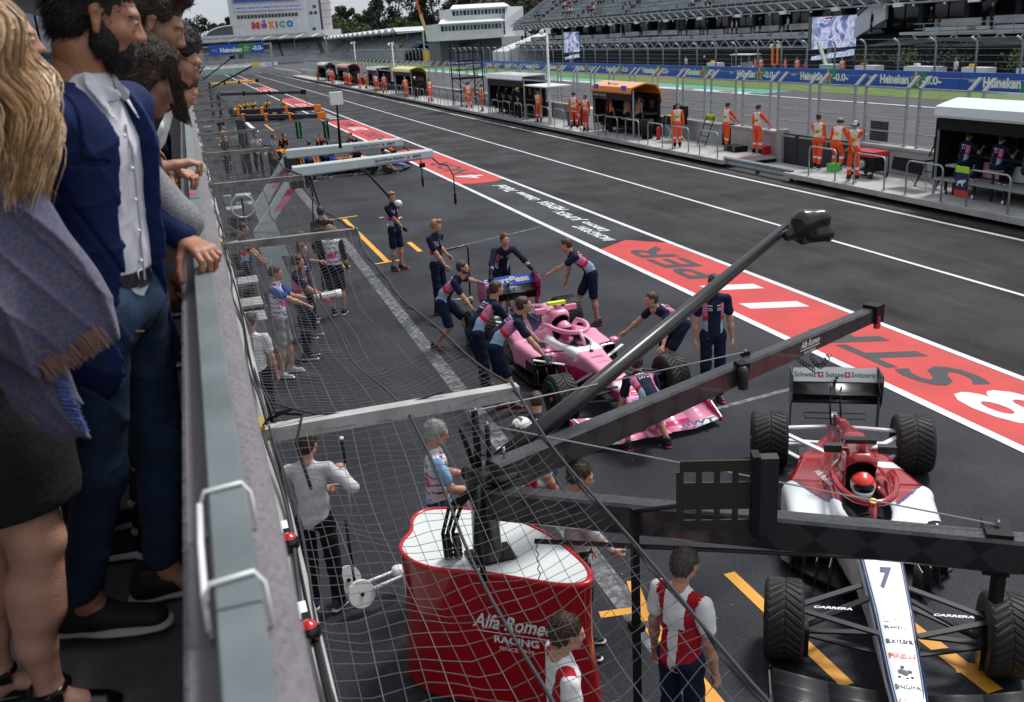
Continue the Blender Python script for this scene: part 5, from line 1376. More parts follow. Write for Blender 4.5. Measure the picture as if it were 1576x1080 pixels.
def nose_stripe(car, off, w_, m, y0=.72, y1=3.0):
    for s in (1, -1):
        b = MB(); P = []
        for y in np.linspace(y0, y1, 24):
            hw = nose_z(0, y)[1]
            for o in (off, off + w_ / 2, off + w_): x = s * (hw - o); P.append((x, y, nose_z(x, y)[0]))
        b.add(P, [(3 * i + j, 3 * i + j + 1, 3 * i + j + 4, 3 * i + j + 3) for i in range(23) for j in (0, 1)], m); b.build('pinstripe', car)
def nose_txt(car, t, y, w_, h_, m, bold=.03, shear=0, x=0, nm='lettering'):
    z = np.interp(y, [p[0] for p in NOSE][::-1], [p[3] for p in NOSE][::-1]) + .013
    dz = (np.interp(y + .05, [p[0] for p in NOSE][::-1], [p[3] for p in NOSE][::-1]) - np.interp(y - .05, [p[0] for p in NOSE][::-1], [p[3] for p in NOSE][::-1])) / .1
    return text(t, (x, y, z), (-1, 0, 0), (0, -1, 0), w_, h_, m, car, nm, bold, shear, fn=lambda p: (p[0], p[1], surf(p[0], p[1]) + .006))
nose_stripe(ALF, .008, .018, PAL['navy']); nose_stripe(ALF, .032, .008, PAL['navy'])
NV = PAL['navy']; INK = mat('dark_ink', (.02, .03, .05), .5)
nose_txt(ALF, '7', 1.48, .12, .27, NV, .05, .3); nose_txt(ALF, 'M', 1.95, .17, .08, NV, .08); nose_txt(ALF, 'MARELLI', 2.04, .18, .035, INK, .03); nose_txt(ALF, 'axitea', 2.17, .2, .055, INK, .02); nose_txt(ALF, 'PIRELLI', 2.31, .19, .045, RED, .05)
nose_txt(ALF, 'SINGHA', 2.59, .18, .045, INK, .03); nose_txt(ALF, 'CARRERA', 2.71, .16, .03, RED, .03, .3)
b = MB(); z = .40
for i, (px, py, r) in enumerate(((0, 2.46, .03), (-.035, 2.45, .02), (.03, 2.45, .024), (.045, 2.5, .014), (-.045, 2.5, .014), (.012, 2.41, .018), (-.01, 2.51, .012))): b.lathe([(0, .002), (r, 0)], INK, (px, py, surf(px, py) + .004), (0, .26, 1), 8)
b.lathe([(.03, 0), (.038, .001)], NV, (0, 2.83, surf(0, 2.83) + .003), (0, .21, 1), 20); b.lathe([(0, .001), (.029, .001)], WHITE, (0, 2.83, surf(0, 2.83) + .003), (0, .21, 1), 20); b.box((.009, 2.83, surf(0, 2.83) + .006), (.006, .04, .001), RED); b.box((.009, 2.83, surf(0, 2.83) + .0065), (.026, .008, .001), RED); b.box((-.012, 2.83, surf(0, 2.83) + .006), (.01, .035, .001), GREEN); b.build('nose_emblem', ALF)
for s in (1, -1): text('CARRERA', (s * .46, 1.83 + (.01 if s > 0 else .01), .475), (-1, 0, 0), (0, -1, 0), .3, .035, WHITE, ALF, bold=.04, shear=.3)
text('Alfa Romeo', (.33, -.32, .60), (-.35, .9, 0), (-.8, -.3, .5), .34, .06, WHITE, ALF, bold=.02, shear=.4)
for s, t in ((1, 'MARVIS'),): text(t, (s * .07, -.95, .83), (0, 1, .25), (-.9 * s, .0, .4), .3, .05, WHITE, ALF, bold=.02)

PNK = f1car('pink racing car with number 18 being pushed backwards by its crew', 5.0, 13.09, rad(-88.4), 'pink')
driver('helmeted driver in the pink racing car, all pink helmet', (5.0, 13.09, .012), rad(-88.4), (PINKC, PAL['magenta'], PAL['pink']))
MG = PAL['magenta']; nose_txt(PNK, '18', 2.26, .21, .17, MG, .05)
for t, yy in (('JCB', 2.44), ('NEC', 2.55), ('Ravenol', 2.66), ('Sparco', 2.78)): nose_txt(PNK, t, yy, .19, .065, PAL['blue'], .05)
nose_txt(PNK, 'BWT', .72, .3, .1, PAL['blue'], .05); nose_txt(PNK, 'bombbar', 1.2, .2, .06, MG, .02); nose_txt(PNK, 'SportPesa', 1.38, .2, .035, MG, .01)
text('SportPesa', (.135, -1.1, .73), (0, 1, .22), (-.35, 0, 1), .8, .17, WHITE, PNK, bold=.03); text('BWT', (.0, 3.02, .165), (-1, 0, 0), (0, -.5, .5), .0001, .0001, NV, PNK)
text('BWT', (-.6, 3.0, .13), (-1, 0, 0), (0, -.7, .5), .5, .07, NV, PNK, bold=.05); text('b', (.955, 2.72, .2), (0, -1, 0), (0, 0, 1), .1, .13, INK, PNK, bold=.06)
b = MB(); b.box((.99, 2.72, .2), (.02, .3, .26), WHITE); b.build('endplate_logo_panel', PNK)
text('BWT', (1.005, 2.72, .2), (0, 1, 0), (0, 0, 1), .24, .1, INK, PNK, bold=.06)
for c_ in (PNK,):
    for o in list(c_.children):
        if o.name.startswith('lettering') and max(o.dimensions) < .001: bpy.data.objects.remove(o)
MCL = f1car('orange and blue racing car in the box behind the white booms', 5.55, 40.4, rad(-33), 'mcl')
REN = f1car('black and yellow racing car surrounded by mechanics in dark shirts, far down the lane', 5.3, 74.6, rad(-35), 'yellow', False)
# ================================================================ OVERHEAD BOOMS AND STANDS
CARBP = bpy.data.materials.new('patterned_carbon'); CARBP.use_nodes = True
_t = CARBP.node_tree; _b = _t.nodes['Principled BSDF']; _L = _t.links.new
_tc = _t.nodes.new('ShaderNodeTexCoord'); _mp = _t.nodes.new('ShaderNodeMapping'); _mp.inputs['Rotation'].default_value = (0, 0, rad(45)); _mp.inputs['Scale'].default_value = (4.2, 4.2, 4.2)
_L(_tc.outputs['UV'], _mp.inputs[0]); _ck = _t.nodes.new('ShaderNodeTexChecker'); _ck.inputs['Scale'].default_value = 1; _ck.inputs[1].default_value = (.012, .012, .014, 1); _ck.inputs[2].default_value = (.032, .028, .032, 1); _L(_mp.outputs[0], _ck.inputs[0]); _L(_ck.outputs[0], _b.inputs['Base Color'])
_b.inputs['Roughness'].default_value = .33; _b.inputs['Coat Weight'].default_value = .25
DROPS = mat('damp_carbon', (.03, .032, .036), .3, nscale=40, namt=.6, bump=.3, bscale=90)

def boom_box(name, a, b_, w0, h0, w1, h1, side, top, parent, bev=.02):
    """tapered rectangular beam with its own side and top finish; side faces carry uv along the beam"""
    a = Vector(a); b_ = Vector(b_); d = (b_ - a); L = d.length; d.normalize(); sx = d.cross(Vector((0, 0, 1))).normalized(); up = sx.cross(d)
    V = []; n = 8
    for (p, w_, h_) in ((a, w0, h0), (b_, w1, h1)):
        x, z = w_ / 2, h_ / 2; q = bev
        for (u, v) in ((-x + q, -z), (x - q, -z), (x, -z + q), (x, z - q), (x - q, z), (-x + q, z), (-x, z - q), (-x, -z + q)): V.append(tuple(p + sx * u + up * v))
    F = [(i, (i + 1) % 8, 8 + (i + 1) % 8, 8 + i) for i in range(8)] + [tuple(range(8))[::-1], tuple(range(8, 16))]
    me = np_mesh(name, V, F, [side, top], [1, 0, 0, 0, 1, 0, 0, 0, 1, 1])
    uv = me.uv_layers.new(name='UVMap')
    for p in me.polygons:
        for li in p.loop_indices:
            v = Vector(me.vertices[me.loops[li].vertex_index].co); r = v - a
            uv.data[li].uv = (r.dot(d), r.dot(up) if abs(p.normal.dot(up)) < .5 else r.dot(sx))
    return link(name, me, parent)

# red and white base stand
ST = thing('cabinet_stand', 'glossy dark red rounded base cabinet with white top and white team lettering', 'cabinet', (1.7, 6.3, 0))
out = [(1.05, 6.72), (1.10, 6.85), (1.22, 6.98), (1.26, 7.2), (1.40, 7.32), (1.62, 7.24), (1.85, 7.10), (2.10, 6.80), (2.26, 6.45), (2.34, 6.05), (2.36, 5.80), (2.29, 5.64), (2.12, 5.66), (1.85, 5.88), (1.60, 6.10), (1.38, 6.22), (1.22, 6.34), (1.10, 6.50)]
def smooth_loop(P, it=2):
    P = [np.array(p, float) for p in P]
    for _ in range(it):
        Q = []
        for i in range(len(P)): a, b_ = P[i], P[(i + 1) % len(P)]; Q += [a * .75 + b_ * .25, a * .25 + b_ * .75]
        P = Q
    return P
OL = smooth_loop(out); cen = np.mean(OL, 0) 
def ring(k, z, bulge=0): return [(cen[0] + (p[0] - cen[0]) * k - 1.7, cen[1] + (p[1] - cen[1]) * k - 6.3, z) for p in OL]
REDG = paint('cabinet_red', (.33, .004, .008), .13)
b = MB(); b.loft([ring(1.06, 0.02), ring(1.03, .3), ring(.985, .7), ring(.985, 1.0), ring(1.0, 1.185)], REDG, False); b.build('body', ST)
b = MB(); b.loft([ring(1.005, 1.18), ring(1.015, 1.20), ring(1.0, 1.215), ring(.965, 1.215), ring(.955, 1.20)], mat('rim_red', (.5, .01, .02), .25), False); b.build('rim', ST)
b = MB(); b.add(ring(.96, 1.203), [tuple(range(len(OL)))], mat('cabinet_top', (.66, .70, .70), .35)); b.build('top', ST)
# front face text plane follows points (1.38,6.22)-(2.12,5.66)
fx = np.array([2.12 - 1.34, 5.66 - 6.24, 0]); fx /= np.linalg.norm(fx); fo = np.array([1.86 - 1.7, 5.83 - 6.3, 0]) + np.array([-.6, -.8, 0]) * .06
def dent(p, xs=[q[0] for q in OL]):
    q = np.array(p) + (1.7, 6.3, 0); best = 9
    d = np.array([-.595, -.80]) ; s = 0
    return p
fo = fo - fx * .13
text('Alfa Romeo', fo + (0, 0, .86), fx, (0, 0, 1), .66, .13, WHITE, ST, bold=.015, shear=.45); text('RACING', fo + (0.02, 0, .70), fx, (0, 0, 1), .36, .065, WHITE, ST, bold=.03); text('SINCE 1910', fo + (.02, 0, .62), fx, (0, 0, 1), .28, .034, WHITE, ST, bold=.01)
b = MB(); b.bar(tuple(fo + fx * -.3 + (0, 0, .765)), tuple(fo + fx * .3 + (0, 0, .765)), .003, .004, WHITE); b.build('underline', ST)

# mast and black booms
BM = thing('overhead_gantry', 'black carbon overhead gantry with two long patterned booms mounted on the red cabinet', 'gantry', (1.69, 6.32, 1.2))
b = MB(); b.lathe([(.0, .0), (.13, .0), (.13, .03), (.115, .05), (.105, .45), (.13, .48), (.13, .78), (.09, .8), (0, .8)], mat('mast_black', (.015, .015, .017), .25), n=28); b.box((.02, 0, .012), (.36, .26, .022), BLACK); b.build('mast', BM)
b = MB(); b.lathe([(0, .0), (.15, 0), (.15, .05), (.1, .07), (.1, .14), (0, .14)], BLACKG, (.12, -.06, .7), n=20); b.tube([(-.02, 0, .7), (-.02, 0, 1.24)], .028, BLACK, 8); b.tube([(.06, -.03, .7), (.06, -.03, 1.12)], .02, BLACK, 8); b.tube([(-.05, .05, .8), (-.12, .08, 1.1)], .02, BLACK, 8); b.lathe([(0, .02), (.03, .0), (0, -.02)], CHROME, (-.02, 0, 1.26), n=8); b.lathe([(0, .02), (.025, .0), (0, -.02)], CHROME, (.06, -.03, 1.14), n=8); b.tube([(.17, -.06, .84), (.17, -.06, .94)], .01, CHROME, 6); b.build('hub', BM)
def rel(p, o=(1.69, 6.32, 1.2)): return tuple(np.array(p) - o)
boom_box('far_boom', rel((1.75, 6.2, 1.93)), rel((6.82, 8.27, 1.93)), .16, .26, .13, .17, CARBP, DROPS, BM)
boom_box('near_boom', rel((1.70, 6.20, 1.74)), rel((5.6, 3.36, 1.74)), .15, .25, .17, .24, CARBP, DROPS, BM)
b = MB(); b.box(rel((6.8, 8.25, 1.95)), (.16, .17, .2), BLACK, rz=rad(22)); b.box(rel((6.8, 8.18, 1.86)), (.05, .05, .14), RED); b.lathe([(0, .03), (.03, .0), (0, -.03)], CHROME, rel((6.84, 8.2, 1.82)), n=8); b.build('end_fitting', BM)
ux_ = np.array([5.07, 2.07, 0]); ux_ /= np.linalg.norm(ux_); nn_ = np.array([.378, -.926, 0])
cpt = np.array(rel((5.55, 7.75, 1.95))) + nn_ * .082
text('Alfa Romeo', cpt + (0, 0, .02), ux_, (0, 0, 1), .34, .07, WHITE, BM, bold=.02, shear=.45); text('RACING', cpt + (0, 0, -.07), ux_, (0, 0, 1), .2, .03, WHITE, BM, bold=.02)
b = MB(); b.bar(tuple(cpt - ux_ * .17 + (0, 0, -.035)), tuple(cpt + ux_ * .17 + (0, 0, -.035)), .004, .005, WHITE); b.build('underline', BM)
# bracket, coil hoses
b = MB(); b.lathe([(0, -.12), (.05, -.1), (.055, .08), (.03, .12), (0, .12)], CARB2, rel((4.50, 7.18, 1.93)), n=8); b.box(rel((4.52, 7.24, 2.02)), (.1, .12, .1), BLACK); b.build('lamp_unit', BM)
b = MB()
for (c0, n, L, dr) in (((5.45, 7.68, 1.80), 6, .16, .1), ((5.62, 7.7, 1.8), 9, .0, .12)):
    P = [];
    for i in range(n * 10):
        t = i / (n * 10); a = t * n * 2 * PI
        P.append(rel((c0[0] + t * .22 + .02 * math.cos(a), c0[1] + .02 * math.sin(a), c0[2] - dr * math.sin(PI * t) * (1 if L == 0 else 0) - t * L + .02 * math.sin(a))))
    b.tube(P, .005, BLACK, 5)
b.build('coiled_hose', BM)
# stay cables
b = MB(); b.tube([rel((1.67, 6.32, 2.45)), rel((4.72, 7.50, 2.06))], .006, GREY, 5); b.tube([rel((1.75, 6.29, 2.33)), rel((4.55, 4.2, 1.90))], .006, GREY, 5); b.build('stay_cable', BM)
b = MB(); b.box(rel((4.72, 7.5, 2.04)), (.08, .05, .05), BLACK); b.lathe([(0, .02), (.022, 0), (0, -.02)], CHROME, rel((4.72, 7.5, 2.07)), n=8); b.box(rel((4.55, 4.2, 1.74)), (.16, .24, .3), BLACK, rz=rad(-36)); b.lathe([(0, .02), (.022, 0), (0, -.02)], CHROME, rel((4.55, 4.2, 1.92)), n=8); b.box(rel((4.5, 4.1, 1.5)), (.07, .06, .2), BLACK); b.build('cable_clamp', BM)
# carbon panel with cut outs, plate, tube
pa, pb = np.array((2.72, 5.12, 0)), np.array((3.2, 4.92, 0)); px_ = _n(pb - pa); W_ = .5; H_ = .52
b = MB(); GX = [0, .05, .13, .17, .25, .29, .37, .41, .49, .5]; hz = [0, .08, .16, .36, .44, .52]
CW = mat('woven_carbon', (.05, .045, .03), .45, nscale=0); 
_t2 = CW.node_tree; _b2 = _t2.nodes['Principled BSDF']; tc2 = _t2.nodes.new('ShaderNodeTexCoord'); wv = _t2.nodes.new('ShaderNodeTexWave'); wv.inputs['Scale'].default_value = 34; wv.bands_direction = 'DIAGONAL'; _t2.links.new(tc2.outputs['Object'], wv.inputs[0]); rr_ = _t2.nodes.new('ShaderNodeValToRGB'); rr_.color_ramp.elements[0].color = (.012, .012, .012, 1); rr_.color_ramp.elements[1].color = (.04, .034, .02, 1); _t2.links.new(wv.outputs[0], rr_.inputs[0]); _t2.links.new(rr_.outputs[0], _b2.inputs['Base Color'])
o = np.array(rel((2.70, 5.10, 1.83)))
for i in range(len(GX) - 1):
    for j in range(len(hz) - 1):
        if i % 2 == 1 and j in (1, 3) and i < 8: continue
        x0, x1, z0, z1 = GX[i], GX[i + 1], hz[j], hz[j + 1]
        if i == 0 and j in (0, 4): x0 = .025
        b.plate([(x0, z0), (x1, z0), (x1, z1), (x0, z1)], o, px_, (0, 0, 1), .012, CW)
b.build('perforated_panel', BM)
b = MB(); b.box(tuple(o + px_ * .58 + (0, 0, .26)), (.17, .09, .56), CARB2, rz=math.atan2(px_[1], px_[0])); b.box(tuple(o + px_ * .52 + (0, 0, .26)) , (.05, .12, .6), BLACK, rz=math.atan2(px_[1], px_[0])); b.build('mount_block', BM)
b = MB(); b.tube([rel((2.53, 5.42, 1.85)), rel((3.2, 4.88, 2.10))], .018, CARB2, 8); b.tube([rel((1.92, 5.82, 1.55)), rel((4.62, 4.28, 1.55))], [.02, .014], CARB2, 8); b.build('tube', BM)
b = MB(); b.bar(rel((2.54, 5.42, 0.01)), rel((2.54, 5.42, 1.88)), .05, .05, BLACK); b.box(rel((2.54, 5.42, .9)), (.1, .09, .06), BLACK); b.build('support_post', BM)
b = MB(); P = [rel((1.93 + .01 * math.sin(i * 1.3), 5.82 - .002 * i, 1.54 - i * .016)) for i in range(20)]; b.tube(P, .004, BLACK, 5)
for k in range(3): b.tube([rel((1.66 - .03 * k, 6.2, 1.9)), rel((1.50 - .05 * k, 6.25, 1.75)), rel((1.42 - .04 * k, 6.3, 1.5)), rel((1.44 - .04 * k, 6.35, 1.25))], .016, BLACK, 6)
b.tube([rel((1.6, 6.1, 1.95)), rel((1.53, 6.0, 1.6)), rel((1.56, 5.98, 1.22))], .022, BLACK, 6); b.build('hose', BM)
b = MB()
for k in range(2): b.lathe([(.035, 0), (.04, .02), (.03, .04), (.04, .06), (.03, .08), (.04, .1), (.03, .14), (.02, .2)], mat('tarnished_steel', (.22, .2, .16), .35, .9, nscale=30, namt=.6), rel((1.40 + .07 * k, 6.42 - .02 * k, 1.215)), n=10)
b.build('air_coupling', BM)
# camera arm with black hood
LA = thing('camera_boom', 'long black tapered arm reaching up right with a glossy black hooded head', 'camera arm', (1.75, 6.4, 1.9))
def rl(p): return tuple(np.array(p) - (1.75, 6.4, 1.9))
b = MB(); b.tube([rl((1.78, 6.45, 1.88)), rl((2.7, 6.78, 2.2)), rl((5.28, 7.72, 3.17))], [.085, .075, .05], mat('arm_black', (.016, .016, .018), .3), 12); b.build('arm', LA)
hc = np.array(rl((5.42, 7.62, 3.13)))
H = sdf_mesh([el(hc + (.0, .02, .07), (.13, .13, .13)), rc(hc + (-.02, 0, .12), hc + (.17, -.03, .12), .09, .085), rc(hc + (.0, .0, -.03), hc + (.2, -.03, -.03), .1, .1), rc(hc + (-.16, .03, -.02), hc + (-.02, 0, .03), .06, .09), el(hc + (.12, -.02, -.2), (.2, .16, .1), op=1, k=.02)], .012, .05)
geo('hood', H, [mat('hood_black', (.012, .012, .013), .2)], LA, midx=np.zeros(len(H[1]), int))

# white booms with striped legs
def white_gantry(label, yb, x0, x1, y1, legy, txt=True):
    g = thing('overhead_gantry', label, 'gantry', (x0, yb, 0))
    W_ = paint('boom_white', (.55, .63, .64), .35)
    boom_box('boom', (0, 0, 2.55), (x1 - x0, y1 - yb, 2.66), .22, .24, .2, .2, W_, W_, g, .03)
    pts = [(.15, 0, 2.62), (-.62, .0, 1.62), (-.85, 0, 1.35), (-.55, 0, .0)]; wd = [.34, .3, .36, .42]
    for i in range(3):
        a, c = np.array(pts[i]), np.array(pts[i + 1]); bb = MB()
        bb.plate([(0, 0), (wd[i], 0), ((c - a)[0] + wd[i + 1], (c - a)[2]), ((c - a)[0], (c - a)[2])], tuple(a - (.15, .07, 0)), (1, 0, 0), (0, 0, 1), -.14, W_); bb.build('leg', g)
    for (t0, t1, m) in ((.12, .34, PAL['blue']), (.42, .55, PAL['magenta']), (.56, .85, PAL['pink'])):
        a, c = np.array(pts[0]), np.array(pts[1]); d = c - a; p = a + d * t0; q = a + d * t1; s0, s1 = wd[0] * .45, wd[1] * .0
        bb = MB(); bb.add([tuple(p + (s0 - .15, -.08, 0)), tuple(p + (wd[0] - .15, -.08, 0)), tuple(q + (wd[1] - .15, -.08, 0)), tuple(q + (s0 - .15, -.08, 0))], [(0, 1, 2, 3)], m); bb.build('stripe', g)
    if txt:
        d = _n((x1 - x0, y1 - yb, .11)); c = np.array([0, 0, 2.55]) + np.array([x1 - x0, y1 - yb, .11]) * .72 + np.array([0, -.115, 0])
        text('SportPesa Racing', c + (-.12, 0, .0), d, (0, 0, 1), .66, .075, PAL['navy'], g, bold=.02); text('BWT', c + d * .5, d, (0, 0, 1), .18, .06, PAL['navy'], g, bold=.04); bb = MB(); bb.lathe([(0, .002), (.03, 0)], PAL['magenta'], tuple(c + d * .3), (0, -1, 0), 12); bb.bar(tuple(c - d * .45 + (0, 0, -.06)), tuple(c + (0, 0, -.06)), .004, .01, PAL['navy']); bb.bar(tuple(c + (0, 0, -.06)), tuple(c + d * .6 + (0, 0, -.06)), .004, .01, PAL['magenta']); bb.build('logo_dot', g)
    bb = MB(); bb.box((.1, .1, 2.35), (.4, .4, .3), DARK); bb.tube([(.35, 0, 2.4), (.5, -.1, 1.6), (.4, .0, .3)], .02, BLACK, 6); bb.build('hub', g)
    bb = MB(); e = np.array([x1 - x0, y1 - yb, 2.55]); bb.tube([tuple(e), tuple(e + (.12, -.1, -.12)), tuple(e + (.2, -.5, -.12)), tuple(e + (.22, -.9, -.3)), tuple(e + (.22, -.9, -.75))], .015, BLACK, 6); bb.lathe([(0, .15), (.03, .1), (.03, -.1), (0, -.15)], BLACK, tuple(e + (.22, -.9, -.8)), n=8); bb.box(tuple(e + (-.25, 0, -.13)), (.12, .08, .1), BLACK); bb.build('air_line', g)
    return g
white_gantry('white overhead boom with pink and blue striped legs, nearer of the pair', 20.9, 1.9, 4.99, 20.88, 0)
white_gantry('white overhead boom behind the nearer one, carrying the white lamp mast', 24.6, 2.15, 4.98, 23.9, 0)
g = thing('signal_lamp', 'white square lamp head on a thin black mast rising from the rear white boom', 'lamp', (3.4, 23.9, 2.65)); b = MB(); b.tube([(0, 0, 0), (.02, -.1, 1.05)], [.04, .02], BLACK, 8); b.build('mast', g); b = MB(); b.box((.02, -.1, 1.2), (.3, .2, .3), WHITE); b.build('lamp_head', g)
g = thing('boom_microphone', 'black angled pole with a white oval end pad beside the standing mechanic', 'pole', (3.1, 21.0, 2.3)); b = MB(); b.tube([(.3, 0, .2), (.98, .35, -.66)], .022, BLACK, 6); b.build('pole', g); b = MB(); b.lathe([(0, .1), (.07, .06), (.085, 0), (.07, -.06), (0, -.1)], WHITE, (1.1, .3, -.74), (1, 0, -.2), 12); b.build('pad', g)
# far team gantries
def far_gantry(label, x0, y0, x1, y1, z, m, acc, w_=.16, txt=None, name='far'):
    g = thing('overhead_gantry', label, 'gantry', (x0, y0, 0)); boom_box('boom', (0, 0, z), (x1 - x0, y1 - y0, z), w_, w_ * 1.15, w_, w_, m, m, g, .02)
    bb = MB(); bb.bar((0, 0, 0), (0, 0, z), .2, .2, DARK); bb.build('post', g)
    L = np.array([x1 - x0, y1 - y0, 0]); 
    for t in (.02, .32, .62, 1.0): bb = MB(); bb.box(tuple(L * t + (0, 0, z)), (.14 if t < 1 else .3, w_ * 1.5, w_ * 1.7), acc); bb.build('collar', g)
    if txt: text(txt, L * .8 + (0, -w_ * .55, z), _n(L), (0, 0, 1), 1.0, .1, WHITE, g, bold=.05, shear=.3)
    bb = MB(); e = L + (0, 0, z); bb.tube([tuple(e), tuple(e + (.05, -.4, -.3)), tuple(e + (.1, -.6, -.9))], .02, BLACK, 5); bb.build('air_line', g); return g
far_gantry('black overhead boom with orange collars, nearer of the two in front of the yellow car', 1.9, 39.2, 4.63, 36.45, 2.6, CARB, ORANGE, txt='McLaren')
far_gantry('black overhead boom with orange collars, farther of the pair', 1.9, 43.0, 5.1, 41.2, 2.6, CARB, ORANGE, txt='McLaren')
far_gantry('plain black overhead boom with a square black lamp box at its middle', 1.87, 64.8, 6.6, 59.1, 2.5, CARB, BLACK)
far_gantry('yellow topped overhead boom far down the garage row', 1.9, 86, 5.9, 87, 2.5, YELLOW, BLACK)
for lab, p in (('thin black far boom angled up with yellow tip above the garages', ((1.9, 80, 2.4), (5.2, 76, 4.0))), ('thin black far boom angled up, leftmost of the tilted booms', ((1.9, 110, 2.3), (5.0, 105, 4.4)))):
    g = thing('camera_boom', lab, 'camera arm', p[0]); b = MB(); b.tube([(0, 0, 0), tuple(np.array(p[1]) - p[0])], .06, BLACK, 6); b.build('arm', g); b = MB(); b.box(tuple(np.array(p[1]) - p[0]), (.5, .3, .3), YELLOW if 'yellow' in lab else BLACK); b.build('camera_head', g)
g = thing('far_canopy', 'long flat pale canopy roof at the far end of the garage row', 'canopy', (4, 150, 0)); b = MB(); b.box((1.5, 0, 2.7), (8, 2, .25), WHITE); b.build('roof', g); b = MB(); b.bar((-2, 0, 0), (-2, 0, 2.6), .2, .2, GREY); b.bar((5, 0, 0), (5, 0, 2.6), .2, .2, GREY); b.build('post', g)
for i, (x, y) in enumerate(((4.55, 44.5), (5.65, 43.5))):
    g = thing('stop_board', ('green striped black marker board hanging below the orange collared booms, left of two', 'green striped black marker board hanging below the orange collared booms, right of two')[i], 'board', (x, y, 0)); b = MB(); b.bar((0, 0, 1.9), (-.05, 0, 2.7), .02, .02, GREEN); b.build('rod', g); b = MB(); b.box((0, 0, 1.5), (.24, .08, .75), BLACK); b.build('board', g); b = MB(); b.box((0, -.05, 1.5), (.08, .02, .7), mat('neon_green', (.02, .4, .08), .5)); b.build('stripe', g)

# ================================================================ NET AND BEAMS
BEAMS = [5.22, 11.0, 16.35, 21.6, 27.0, 32.4, 38.9, 45, 52.5, 59, 66, 73, 81, 90, 100, 111, 123, 136]
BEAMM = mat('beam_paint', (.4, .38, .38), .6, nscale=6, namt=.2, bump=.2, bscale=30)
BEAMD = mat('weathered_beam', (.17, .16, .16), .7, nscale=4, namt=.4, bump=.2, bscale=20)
for i, y in enumerate(BEAMS):
    g = thing('net_beam', ('pale square steel beam holding the safety net, ' + ORD[i] + ' beam counted from the camera'), 'beam', (.04, y, 3.0), 0, 'steel beams carrying the safety net')
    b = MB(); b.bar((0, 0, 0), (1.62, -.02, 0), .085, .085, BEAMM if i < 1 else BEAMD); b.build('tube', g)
    b = MB(); b.box((.04, 0, 0), (.1, .16, .16), mat('yellow_bracket', (.35, .27, .03), .6)); b.build('bracket', g)
ROPE = mat('dark_rope', (.028, .03, .036), .7); TWINE = mat('net_twine', (.045, .043, .048), .7); TWL = mat('net_twine_light', (.11, .105, .11), .7)
def netpt(u, v, y0, y1, sag, sd):
    """u 0 wall side .. 1 outer rope; v 0 near .. 1 far"""
    x = .13 + u * 1.49 - .10 * u * 4 * v * (1 - v) + .02 * math.sin(v * 17 + u * 9 + sd)
    z = 3.05 - sag * (4 * v * (1 - v)) * (.55 + .45 * 4 * u * (1 - u)) - .07 * 4 * u * (1 - u) + .018 * math.sin(u * 21 + v * 13 + sd) * (4 * v * (1 - v))
    return (x, y0 + (y1 - y0) * v + .03 * math.sin(u * 7 + sd), z)
ys = [-.9] + BEAMS
for i in range(len(ys) - 1):
    y0, y1 = ys[i], ys[i + 1]; L = y1 - y0
    if y0 > 60: break
    cell = .078 if i < 2 else (.1 if i == 2 else .16 if i < 5 else .3); r = .0018 if i == 0 else .0023 if i < 3 else .005
    g = thing('safety_net', 'knotted safety net bay hanging over the pit apron, ' + ORD[i] + ' bay counted from the camera', 'net', (0, 0, 0), 0, 'safety net bays')
    b = MB(); nu = int(1.5 / cell); nv = int(L / cell); sg = .22 if i else .20
    for k in range(1, nu):
        u = k / nu; b.tube([netpt(u, v, y0, y1, sg, i) for v in np.linspace(0.0, 1, 26 if i < 3 else 12)], r, TWINE if k % 3 else TWL, 3, False, False)
    for k in range(nv + 1):
        v = k / nv; ph = rng.rand() * .3
        b.tube([netpt(u, min(1, max(0, v + .004 * math.sin(u * 15 + k))), y0, y1, sg + .012 * math.sin(k * .7 + ph), i) for u in np.linspace(0, 1, 16 if i < 3 else 6)], r, TWINE, 3, False, False)
    o = b.build('netting', g); tag(o, kind='stuff')
    b = MB(); P = [netpt(1, v, y0, y1, sg * .8, i) for v in np.linspace(0, 1, 30)]
    b.tube(P, .0085 if i < 3 else .012, ROPE, 6); b.tube([(p[0] + .018 * math.sin(j * 1.9), p[1], p[2] - .02 + .008 * math.cos(j * 2.3)) for j, p in enumerate(P)], .006, ROPE, 5); b.build('outer_rope', g)
    b = MB(); b.tube([netpt(0, v, y0, y1, sg * .5, i) for v in np.linspace(0, 1, 24)], .009, ROPE, 6); b.tube([netpt(.03, v, y0, y1, sg * .6, i) for v in np.linspace(0, 1, 24)], .007, ROPE, 5); b.build('inner_rope', g)
    if i < 3: b = MB(); b.tube([netpt(.56 - .0 * v, v, y0, y1, sg * 1.05, i) for v in np.linspace(0, 1, 24)], .0085, ROPE, 6); b.build('middle_rope', g)

# ================================================================ PIT BUILDING EDGE, PARAPET AND RAIL
PARA = mat('parapet_plaster', (.185, .172, .19), .85, nscale=3.5, namt=.12, bump=.9, bscale=55, detail=8)
b = MB(); b.box((-6.0, 70, 1.7), (12.0, 160, 3.4), CONC2); b.build('pit_building'); tag(bpy.data.objects['pit_building'], 'concrete pit building below the spectators terrace', 'building')
b = MB(); b.box((-2.1, 70, 3.44), (4, 160, .07), mat('terrace_concrete', (.11, .105, .11), .8, nscale=5, namt=.35, bump=.4, bscale=50, detail=9)); tag(b.build('terrace_floor'), kind='structure')
SF = thing('added_suite_facade', 'dark glazed suite front added behind the terrace, hiding the horizon and cutting sky light', 'building', (-2.3, 0, 3.48)); b = MB(); b.box((-.2, 62, 1.5), (.3, 128, 3.0), STRUCD); b.box((.35, 62, 3.05), (1.6, 128, .16), STRUCD); b.build('wall', SF)  # unseen front and overhang, added to hide the horizon and darken the terrace
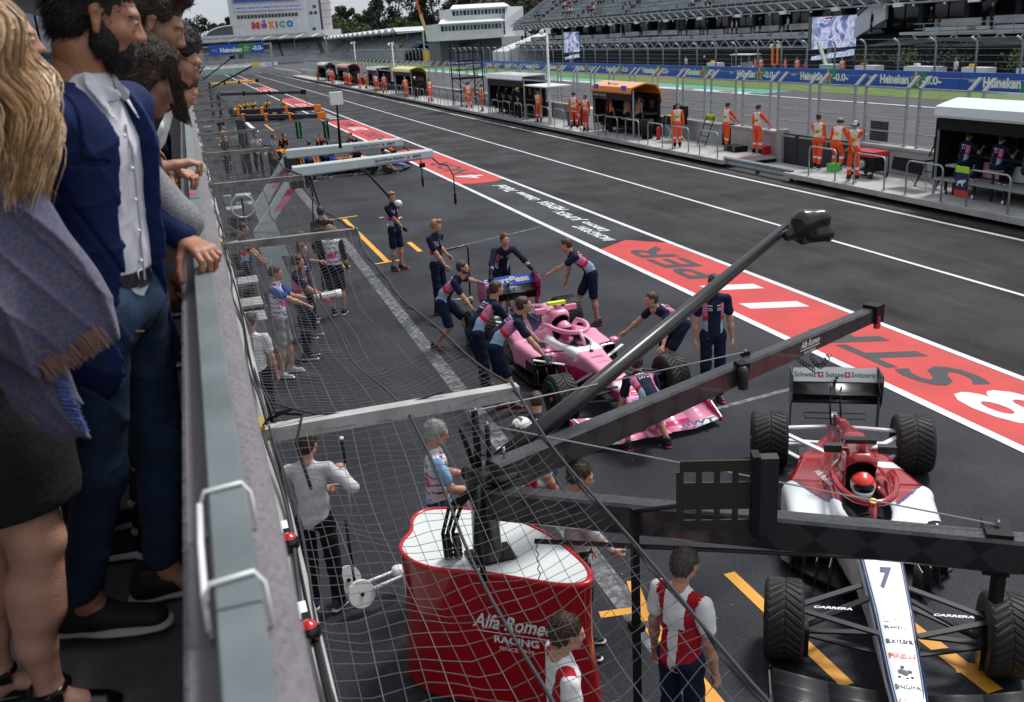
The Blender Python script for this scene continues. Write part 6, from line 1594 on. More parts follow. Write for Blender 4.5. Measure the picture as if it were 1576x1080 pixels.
for i_ in range(30): bb = MB(); bb.box((-.03, 1.2 + i_ * 2.4, 1.25), (.06, 2.1, 2.3), GLASSD); bb.build('window', SF)
b = MB(); pr = [(-.105, 3.3), (.035, 3.3), (.035, 4.42), (.028, 4.435), (-.098, 4.435), (-.105, 4.428)]
nseg = 1
b.loft([[(p[0], y, p[1]) for p in pr] for y in (-1.2, 150)], PARA, True, False); tag(b.build('parapet_wall'), 'grey plastered concrete parapet wall between spectators and pit lane', 'wall')
b = MB(); b.box((.10, 60, 2.93), (.14, 125, .1), CONC); tag(b.build('wall_ledge'), kind='structure')
RL = thing('steel_rail', 'grey blue painted steel box rail on the parapet, with two white cable ties', 'rail', (0, 0, 4.5))
RAILM = mat('rail_paint', (.13, .155, .165), .42, nscale=5, namt=.2, bump=.12, bscale=30)
b = MB(); pr = [(-.060, -.048), (-.060, -.003), (-.057, 0), (-.010, 0), (-.007, -.003), (-.007, -.048)]
for (ya, yb) in ((-1.0, .985), (.99, 3.1), (3.104, 6.2), (6.204, 10), (10.01, 60)): b.loft([[(p[0], y, p[1]) for p in pr] for y in (ya, yb)], RAILM, True, False)
b.build('box_section', RL)
for i, y in enumerate((1.3, 1.04)):
    b = MB(); b.tube([(-.071, y - .01, -.06), (-.071, y, -.01), (-.064, y + .002, .004), (-.012, y + .01, .004), (-.002, y + .008, -.012), (.0, y - .01, -.06)], .0035, WHITE, 6); b.build('cable_tie', RL)
b = MB(); b.tube([(-.073, 1.29, -.01), (-.074, 1.18, -.012), (-.072, 1.05, -.012), (-.071, 1.02, -.045)], .005, WHITE, 6); b.build('tie_tail', RL)
b = MB(); b.box((-.037, 4.55, .001), (.04, .45, .002), mat('scuffed_tape', (.1, .12, .12), .6, nscale=20, namt=.5)); b.box((-.045, 4.5, .0025), (.02, .12, .002), RED); b.box((-.037, 3.0, .001), (.035, .3, .002), mat('scuffed_tape', (.1, .12, .12), .6)); b.build('tape_patch', RL)
for i, (y, z) in enumerate(((3.85, 3.02), (3.14, 3.02))):
    g = thing('siren_ball', ('red and black round beacon clipped to the wall ledge, upper of two', 'red and black round beacon clipped to the wall ledge, lower of two')[i], 'beacon', (.125, y, z))
    b = MB(); b.lathe([(0, .045), (.025, .038), (.034, .028)], mat('beacon_red', (.45, .02, .02), .15), n=16); b.build('dome', g); b = MB(); b.lathe([(.034, .028), (.044, .010), (.045, 0), (.044, -.02), (.03, -.04), (0, -.045)], BLACKG, n=16); b.build('base', g); b = MB(); b.box((-.02, .14, .0), (.06, .12, .02), WHITE); b.box((0, .07, 0), (.03, .08, .03), BLACK); b.build('bracket', g)
g = thing('cable_bundle', 'bundle of black and grey cables running along the outside of the parapet', 'cable', (0, 0, 0))
for k, (x, z, m, r) in enumerate(((.06, 3.03, BLACK, .011), (.08, 3.0, BLACK, .008), (.105, 2.995, GREY, .006), (.15, 2.99, BLACK, .007), (.07, 3.06, mat('tan_rope', (.25, .22, .17), .8), .008))):
    b = MB(); b.tube([(x + .012 * math.sin(y * 1.7 + k * 2), y, z + .008 * math.sin(y * 2.3 + k)) for y in np.linspace(1.0, 24, 60)], r, m, 6); b.build('cable', g)
b = MB(); b.tube([(.15, 5.3, 3.05), (.3, 5.28, 3.1), (.2, 5.2, 3.12), (.35, 5.24, 3.07), (.28, 5.0, 3.0), (.3, 4.6, 2.9)], .009, BLACK, 6); b.tube([(.12, 5.1, 3.1), (.22, 5.22, 3.16), (.42, 5.24, 3.06), (.8, 5.24, 3.0), (1.2, 5.22, 3.07)], .006, BLACK, 6); b.build('cable', g)
for k, y in enumerate(np.arange(6.5, 40, 2.6)): pass

# ================================================================ EQUIPMENT ON THE PIT WALL
def seat(mb, x, y, z): mb.box((x, y, z), (.34, .34, .05), GREY); mb.bar((x, y, 0), (x, y, z), .05, .05, DARK)
def pit_stand(label, x, y0, y1, roofm, bodym, z=2.35, curved=True, seats=4, xo=1.3):
    g = thing('pit_wall_stand', label, 'pit stand', (x, (y0 + y1) / 2, .3)); L = y1 - y0; h = z
    b = MB()
    if curved:
        pf = [(-.15, h - .32), (-.12, h - .1), (.15, h - .02), (.6, h + .08), (1.1, h), (1.35, h - .3), (1.42, h - .8)]
    else: pf = [(-.15, h - .25), (-.1, h), (1.35, h + .02), (1.4, h - .3)]
    b.loft([[(p[0], yy, p[1]) for p in pf] + [(p[0] * .96 + .02, yy, p[1] - .06) for p in pf[::-1]] for yy in (-L / 2, L / 2)], roofm, True, False); b.build('roof', g)
    b = MB(); b.box((1.3, 0, h / 2 - .2), (.1, L - .1, h - .5), BLACK); b.box((.75, 0, .35), (.9, L - .1, .12), bodym); b.box((.95, 0, 1.0), (.5, L - .15, .08), DARK); b.box((.6, L / 2 - .03, 1.2), (1.3, .05, 1.6), BLACK); b.build('body', g)
    b = MB(); b.box((-.02, 0, h - .5), (.04, L - .1, .4), BLACK); b.build('valance', g)
    for k in range(max(3, int(L / .8))): b = MB(); b.box((1.15, -L / 2 + .5 + k * (L - 1) / max(2, int(L / .8) - 1), 1.4), (.06, .5, .35), BLACKG); b.build('monitor', g)
    for k in range(seats): b = MB(); seat(b, .25, -L / 2 + .5 + k * (L - 1) / max(1, seats - 1), .78); b.build('stool', g)
    b = MB()
    for yy in (-L / 2 + .05, L / 2 - .05): b.bar((.0, yy, 0), (.0, yy, h - .2), .06, .06, GREY)
    b.build('post', g); return g
MS = pit_stand('orange and blue pit wall stand with rounded roof and dark interior', 18.75, 39.3, 43.8, PAL['orange'], BLACK, 2.3, True, 5)
b = MB(); b.box((-.12, 1.6, 2.13), (.04, .5, .28), PAL['blue']); b.box((-.12, -1.5, 2.13), (.04, .5, .28), PAL['blue']); b.build('stripe', MS); text('McLaren', (.12, .2, 2.3), (0, -1, 0), (.35, 0, 1), 1.1, .16, BLACKG, MS, bold=.02)
b = MB(); b.box((-.05, 1.3, 1.75), (.03, 1.7, .3), BLACKG); b.build('sign', MS); text('#CARLOSANDLANDO', (-.08, 1.3, 1.78), (0, -1, 0), (0, 0, 1), 1.5, .1, WHITE, MS)
RS = pit_stand('white roofed pit wall stand with navy and pink crew on stools, right edge', 18.85, 14.6, 20.85, PAL['white'], GREY, 2.42, True, 5)
b = MB(); b.box((.25, -.4, 2.475), (1.0, .25, .01), PAL['navy']); b.box((.25, -.9, 2.475), (1.0, .35, .01), mat('lilac_stripe', (.2, .15, .5), .4)); b.build('stripe', RS)
b = MB()
for k in range(7): b.box((.9, 2.9 - k * .9, .65), (.06, .6, .4), (PAL['white'], PAL['pink'])[k % 2])
b.build('sponsor_panel', RS)
b = MB()
for k in range(6): b.bar((.15, 2.8 - k * 1.0, 0), (.15, 2.8 - k * 1.0, .45), .06, .06, DARK); b.lathe([(0, -.03), (.06, -.03), (.06, .03), (0, .03)], WHITE, (.15, 2.8 - k * 1.0, .06), (0, 1, 0), 10)
b.box((.1, 0, .42), (.3, 6.2, .05), GREY); b.build('footboard', RS)
pit_stand('white boxy pit wall stand, black inside, left of the white mast', 18.5, 53.3, 60.3, PAL['white'], BLACK, 2.45, False, 5)
g = thing('stand_shelf', 'flat pale folding shelf table beside the white boxy stand', 'table', (19.0, 50.9, .3)); b = MB(); b.box((0, 0, 1.95), (1.6, 3.4, .06), WHITE); b.bar((0, 1, 0), (0, 1, 1.95), .05, .05, GREY); b.build('top', g)
YS = pit_stand('bright yellow roofed pit wall stand with black interior', 18.9, 84.5, 92, PAL['yellow'], BLACK, 2.4, True, 3)
pit_stand('white framed pit wall stand with an orange panel inside', 18.6, 98.5, 104, PAL['white'], DARK, 2.3, False, 3)
pit_stand('red pit wall stand with black window in the distance', 18.4, 115.5, 124, paint('bright_red', (.6, .02, .015)), BLACK, 2.4, True, 3)
pit_stand('small white pit wall cabin far down the wall', 18.6, 136, 144, PAL['white'], BLACK, 2.4, True, 2)
# scaffold tower
g = thing('scaffold_tower', 'black steel scaffold camera tower with three platforms standing behind the pit wall railing', 'scaffold', (18.6, 68.5, .3)); b = MB()
for x, y in ((0, -1.1), (1.7, -1.1), (0, 1.1), (1.7, 1.1)): b.bar((x, y, 0), (x, y, 4.4), .07, .07, BLACK)
b.build('upright', g); b = MB()
for z in (1.0, 1.9, 2.5, 3.1, 3.7): 
    for x in (0, 1.7): b.bar((x, -1.1, z), (x, 1.1, z), .05, .05, BLACK)
    for y in (-1.1, 1.1): b.bar((0, y, z), (1.7, y, z), .05, .05, BLACK)
for y in (-1.1, 1.1): b.bar((0, y, .3), (1.7, y, 1.9), .04, .04, BLACK); b.bar((1.7, y, .3), (0, y, 1.9), .04, .04, BLACK)
b.build('brace', g)
for z in (1.95, 2.9): b = MB(); b.box((.85, 0, z), (1.8, 2.3, .06), BLACK); b.build('platform', g)
b = MB(); b.add([(0, -1.1, 4.4), (1.7, -1.1, 4.4), (1.7, 1.1, 4.2), (0, 1.1, 4.3), (.6, 0, 4.05)], [(0, 1, 4), (1, 2, 4), (2, 3, 4), (3, 0, 4)], BLACK); b.build('awning', g)
# small equipment
def case(label, x, y, m, d=(.5, .9, .4), z=.3, open_=False):
    g = thing('equipment_case', label, 'case', (x, y, z)); b = MB(); b.box((0, 0, d[2] / 2), d, m); b.build('box', g); b = MB()
    for k in (-1, 1): b.bar((-d[0] / 2 - .01, k * d[1] * .3, d[2] * .2), (-d[0] / 2 - .01, k * d[1] * .3, d[2] * .9), .02, .04, STEEL)
    if open_: b.box((d[0] * .5, 0, d[2] + .2), (.08, d[1], .42), m)
    b.build('lid' if open_ else 'latch', g); return g
g = case('open black case with green lined tray on a white trestle by the lime pit board', 19.6, 37.0, BLACK, (.5, 1.2, .35), 1.0, True); b = MB()
for yy in (-.4, .4): b.bar((-.2, yy - .15, -.7), (.2, yy + .15, 0), .03, .03, WHITE); b.bar((.2, yy - .15, -.7), (-.2, yy + .15, 0), .03, .03, WHITE)
b.box((-.05, .1, .36), (.3, .7, .03), LIME); b.build('trestle', g)
case('black kit bag lying beside the second marshal', 19.7, 32.3, BLACK, (.5, .9, .22)); case('dark red bag at the feet of the second marshal', 20.0, 30.8, DRED, (.3, .4, .3)); case('small bright green bag on the platform between the marshals', 19.3, 25.75, mat('bag_green', (.05, .6, .05), .6), (.3, .3, .25)); case('black equipment cases stacked by the marshal pair', 19.2, 47.3, BLACK, (.6, .9, .7), .3, True)
g = thing('pit_board', 'lime yellow pit board on a black ladder frame leaning on the wall', 'pit board', (19.6, 34.8, .3)); b = MB()
for yy in (-.32, .32): b.bar((0, yy, 0), (.45, yy, 1.15), .03, .03, BLACK)
for k in range(5): b.bar((.06 + k * .085, -.32, .15 + k * .22), (.06 + k * .085, .32, .15 + k * .22), .025, .025, BLACK)
b.build('frame', g); b = MB(); b.box((.43, 0, 1.08), (.04, .66, .26), LIME); b.box((.4, -.26, 1.08), (.02, .1, .14), RED); b.box((.4, .26, 1.08), (.02, .1, .14), RED); b.build('board', g); text('LANDO', (.385, 0, 1.08), (0, -1, 0), (0, 0, 1), .34, .1, GREEN, g, bold=.02)
g = thing('pit_board', 'black pit board with green white and red driver name leaning near the right stand', 'pit board', (19.6, 21.6, .3)); b = MB()
for yy in (-.4, .4): b.bar((-.35, yy, 0), (.3, yy, 1.2), .03, .03, BLACK)
for k in range(4): b.bar((-.25 + k * .12, -.4, .2 + k * .22), (-.25 + k * .12, .4, .2 + k * .22), .025, .025, BLACK)
b.build('frame', g); b = MB(); b.box((.28, 0, 1.2), (.05, .9, .26), BLACK); b.build('board', g)
for k, (t, m) in enumerate((('PE', GREEN), ('R', WHITE), ('EZ', RED))): text(t, (.25, .26 - k * .26, 1.2), (0, -1, 0), (0, 0, 1), (.26, .12, .26)[k], .17, m, g, bold=.05)
g = thing('covered_table', 'folding table under a black cloth between two handrails on the platform', 'table', (19.1, 21.8, .3)); b = MB(); b.box((0, 0, .82), (.55, 1.15, .04), BLACK); b.add([(-.3, -.6, .85), (-.3, .6, .85), (-.34, .62, .5), (-.33, -.62, .45), (.3, -.6, .85), (.3, .6, .85)], [(0, 1, 2, 3), (0, 4, 5, 1)], BLACK); b.build('cloth', g); b = MB()
for yy in (-.4, .4): b.bar((-.2, yy - .25, 0), (.2, yy + .25, .8), .025, .025, STEEL); b.bar((.2, yy - .25, 0), (-.2, yy + .25, .8), .025, .025, STEEL)
b.build('leg', g)
g = thing('generator', 'red and black wheeled power generator behind the front marshal', 'generator', (19.4, 24.2, .3)); b = MB(); b.box((0, 0, .72), (.55, 1.05, .16), RED); b.build('tank', g); b = MB(); b.box((0, 0, .42), (.5, .9, .42), BLACK); b.lathe([(0, 0), (.14, 0), (.12, .1), (0, .1)], STEEL, (-.28, -.1, .42), (-1, 0, 0), 14); b.box((-.26, .25, .45), (.05, .2, .2), GREY); b.build('engine', g); b = MB()
for s in (-1, 1): b.tube([(s * .28, -.55, .1), (s * .28, -.55, .78), (s * .28, .55, .78), (s * .28, .55, .1), (s * .28, -.55, .1)], .02, BLACK, 6)
b.build('frame', g)
for x in (-.28, .28):
    for y in (-.45, .45): b = MB(); b.lathe([(0, -.03), (.08, -.03), (.08, .03), (0, .03)], DARK, (x, y, .08), (1, 0, 0), 10); b.build('wheel', g)
g = thing('flag_board', 'small red square board with a white cross hung on a handrail', 'board', (18.0, 43.9, .3)); b = MB(); b.box((0, 0, .85), (.03, .5, .42), RED); b.build('board', g); b = MB(); b.box((-.02, 0, .85), (.012, .3, .09), WHITE); b.box((-.021, 0, .85), (.013, .09, .28), WHITE); b.build('cross', g)
g = thing('flag_board', 'blue board with a bull emblem between yellow and red bands on the right handrail', 'board', (18.02, 18.95, .3)); b = MB(); b.box((0, 0, .62), (.03, .42, .46), PAL['navy']); b.box((0, 0, .93), (.032, .42, .15), YELLOW if False else LIME); b.box((0, 0, .36), (.032, .42, .12), mat('bright_red_board', (.8, .03, .02), .5)); b.build('board', g); b = MB()
bull = [(-.15, -.02), (-.08, .03), (.0, .06), (.08, .05), (.13, .09), (.15, .04), (.12, -.01), (.06, -.03), (.08, -.1), (.04, -.09), (.01, -.03), (-.06, -.03), (-.1, -.1), (-.13, -.09), (-.11, -.02)]
b.plate(bull, (-.017, 0, .62), (0, -1, 0), (0, 0, 1), .004, WHITE); b.build('emblem', g)
g = thing('fire_extinguisher', 'red fire extinguisher standing beside the orange stand', 'extinguisher', (19.3, 38.0, .3)); b = MB(); b.lathe([(0, 0), (.09, 0), (.09, .5), (.04, .58), (0, .6)], RED, n=14); b.build('body', g); b = MB(); b.box((0, 0, .64), (.05, .14, .06), BLACK); b.build('handle', g)
g = thing('rubbish_bin', 'black rubbish bin next to the orange stand', 'bin', (19.1, 38.7, .3)); b = MB(); b.lathe([(0, 0), (.24, 0), (.3, .85), (.26, .85), (.2, .1)], BLACK, n=16); b.build('body', g)
g = thing('trackside_monitor', 'black equipment screen on the wall seen through the fence panel', 'monitor', (20.75, 25.6, 1.1)); b = MB(); b.box((.1, 0, .35), (.1, .75, .62), BLACK); b.build('screen', g); b = MB(); b.box((0, .7, .1), (.3, .25, .22), PALE); b.build('box', g)
g = thing('white_counter', 'white counter cabinet with small red flowers left of the orange stand', 'counter', (19.4, 45.0, .3)); b = MB(); b.box((0, 0, .5), (.7, 1.2, 1.0), WHITE); b.build('cabinet', g); b = MB()
for k in range(6): b.lathe([(0, .06), (.07, 0), (0, -.05)], RED, (.1 * math.sin(k * 2), -.3 + k * .1, 1.06), n=8)
b.build('flowers', g)
# things on the apron
g = thing('wheel_trolley', 'tall thin tubular push trolley with a black hoop handle beside the mechanic', 'trolley', (4.45, 17.75, 0)); b = MB(); b.tube([(-.3, 0, .15), (-.3, 0, 1.05), (-.25, 0, 1.1), (.3, 0, 1.18), (.36, 0, 1.12), (.33, 0, .15)], .018, BLACKG, 8); b.tube([(-.3, 0, .12), (.33, -.1, .12)], .015, STEEL, 6); b.build('handle', g)
for x in (-.3, .33): b = MB(); b.lathe([(0, -.025), (.07, -.025), (.07, .025), (0, .025)], mat('tan_wheel', (.4, .22, .08), .5), (x, -.05, .07), (1, 0, 0), 12); b.build('wheel', g)
g = thing('hose_reel_cart', 'white two wheeled hose cart standing on the apron under the net', 'cart', (.95, 7.85, 0)); 
for (x, y, z) in ((-.12, -.05, .2), (-.2, .25, .2)): b = MB(); b.lathe([(0, .03), (.13, .03), (.135, .0), (.13, -.03), (0, -.03)], WHITE, (x, y, z), (.25, -1, .35), 22, False); b.lathe([(0, .04), (.02, .04), (.02, .0)], BLACK, (x, y, z), (.25, -1, .35), 8); b.build('wheel', g)
b = MB(); b.tube([(-.1, .1, .2), (.25, .2, .2), (.3, .05, .22), (.0, -.05, .22)], .022, WHITE, 8); b.lathe([(0, .05), (.06, .05), (.06, -.05), (0, -.05)], WHITE, (.28, .15, .22), (0, 0, 1), 12); b.tube([(-.15, .1, .2), (-.16, .12, .9)], .015, BLACK, 6); b.build('frame', g)
g = thing('hose_coil', 'loop of white hose beside a wheel gun in the shaded garage mouth', 'hose', (.95, 25.8, 0)); b = MB(); b.tube([(.0 + .3 * math.cos(t), 0, 1.2 + .3 * math.sin(t)) for t in np.linspace(0, 2 * PI, 20)], .018, WHITE, 6); b.bar((0, .1, 0), (0, .1, 1.4), .05, .05, DARK); b.box((-.35, .1, 1.4), (.2, .2, .2), STEEL); b.build('loop', g)
for i, (x, y) in enumerate(((.55, 19.0), (.5, 17.2), (.6, 23.0), (1.2, 31), (.8, 28.5), (1.4, 56), (1.3, 49), (2.2, 56), (.9, 62))):
    g = thing('garage_trolley', 'pale equipment trolley under the net beams, ' + ORD[i] + ' along the garage front', 'trolley', (x, y, 0)); b = MB(); b.box((0, 0, .75), (.45, .6, .05), GREY); b.box((0, 0, .35), (.5, .7, .3), (DARK, GREY)[i % 2]); b.build('shelf', g); b = MB()
    for sx in (-.27, .27):
        for sy in (-.36, .36): b.bar((sx, sy, .02), (sx, sy, .75), .03, .03, STEEL)
    b.build('leg', g)
# ================================================================ PEOPLE ON THE APRON
def stand(label, x, y, dx, dy, rh=None, lh=None, pose=None, z=0.006, **kw):
    rz = face(dx, dy); p = dict(pose or {})
    if rh is not None: p['rh'] = wtarget((x, y, z), rz, rh)
    if lh is not None: p['lh'] = wtarget((x, y, z), rz, lh)
    for f in ('lfw', 'rfw'):
        if f in p: q = wtarget((x, y, z), rz, p.pop(f)); p[f[:2]] = (q[0], q[1], 0)
    return person(label, (x, y, z), rz, p, **kw)
SH_ = mat('shoe_dark', (.012, .012, .016), .5); SH_R = mat('sole_red', (.5, .05, .08), .5); SH_W = mat('shoe_grey', (.3, .32, .34), .5); GLV = mat('glove_grey', (.12, .13, .14), .7)
KW = dict(top='rp', shoe_mat=SH_, sole_mat=SH_R, belt=BLACK)
V1 = .0125
# team around the pink car
stand('mechanic standing alone in navy shorts, hands low, behind the standing pair', 4.07, 21.4, .55, -.75, (4.3, 21.2, .9), (3.95, 21.3, .95), dict(h=1.82, head=(-35, 8), lf=(-.09, .05), rf=(.1, -.04)), hair='quiff', hair_mat=HAIRL, gloves=BLACK, vox=V1, **KW)
g, k = stand('fair haired mechanic in long navy trousers holding the push trolley', 4.05, 17.3, .6, -.7, (4.2, 16.95, .86), (4.32, 17.5, 1.1), dict(h=1.84, head=(10, 8)), hair='quiff', hair_mat=HAIRL, bottom='trousers', vox=V1, beard=False, **KW)
stand('crouching mechanic left of the pink car, one hand on the wing, one on the tyre', 3.72, 15.15, .68, -.45, (4.02, 14.7, .69), (4.45, 15.66, .93), dict(h=1.8, lean=46, crouch=.14, head=(0, -25), lf=(-.14, .28), rf=(.16, -.28), twist=0), vox=V1, beard=True, lhmode='flat', rhmode='flat', gloves=GLV, **KW)
stand('long sleeved mechanic behind the rear wing, both arms spread to push it', 5.05, 16.18, -.02, -1, (4.58, 15.62, .93), (5.5, 15.62, .93), dict(h=1.8, lean=42, head=(4, -22), lf=(-.1, -.25), rf=(.12, .1)), sleeve='long', gloves=BLACK, vox=V1, **KW)
stand('mechanic right of the rear wing bending with a straight arm pushing it', 6.22, 15.2, -.95, .15, (6.0, 15.6, .62), (5.5, 15.45, .92), dict(h=1.78, lean=50, head=(-10, -15), lf=(-.12, -.2), rf=(.13, .2)), vox=V1, **KW)
stand('long sleeved mechanic in navy trousers pushing at the side of the engine cover', 3.72, 12.75, .62, .12, (4.4, 12.75, .62), (4.42, 13.25, .66), dict(h=1.82, lean=44, head=(0, -20), lf=(-.12, -.1), rf=(.12, -.2)), sleeve='long', bottom='trousers', hair_mat=HAIRB, vox=V1, **KW)
stand('mechanic in navy shorts bending over the front tyre with his back to us', 3.78, 11.95, .75, -.12, (4.22, 11.35, .66), (4.5, 12.1, .55), dict(h=1.82, lean=52, head=(-5, -28), lf=(-.1, -.22), rf=(.14, -.02)), vox=V1, rhmode='flat', gloves=GLV, **KW)
stand('mechanic leaning from the right side with a hand on the car mirror', 6.0, 12.02, -.95, -.1, (5.62, 12.45, .62), (5.85, 11.45, .64), dict(h=1.76, lean=66, crouch=.1, head=(0, -30), lf=(-.14, -.26), rf=(.14, -.38)), vox=V1, **KW)
stand('mechanic standing upright in navy trousers at the right, behind the camera arm', 6.4, 11.0, -.3, -.9, None, None, dict(h=1.84, head=(12, 10)), bottom='trousers', vox=V1, **KW)
stand('mechanic crouched over the front wing of the pink car, seen from behind', 4.86, 9.85, .05, 1, (5.2, 10.25, .36), (4.62, 10.25, .36), dict(h=1.76, lean=66, crouch=.34, head=(0, -40), lf=(-.25, .15), rf=(.25, .05)), vox=V1, top='rp', shoe_mat=SH_, sole_mat=SH_R)
stand('crouching person with messy brown hair below the long camera arm', 3.2, 9.35, .3, .9, (3.4, 9.8, .4), (3.15, 9.8, .4), dict(h=1.7, lean=40, crouch=.45, head=(0, 0), lf=(-.12, .1), rf=(.12, -.1)), vox=V1, top='rp', bottom='trousers')
# people under the net
S1, k1 = stand('photographer in blue shirt and printed bib aiming a long white lens', .86, 15.0, .95, -.3, (1.3, 14.75, 1.2), (1.35, 15.1, 1.22), dict(h=1.84, head=(0, 5), lf=(-.14, .05), rf=(.14, -.05)), top='bib', top_mat=ROYAL, bottom='shorts', bot_mat=GREYC, rhmode='grip', lhmode='grip', shoe_mat=SH_W, vox=V1)
g = thing('camera', 'camera with a long white telephoto lens held by the photographer in blue', 'camera', (1.42, 14.93, 1.27), face(.95, .12)); b = MB(); b.lathe([(.0, .0), (.045, .0), (.045, .1), (.055, .14), (.055, .34), (.065, .36), (.065, .46), (.0, .455)], WHITE, (0, .0, 0), (0, 1, 0), 18); b.lathe([(.056, .1), (.056, .13)], BLACK, (0, 0, 0), (0, 1, 0), 18); b.lathe([(.062, .462), (0, .462)], BLACKG, (0, 0, 0), (0, 1, 0), 18); b.build('lens', g); b = MB(); b.box((0, -.05, .0), (.14, .09, .11), BLACK); b.box((0, -.05, .07), (.06, .07, .04), BLACK); b.build('body', g)
stand('crew member in navy shirt with pink gloves right behind the photographer', 1.28, 15.75, .95, -.2, (1.65, 15.6, 1.05), (1.6, 15.9, 1.1), dict(h=1.82, head=(0, 6)), gloves=STRIPEP, phones=True, bottom='trousers', vox=V1, top='rp')
stand('crew member wearing a brown cap under the beam, behind the headset man', 1.6, 18.0, .9, -.2, None, (1.9, 17.9, 1.2), dict(h=1.78), cap=mat('cap_brown', (.14, .08, .05), .8), bottom='trousers', vox=.014, top='rp')
stand('blond person seen from behind in a grey and pink printed bib and shorts', 2.2, 18.2, .25, .95, None, (2.3, 18.6, 1.1), dict(h=1.8, head=(-25, 0)), top='bib', top_mat=NAVYP, sleeve='long', hair='long', hair_mat=HAIRL, bottom='shorts', vox=.014)
stand('dark haired person with a backpack left of the blond person in the bib', 2.3, 20.2, .4, .9, None, None, dict(h=1.85), top='x', top_mat=BLACKC, sleeve='long', bottom='trousers', hair_mat=HAIRD, vox=.014)
g = thing('backpack', 'black backpack worn by the dark haired person under the net', 'backpack', (2.22, 20.02, 1.0), face(.4, .9)); geo('bag', sdf_mesh([rc((0, 0, 0), (0, 0, .38), .15, .13, flat=.6), rc((-.08, -.05, .1), (.08, -.05, .1), .07, .07)], .015, .04), [BLACKC], g); b = MB(); b.bar((-.09, .12, .05), (-.09, .1, .45), .03, .01, BLACK); b.bar((.09, .12, .05), (.09, .1, .45), .03, .01, BLACK); b.build('strap', g)
stand('crew member in navy shorts with his back to the pylon, left of the photographer', .62, 19.6, .95, -.1, (.95, 19.5, .95), (.95, 19.7, 1.0), dict(h=1.8, head=(0, 10)), phones=False, vox=.014, top='rp')
stand('person in white shirt half hidden behind the parapet under the net', .33, 12.6, .3, .9, None, None, dict(h=1.76), top='x', top_mat=WHITECS if 'WHITECS' in globals() else WHITEC, bottom='trousers', hair_mat=HAIRD, vox=.014)
stand('seated crew member in navy shirt just behind the photographer', 1.5, 17.0, .8, -.5, None, None, dict(h=1.76), bottom='trousers', vox=.014, top='rp')
stand('man in white team jacket holding up a dark pole under the net', .52, 8.0, .25, .95, (.83, 8.06, 1.36), (.72, 8.35, 1.05), dict(h=1.80, head=(-20, 8), lf=(-.12, .04), rf=(.12, -.02)), top='x', top_mat=fabric('quilted_white', (.5, .5, .53), .1), sleeve='long', bottom='trousers', bot_mat=BLACKC, hair_mat=HAIRB, rhmode='grip', lhmode='grip', vox=.011, fat=1.1, foot_yaw=(8, -30), shoe_mat=mat('trainer_navy', (.02, .03, .06), .6))
g = thing('signal_pole', 'thin dark pole with a white tip held upright by the man in the white jacket', 'pole', (.86, 8.1, 1.0)); b = MB(); b.tube([(0, 0, -.6), (0, 0, .42)], .008, GREY, 6); b.tube([(0, 0, .42), (0, 0, .66)], .018, BLACK, 8); b.lathe([(.019, 0), (.019, .02), (0, .02)], WHITE, (0, 0, .66), n=8); b.build('pole', g)
stand('grey haired cameraman in light blue shirt with white bib behind the red cabinet', 1.66, 7.85, .95, -.15, (1.98, 7.62, 1.1), (2.0, 7.95, 1.12), dict(h=1.77, head=(0, 12)), top='bib', top_mat=CHECK, bottom='trousers', bot_mat=JEAN, hair_mat=HAIRG, glasses=True, skin=SKIN, rhmode='flat', vox=.011, fat=1.08)
g = thing('video_camera', 'black shoulder camera rig held by the grey haired cameraman', 'camera', (2.08, 7.78, 1.22), face(.95, -.1)); geo('body', sdf_mesh([rc((0, -.12, 0), (0, .12, 0), .08, .07, flat=.9), rc((0, .1, 0), (0, .24, 0), .06, .065), rc((-.08, 0, .06), (.06, .05, .09), .03, .03)], .01, .015), [BLACK], g); b = MB(); b.lathe([(.0, .005), (.055, 0)], BLACKG, (0, .31, 0), (0, 1, 0), 14); b.tube([(-.05, -.1, .07), (-.05, -.05, .14), (-.05, .1, .14), (-.05, .14, .07)], .01, BLACK, 6); b.build('handle', g)
stand('person in red and white team shirt and white cap partly hidden by the black boom', 2.4, 7.55, .5, .8, (2.72, 7.45, .95), None, dict(h=1.76, head=(-20, 10)), top='alfa', bottom='trousers', bot_mat=JEAN, cap=WHITE, vox=.0125)
stand('dark haired person in pale crumpled shirt standing behind the near black boom', 2.5, 6.45, .7, -.4, (2.75, 6.3, 1.0), None, dict(h=1.79, head=(0, 14)), top='x', top_mat=fabric('grey_white_shirt', (.48, .46, .47), .18), sleeve='long', bottom='trousers', bot_mat=BLACKC, hair_mat=HAIRB, vox=.0115)
A3, k3 = stand('broad man in red and white team polo at the bottom, right of the black post', 2.64, 4.92, .8, .45, None, None, dict(h=1.77, head=(-5, 12)), top='alfa', bottom='trousers', bot_mat=NAVY, hair_mat=mat('greying_hair', (.09, .075, .065), .6, nscale=90, namt=.5, bump=.6, bscale=140), rhmode='grip', gloves=None, vox=.0105, fat=1.12)
stand('short haired person in white team polo cut by the bottom edge beside the red cabinet', 1.62, 4.52, .9, -.1, None, None, dict(h=1.79, head=(0, 10)), top='alfa', bottom='trousers', bot_mat=NAVY, hair_mat=HAIRB, phones=False, vox=.0105)
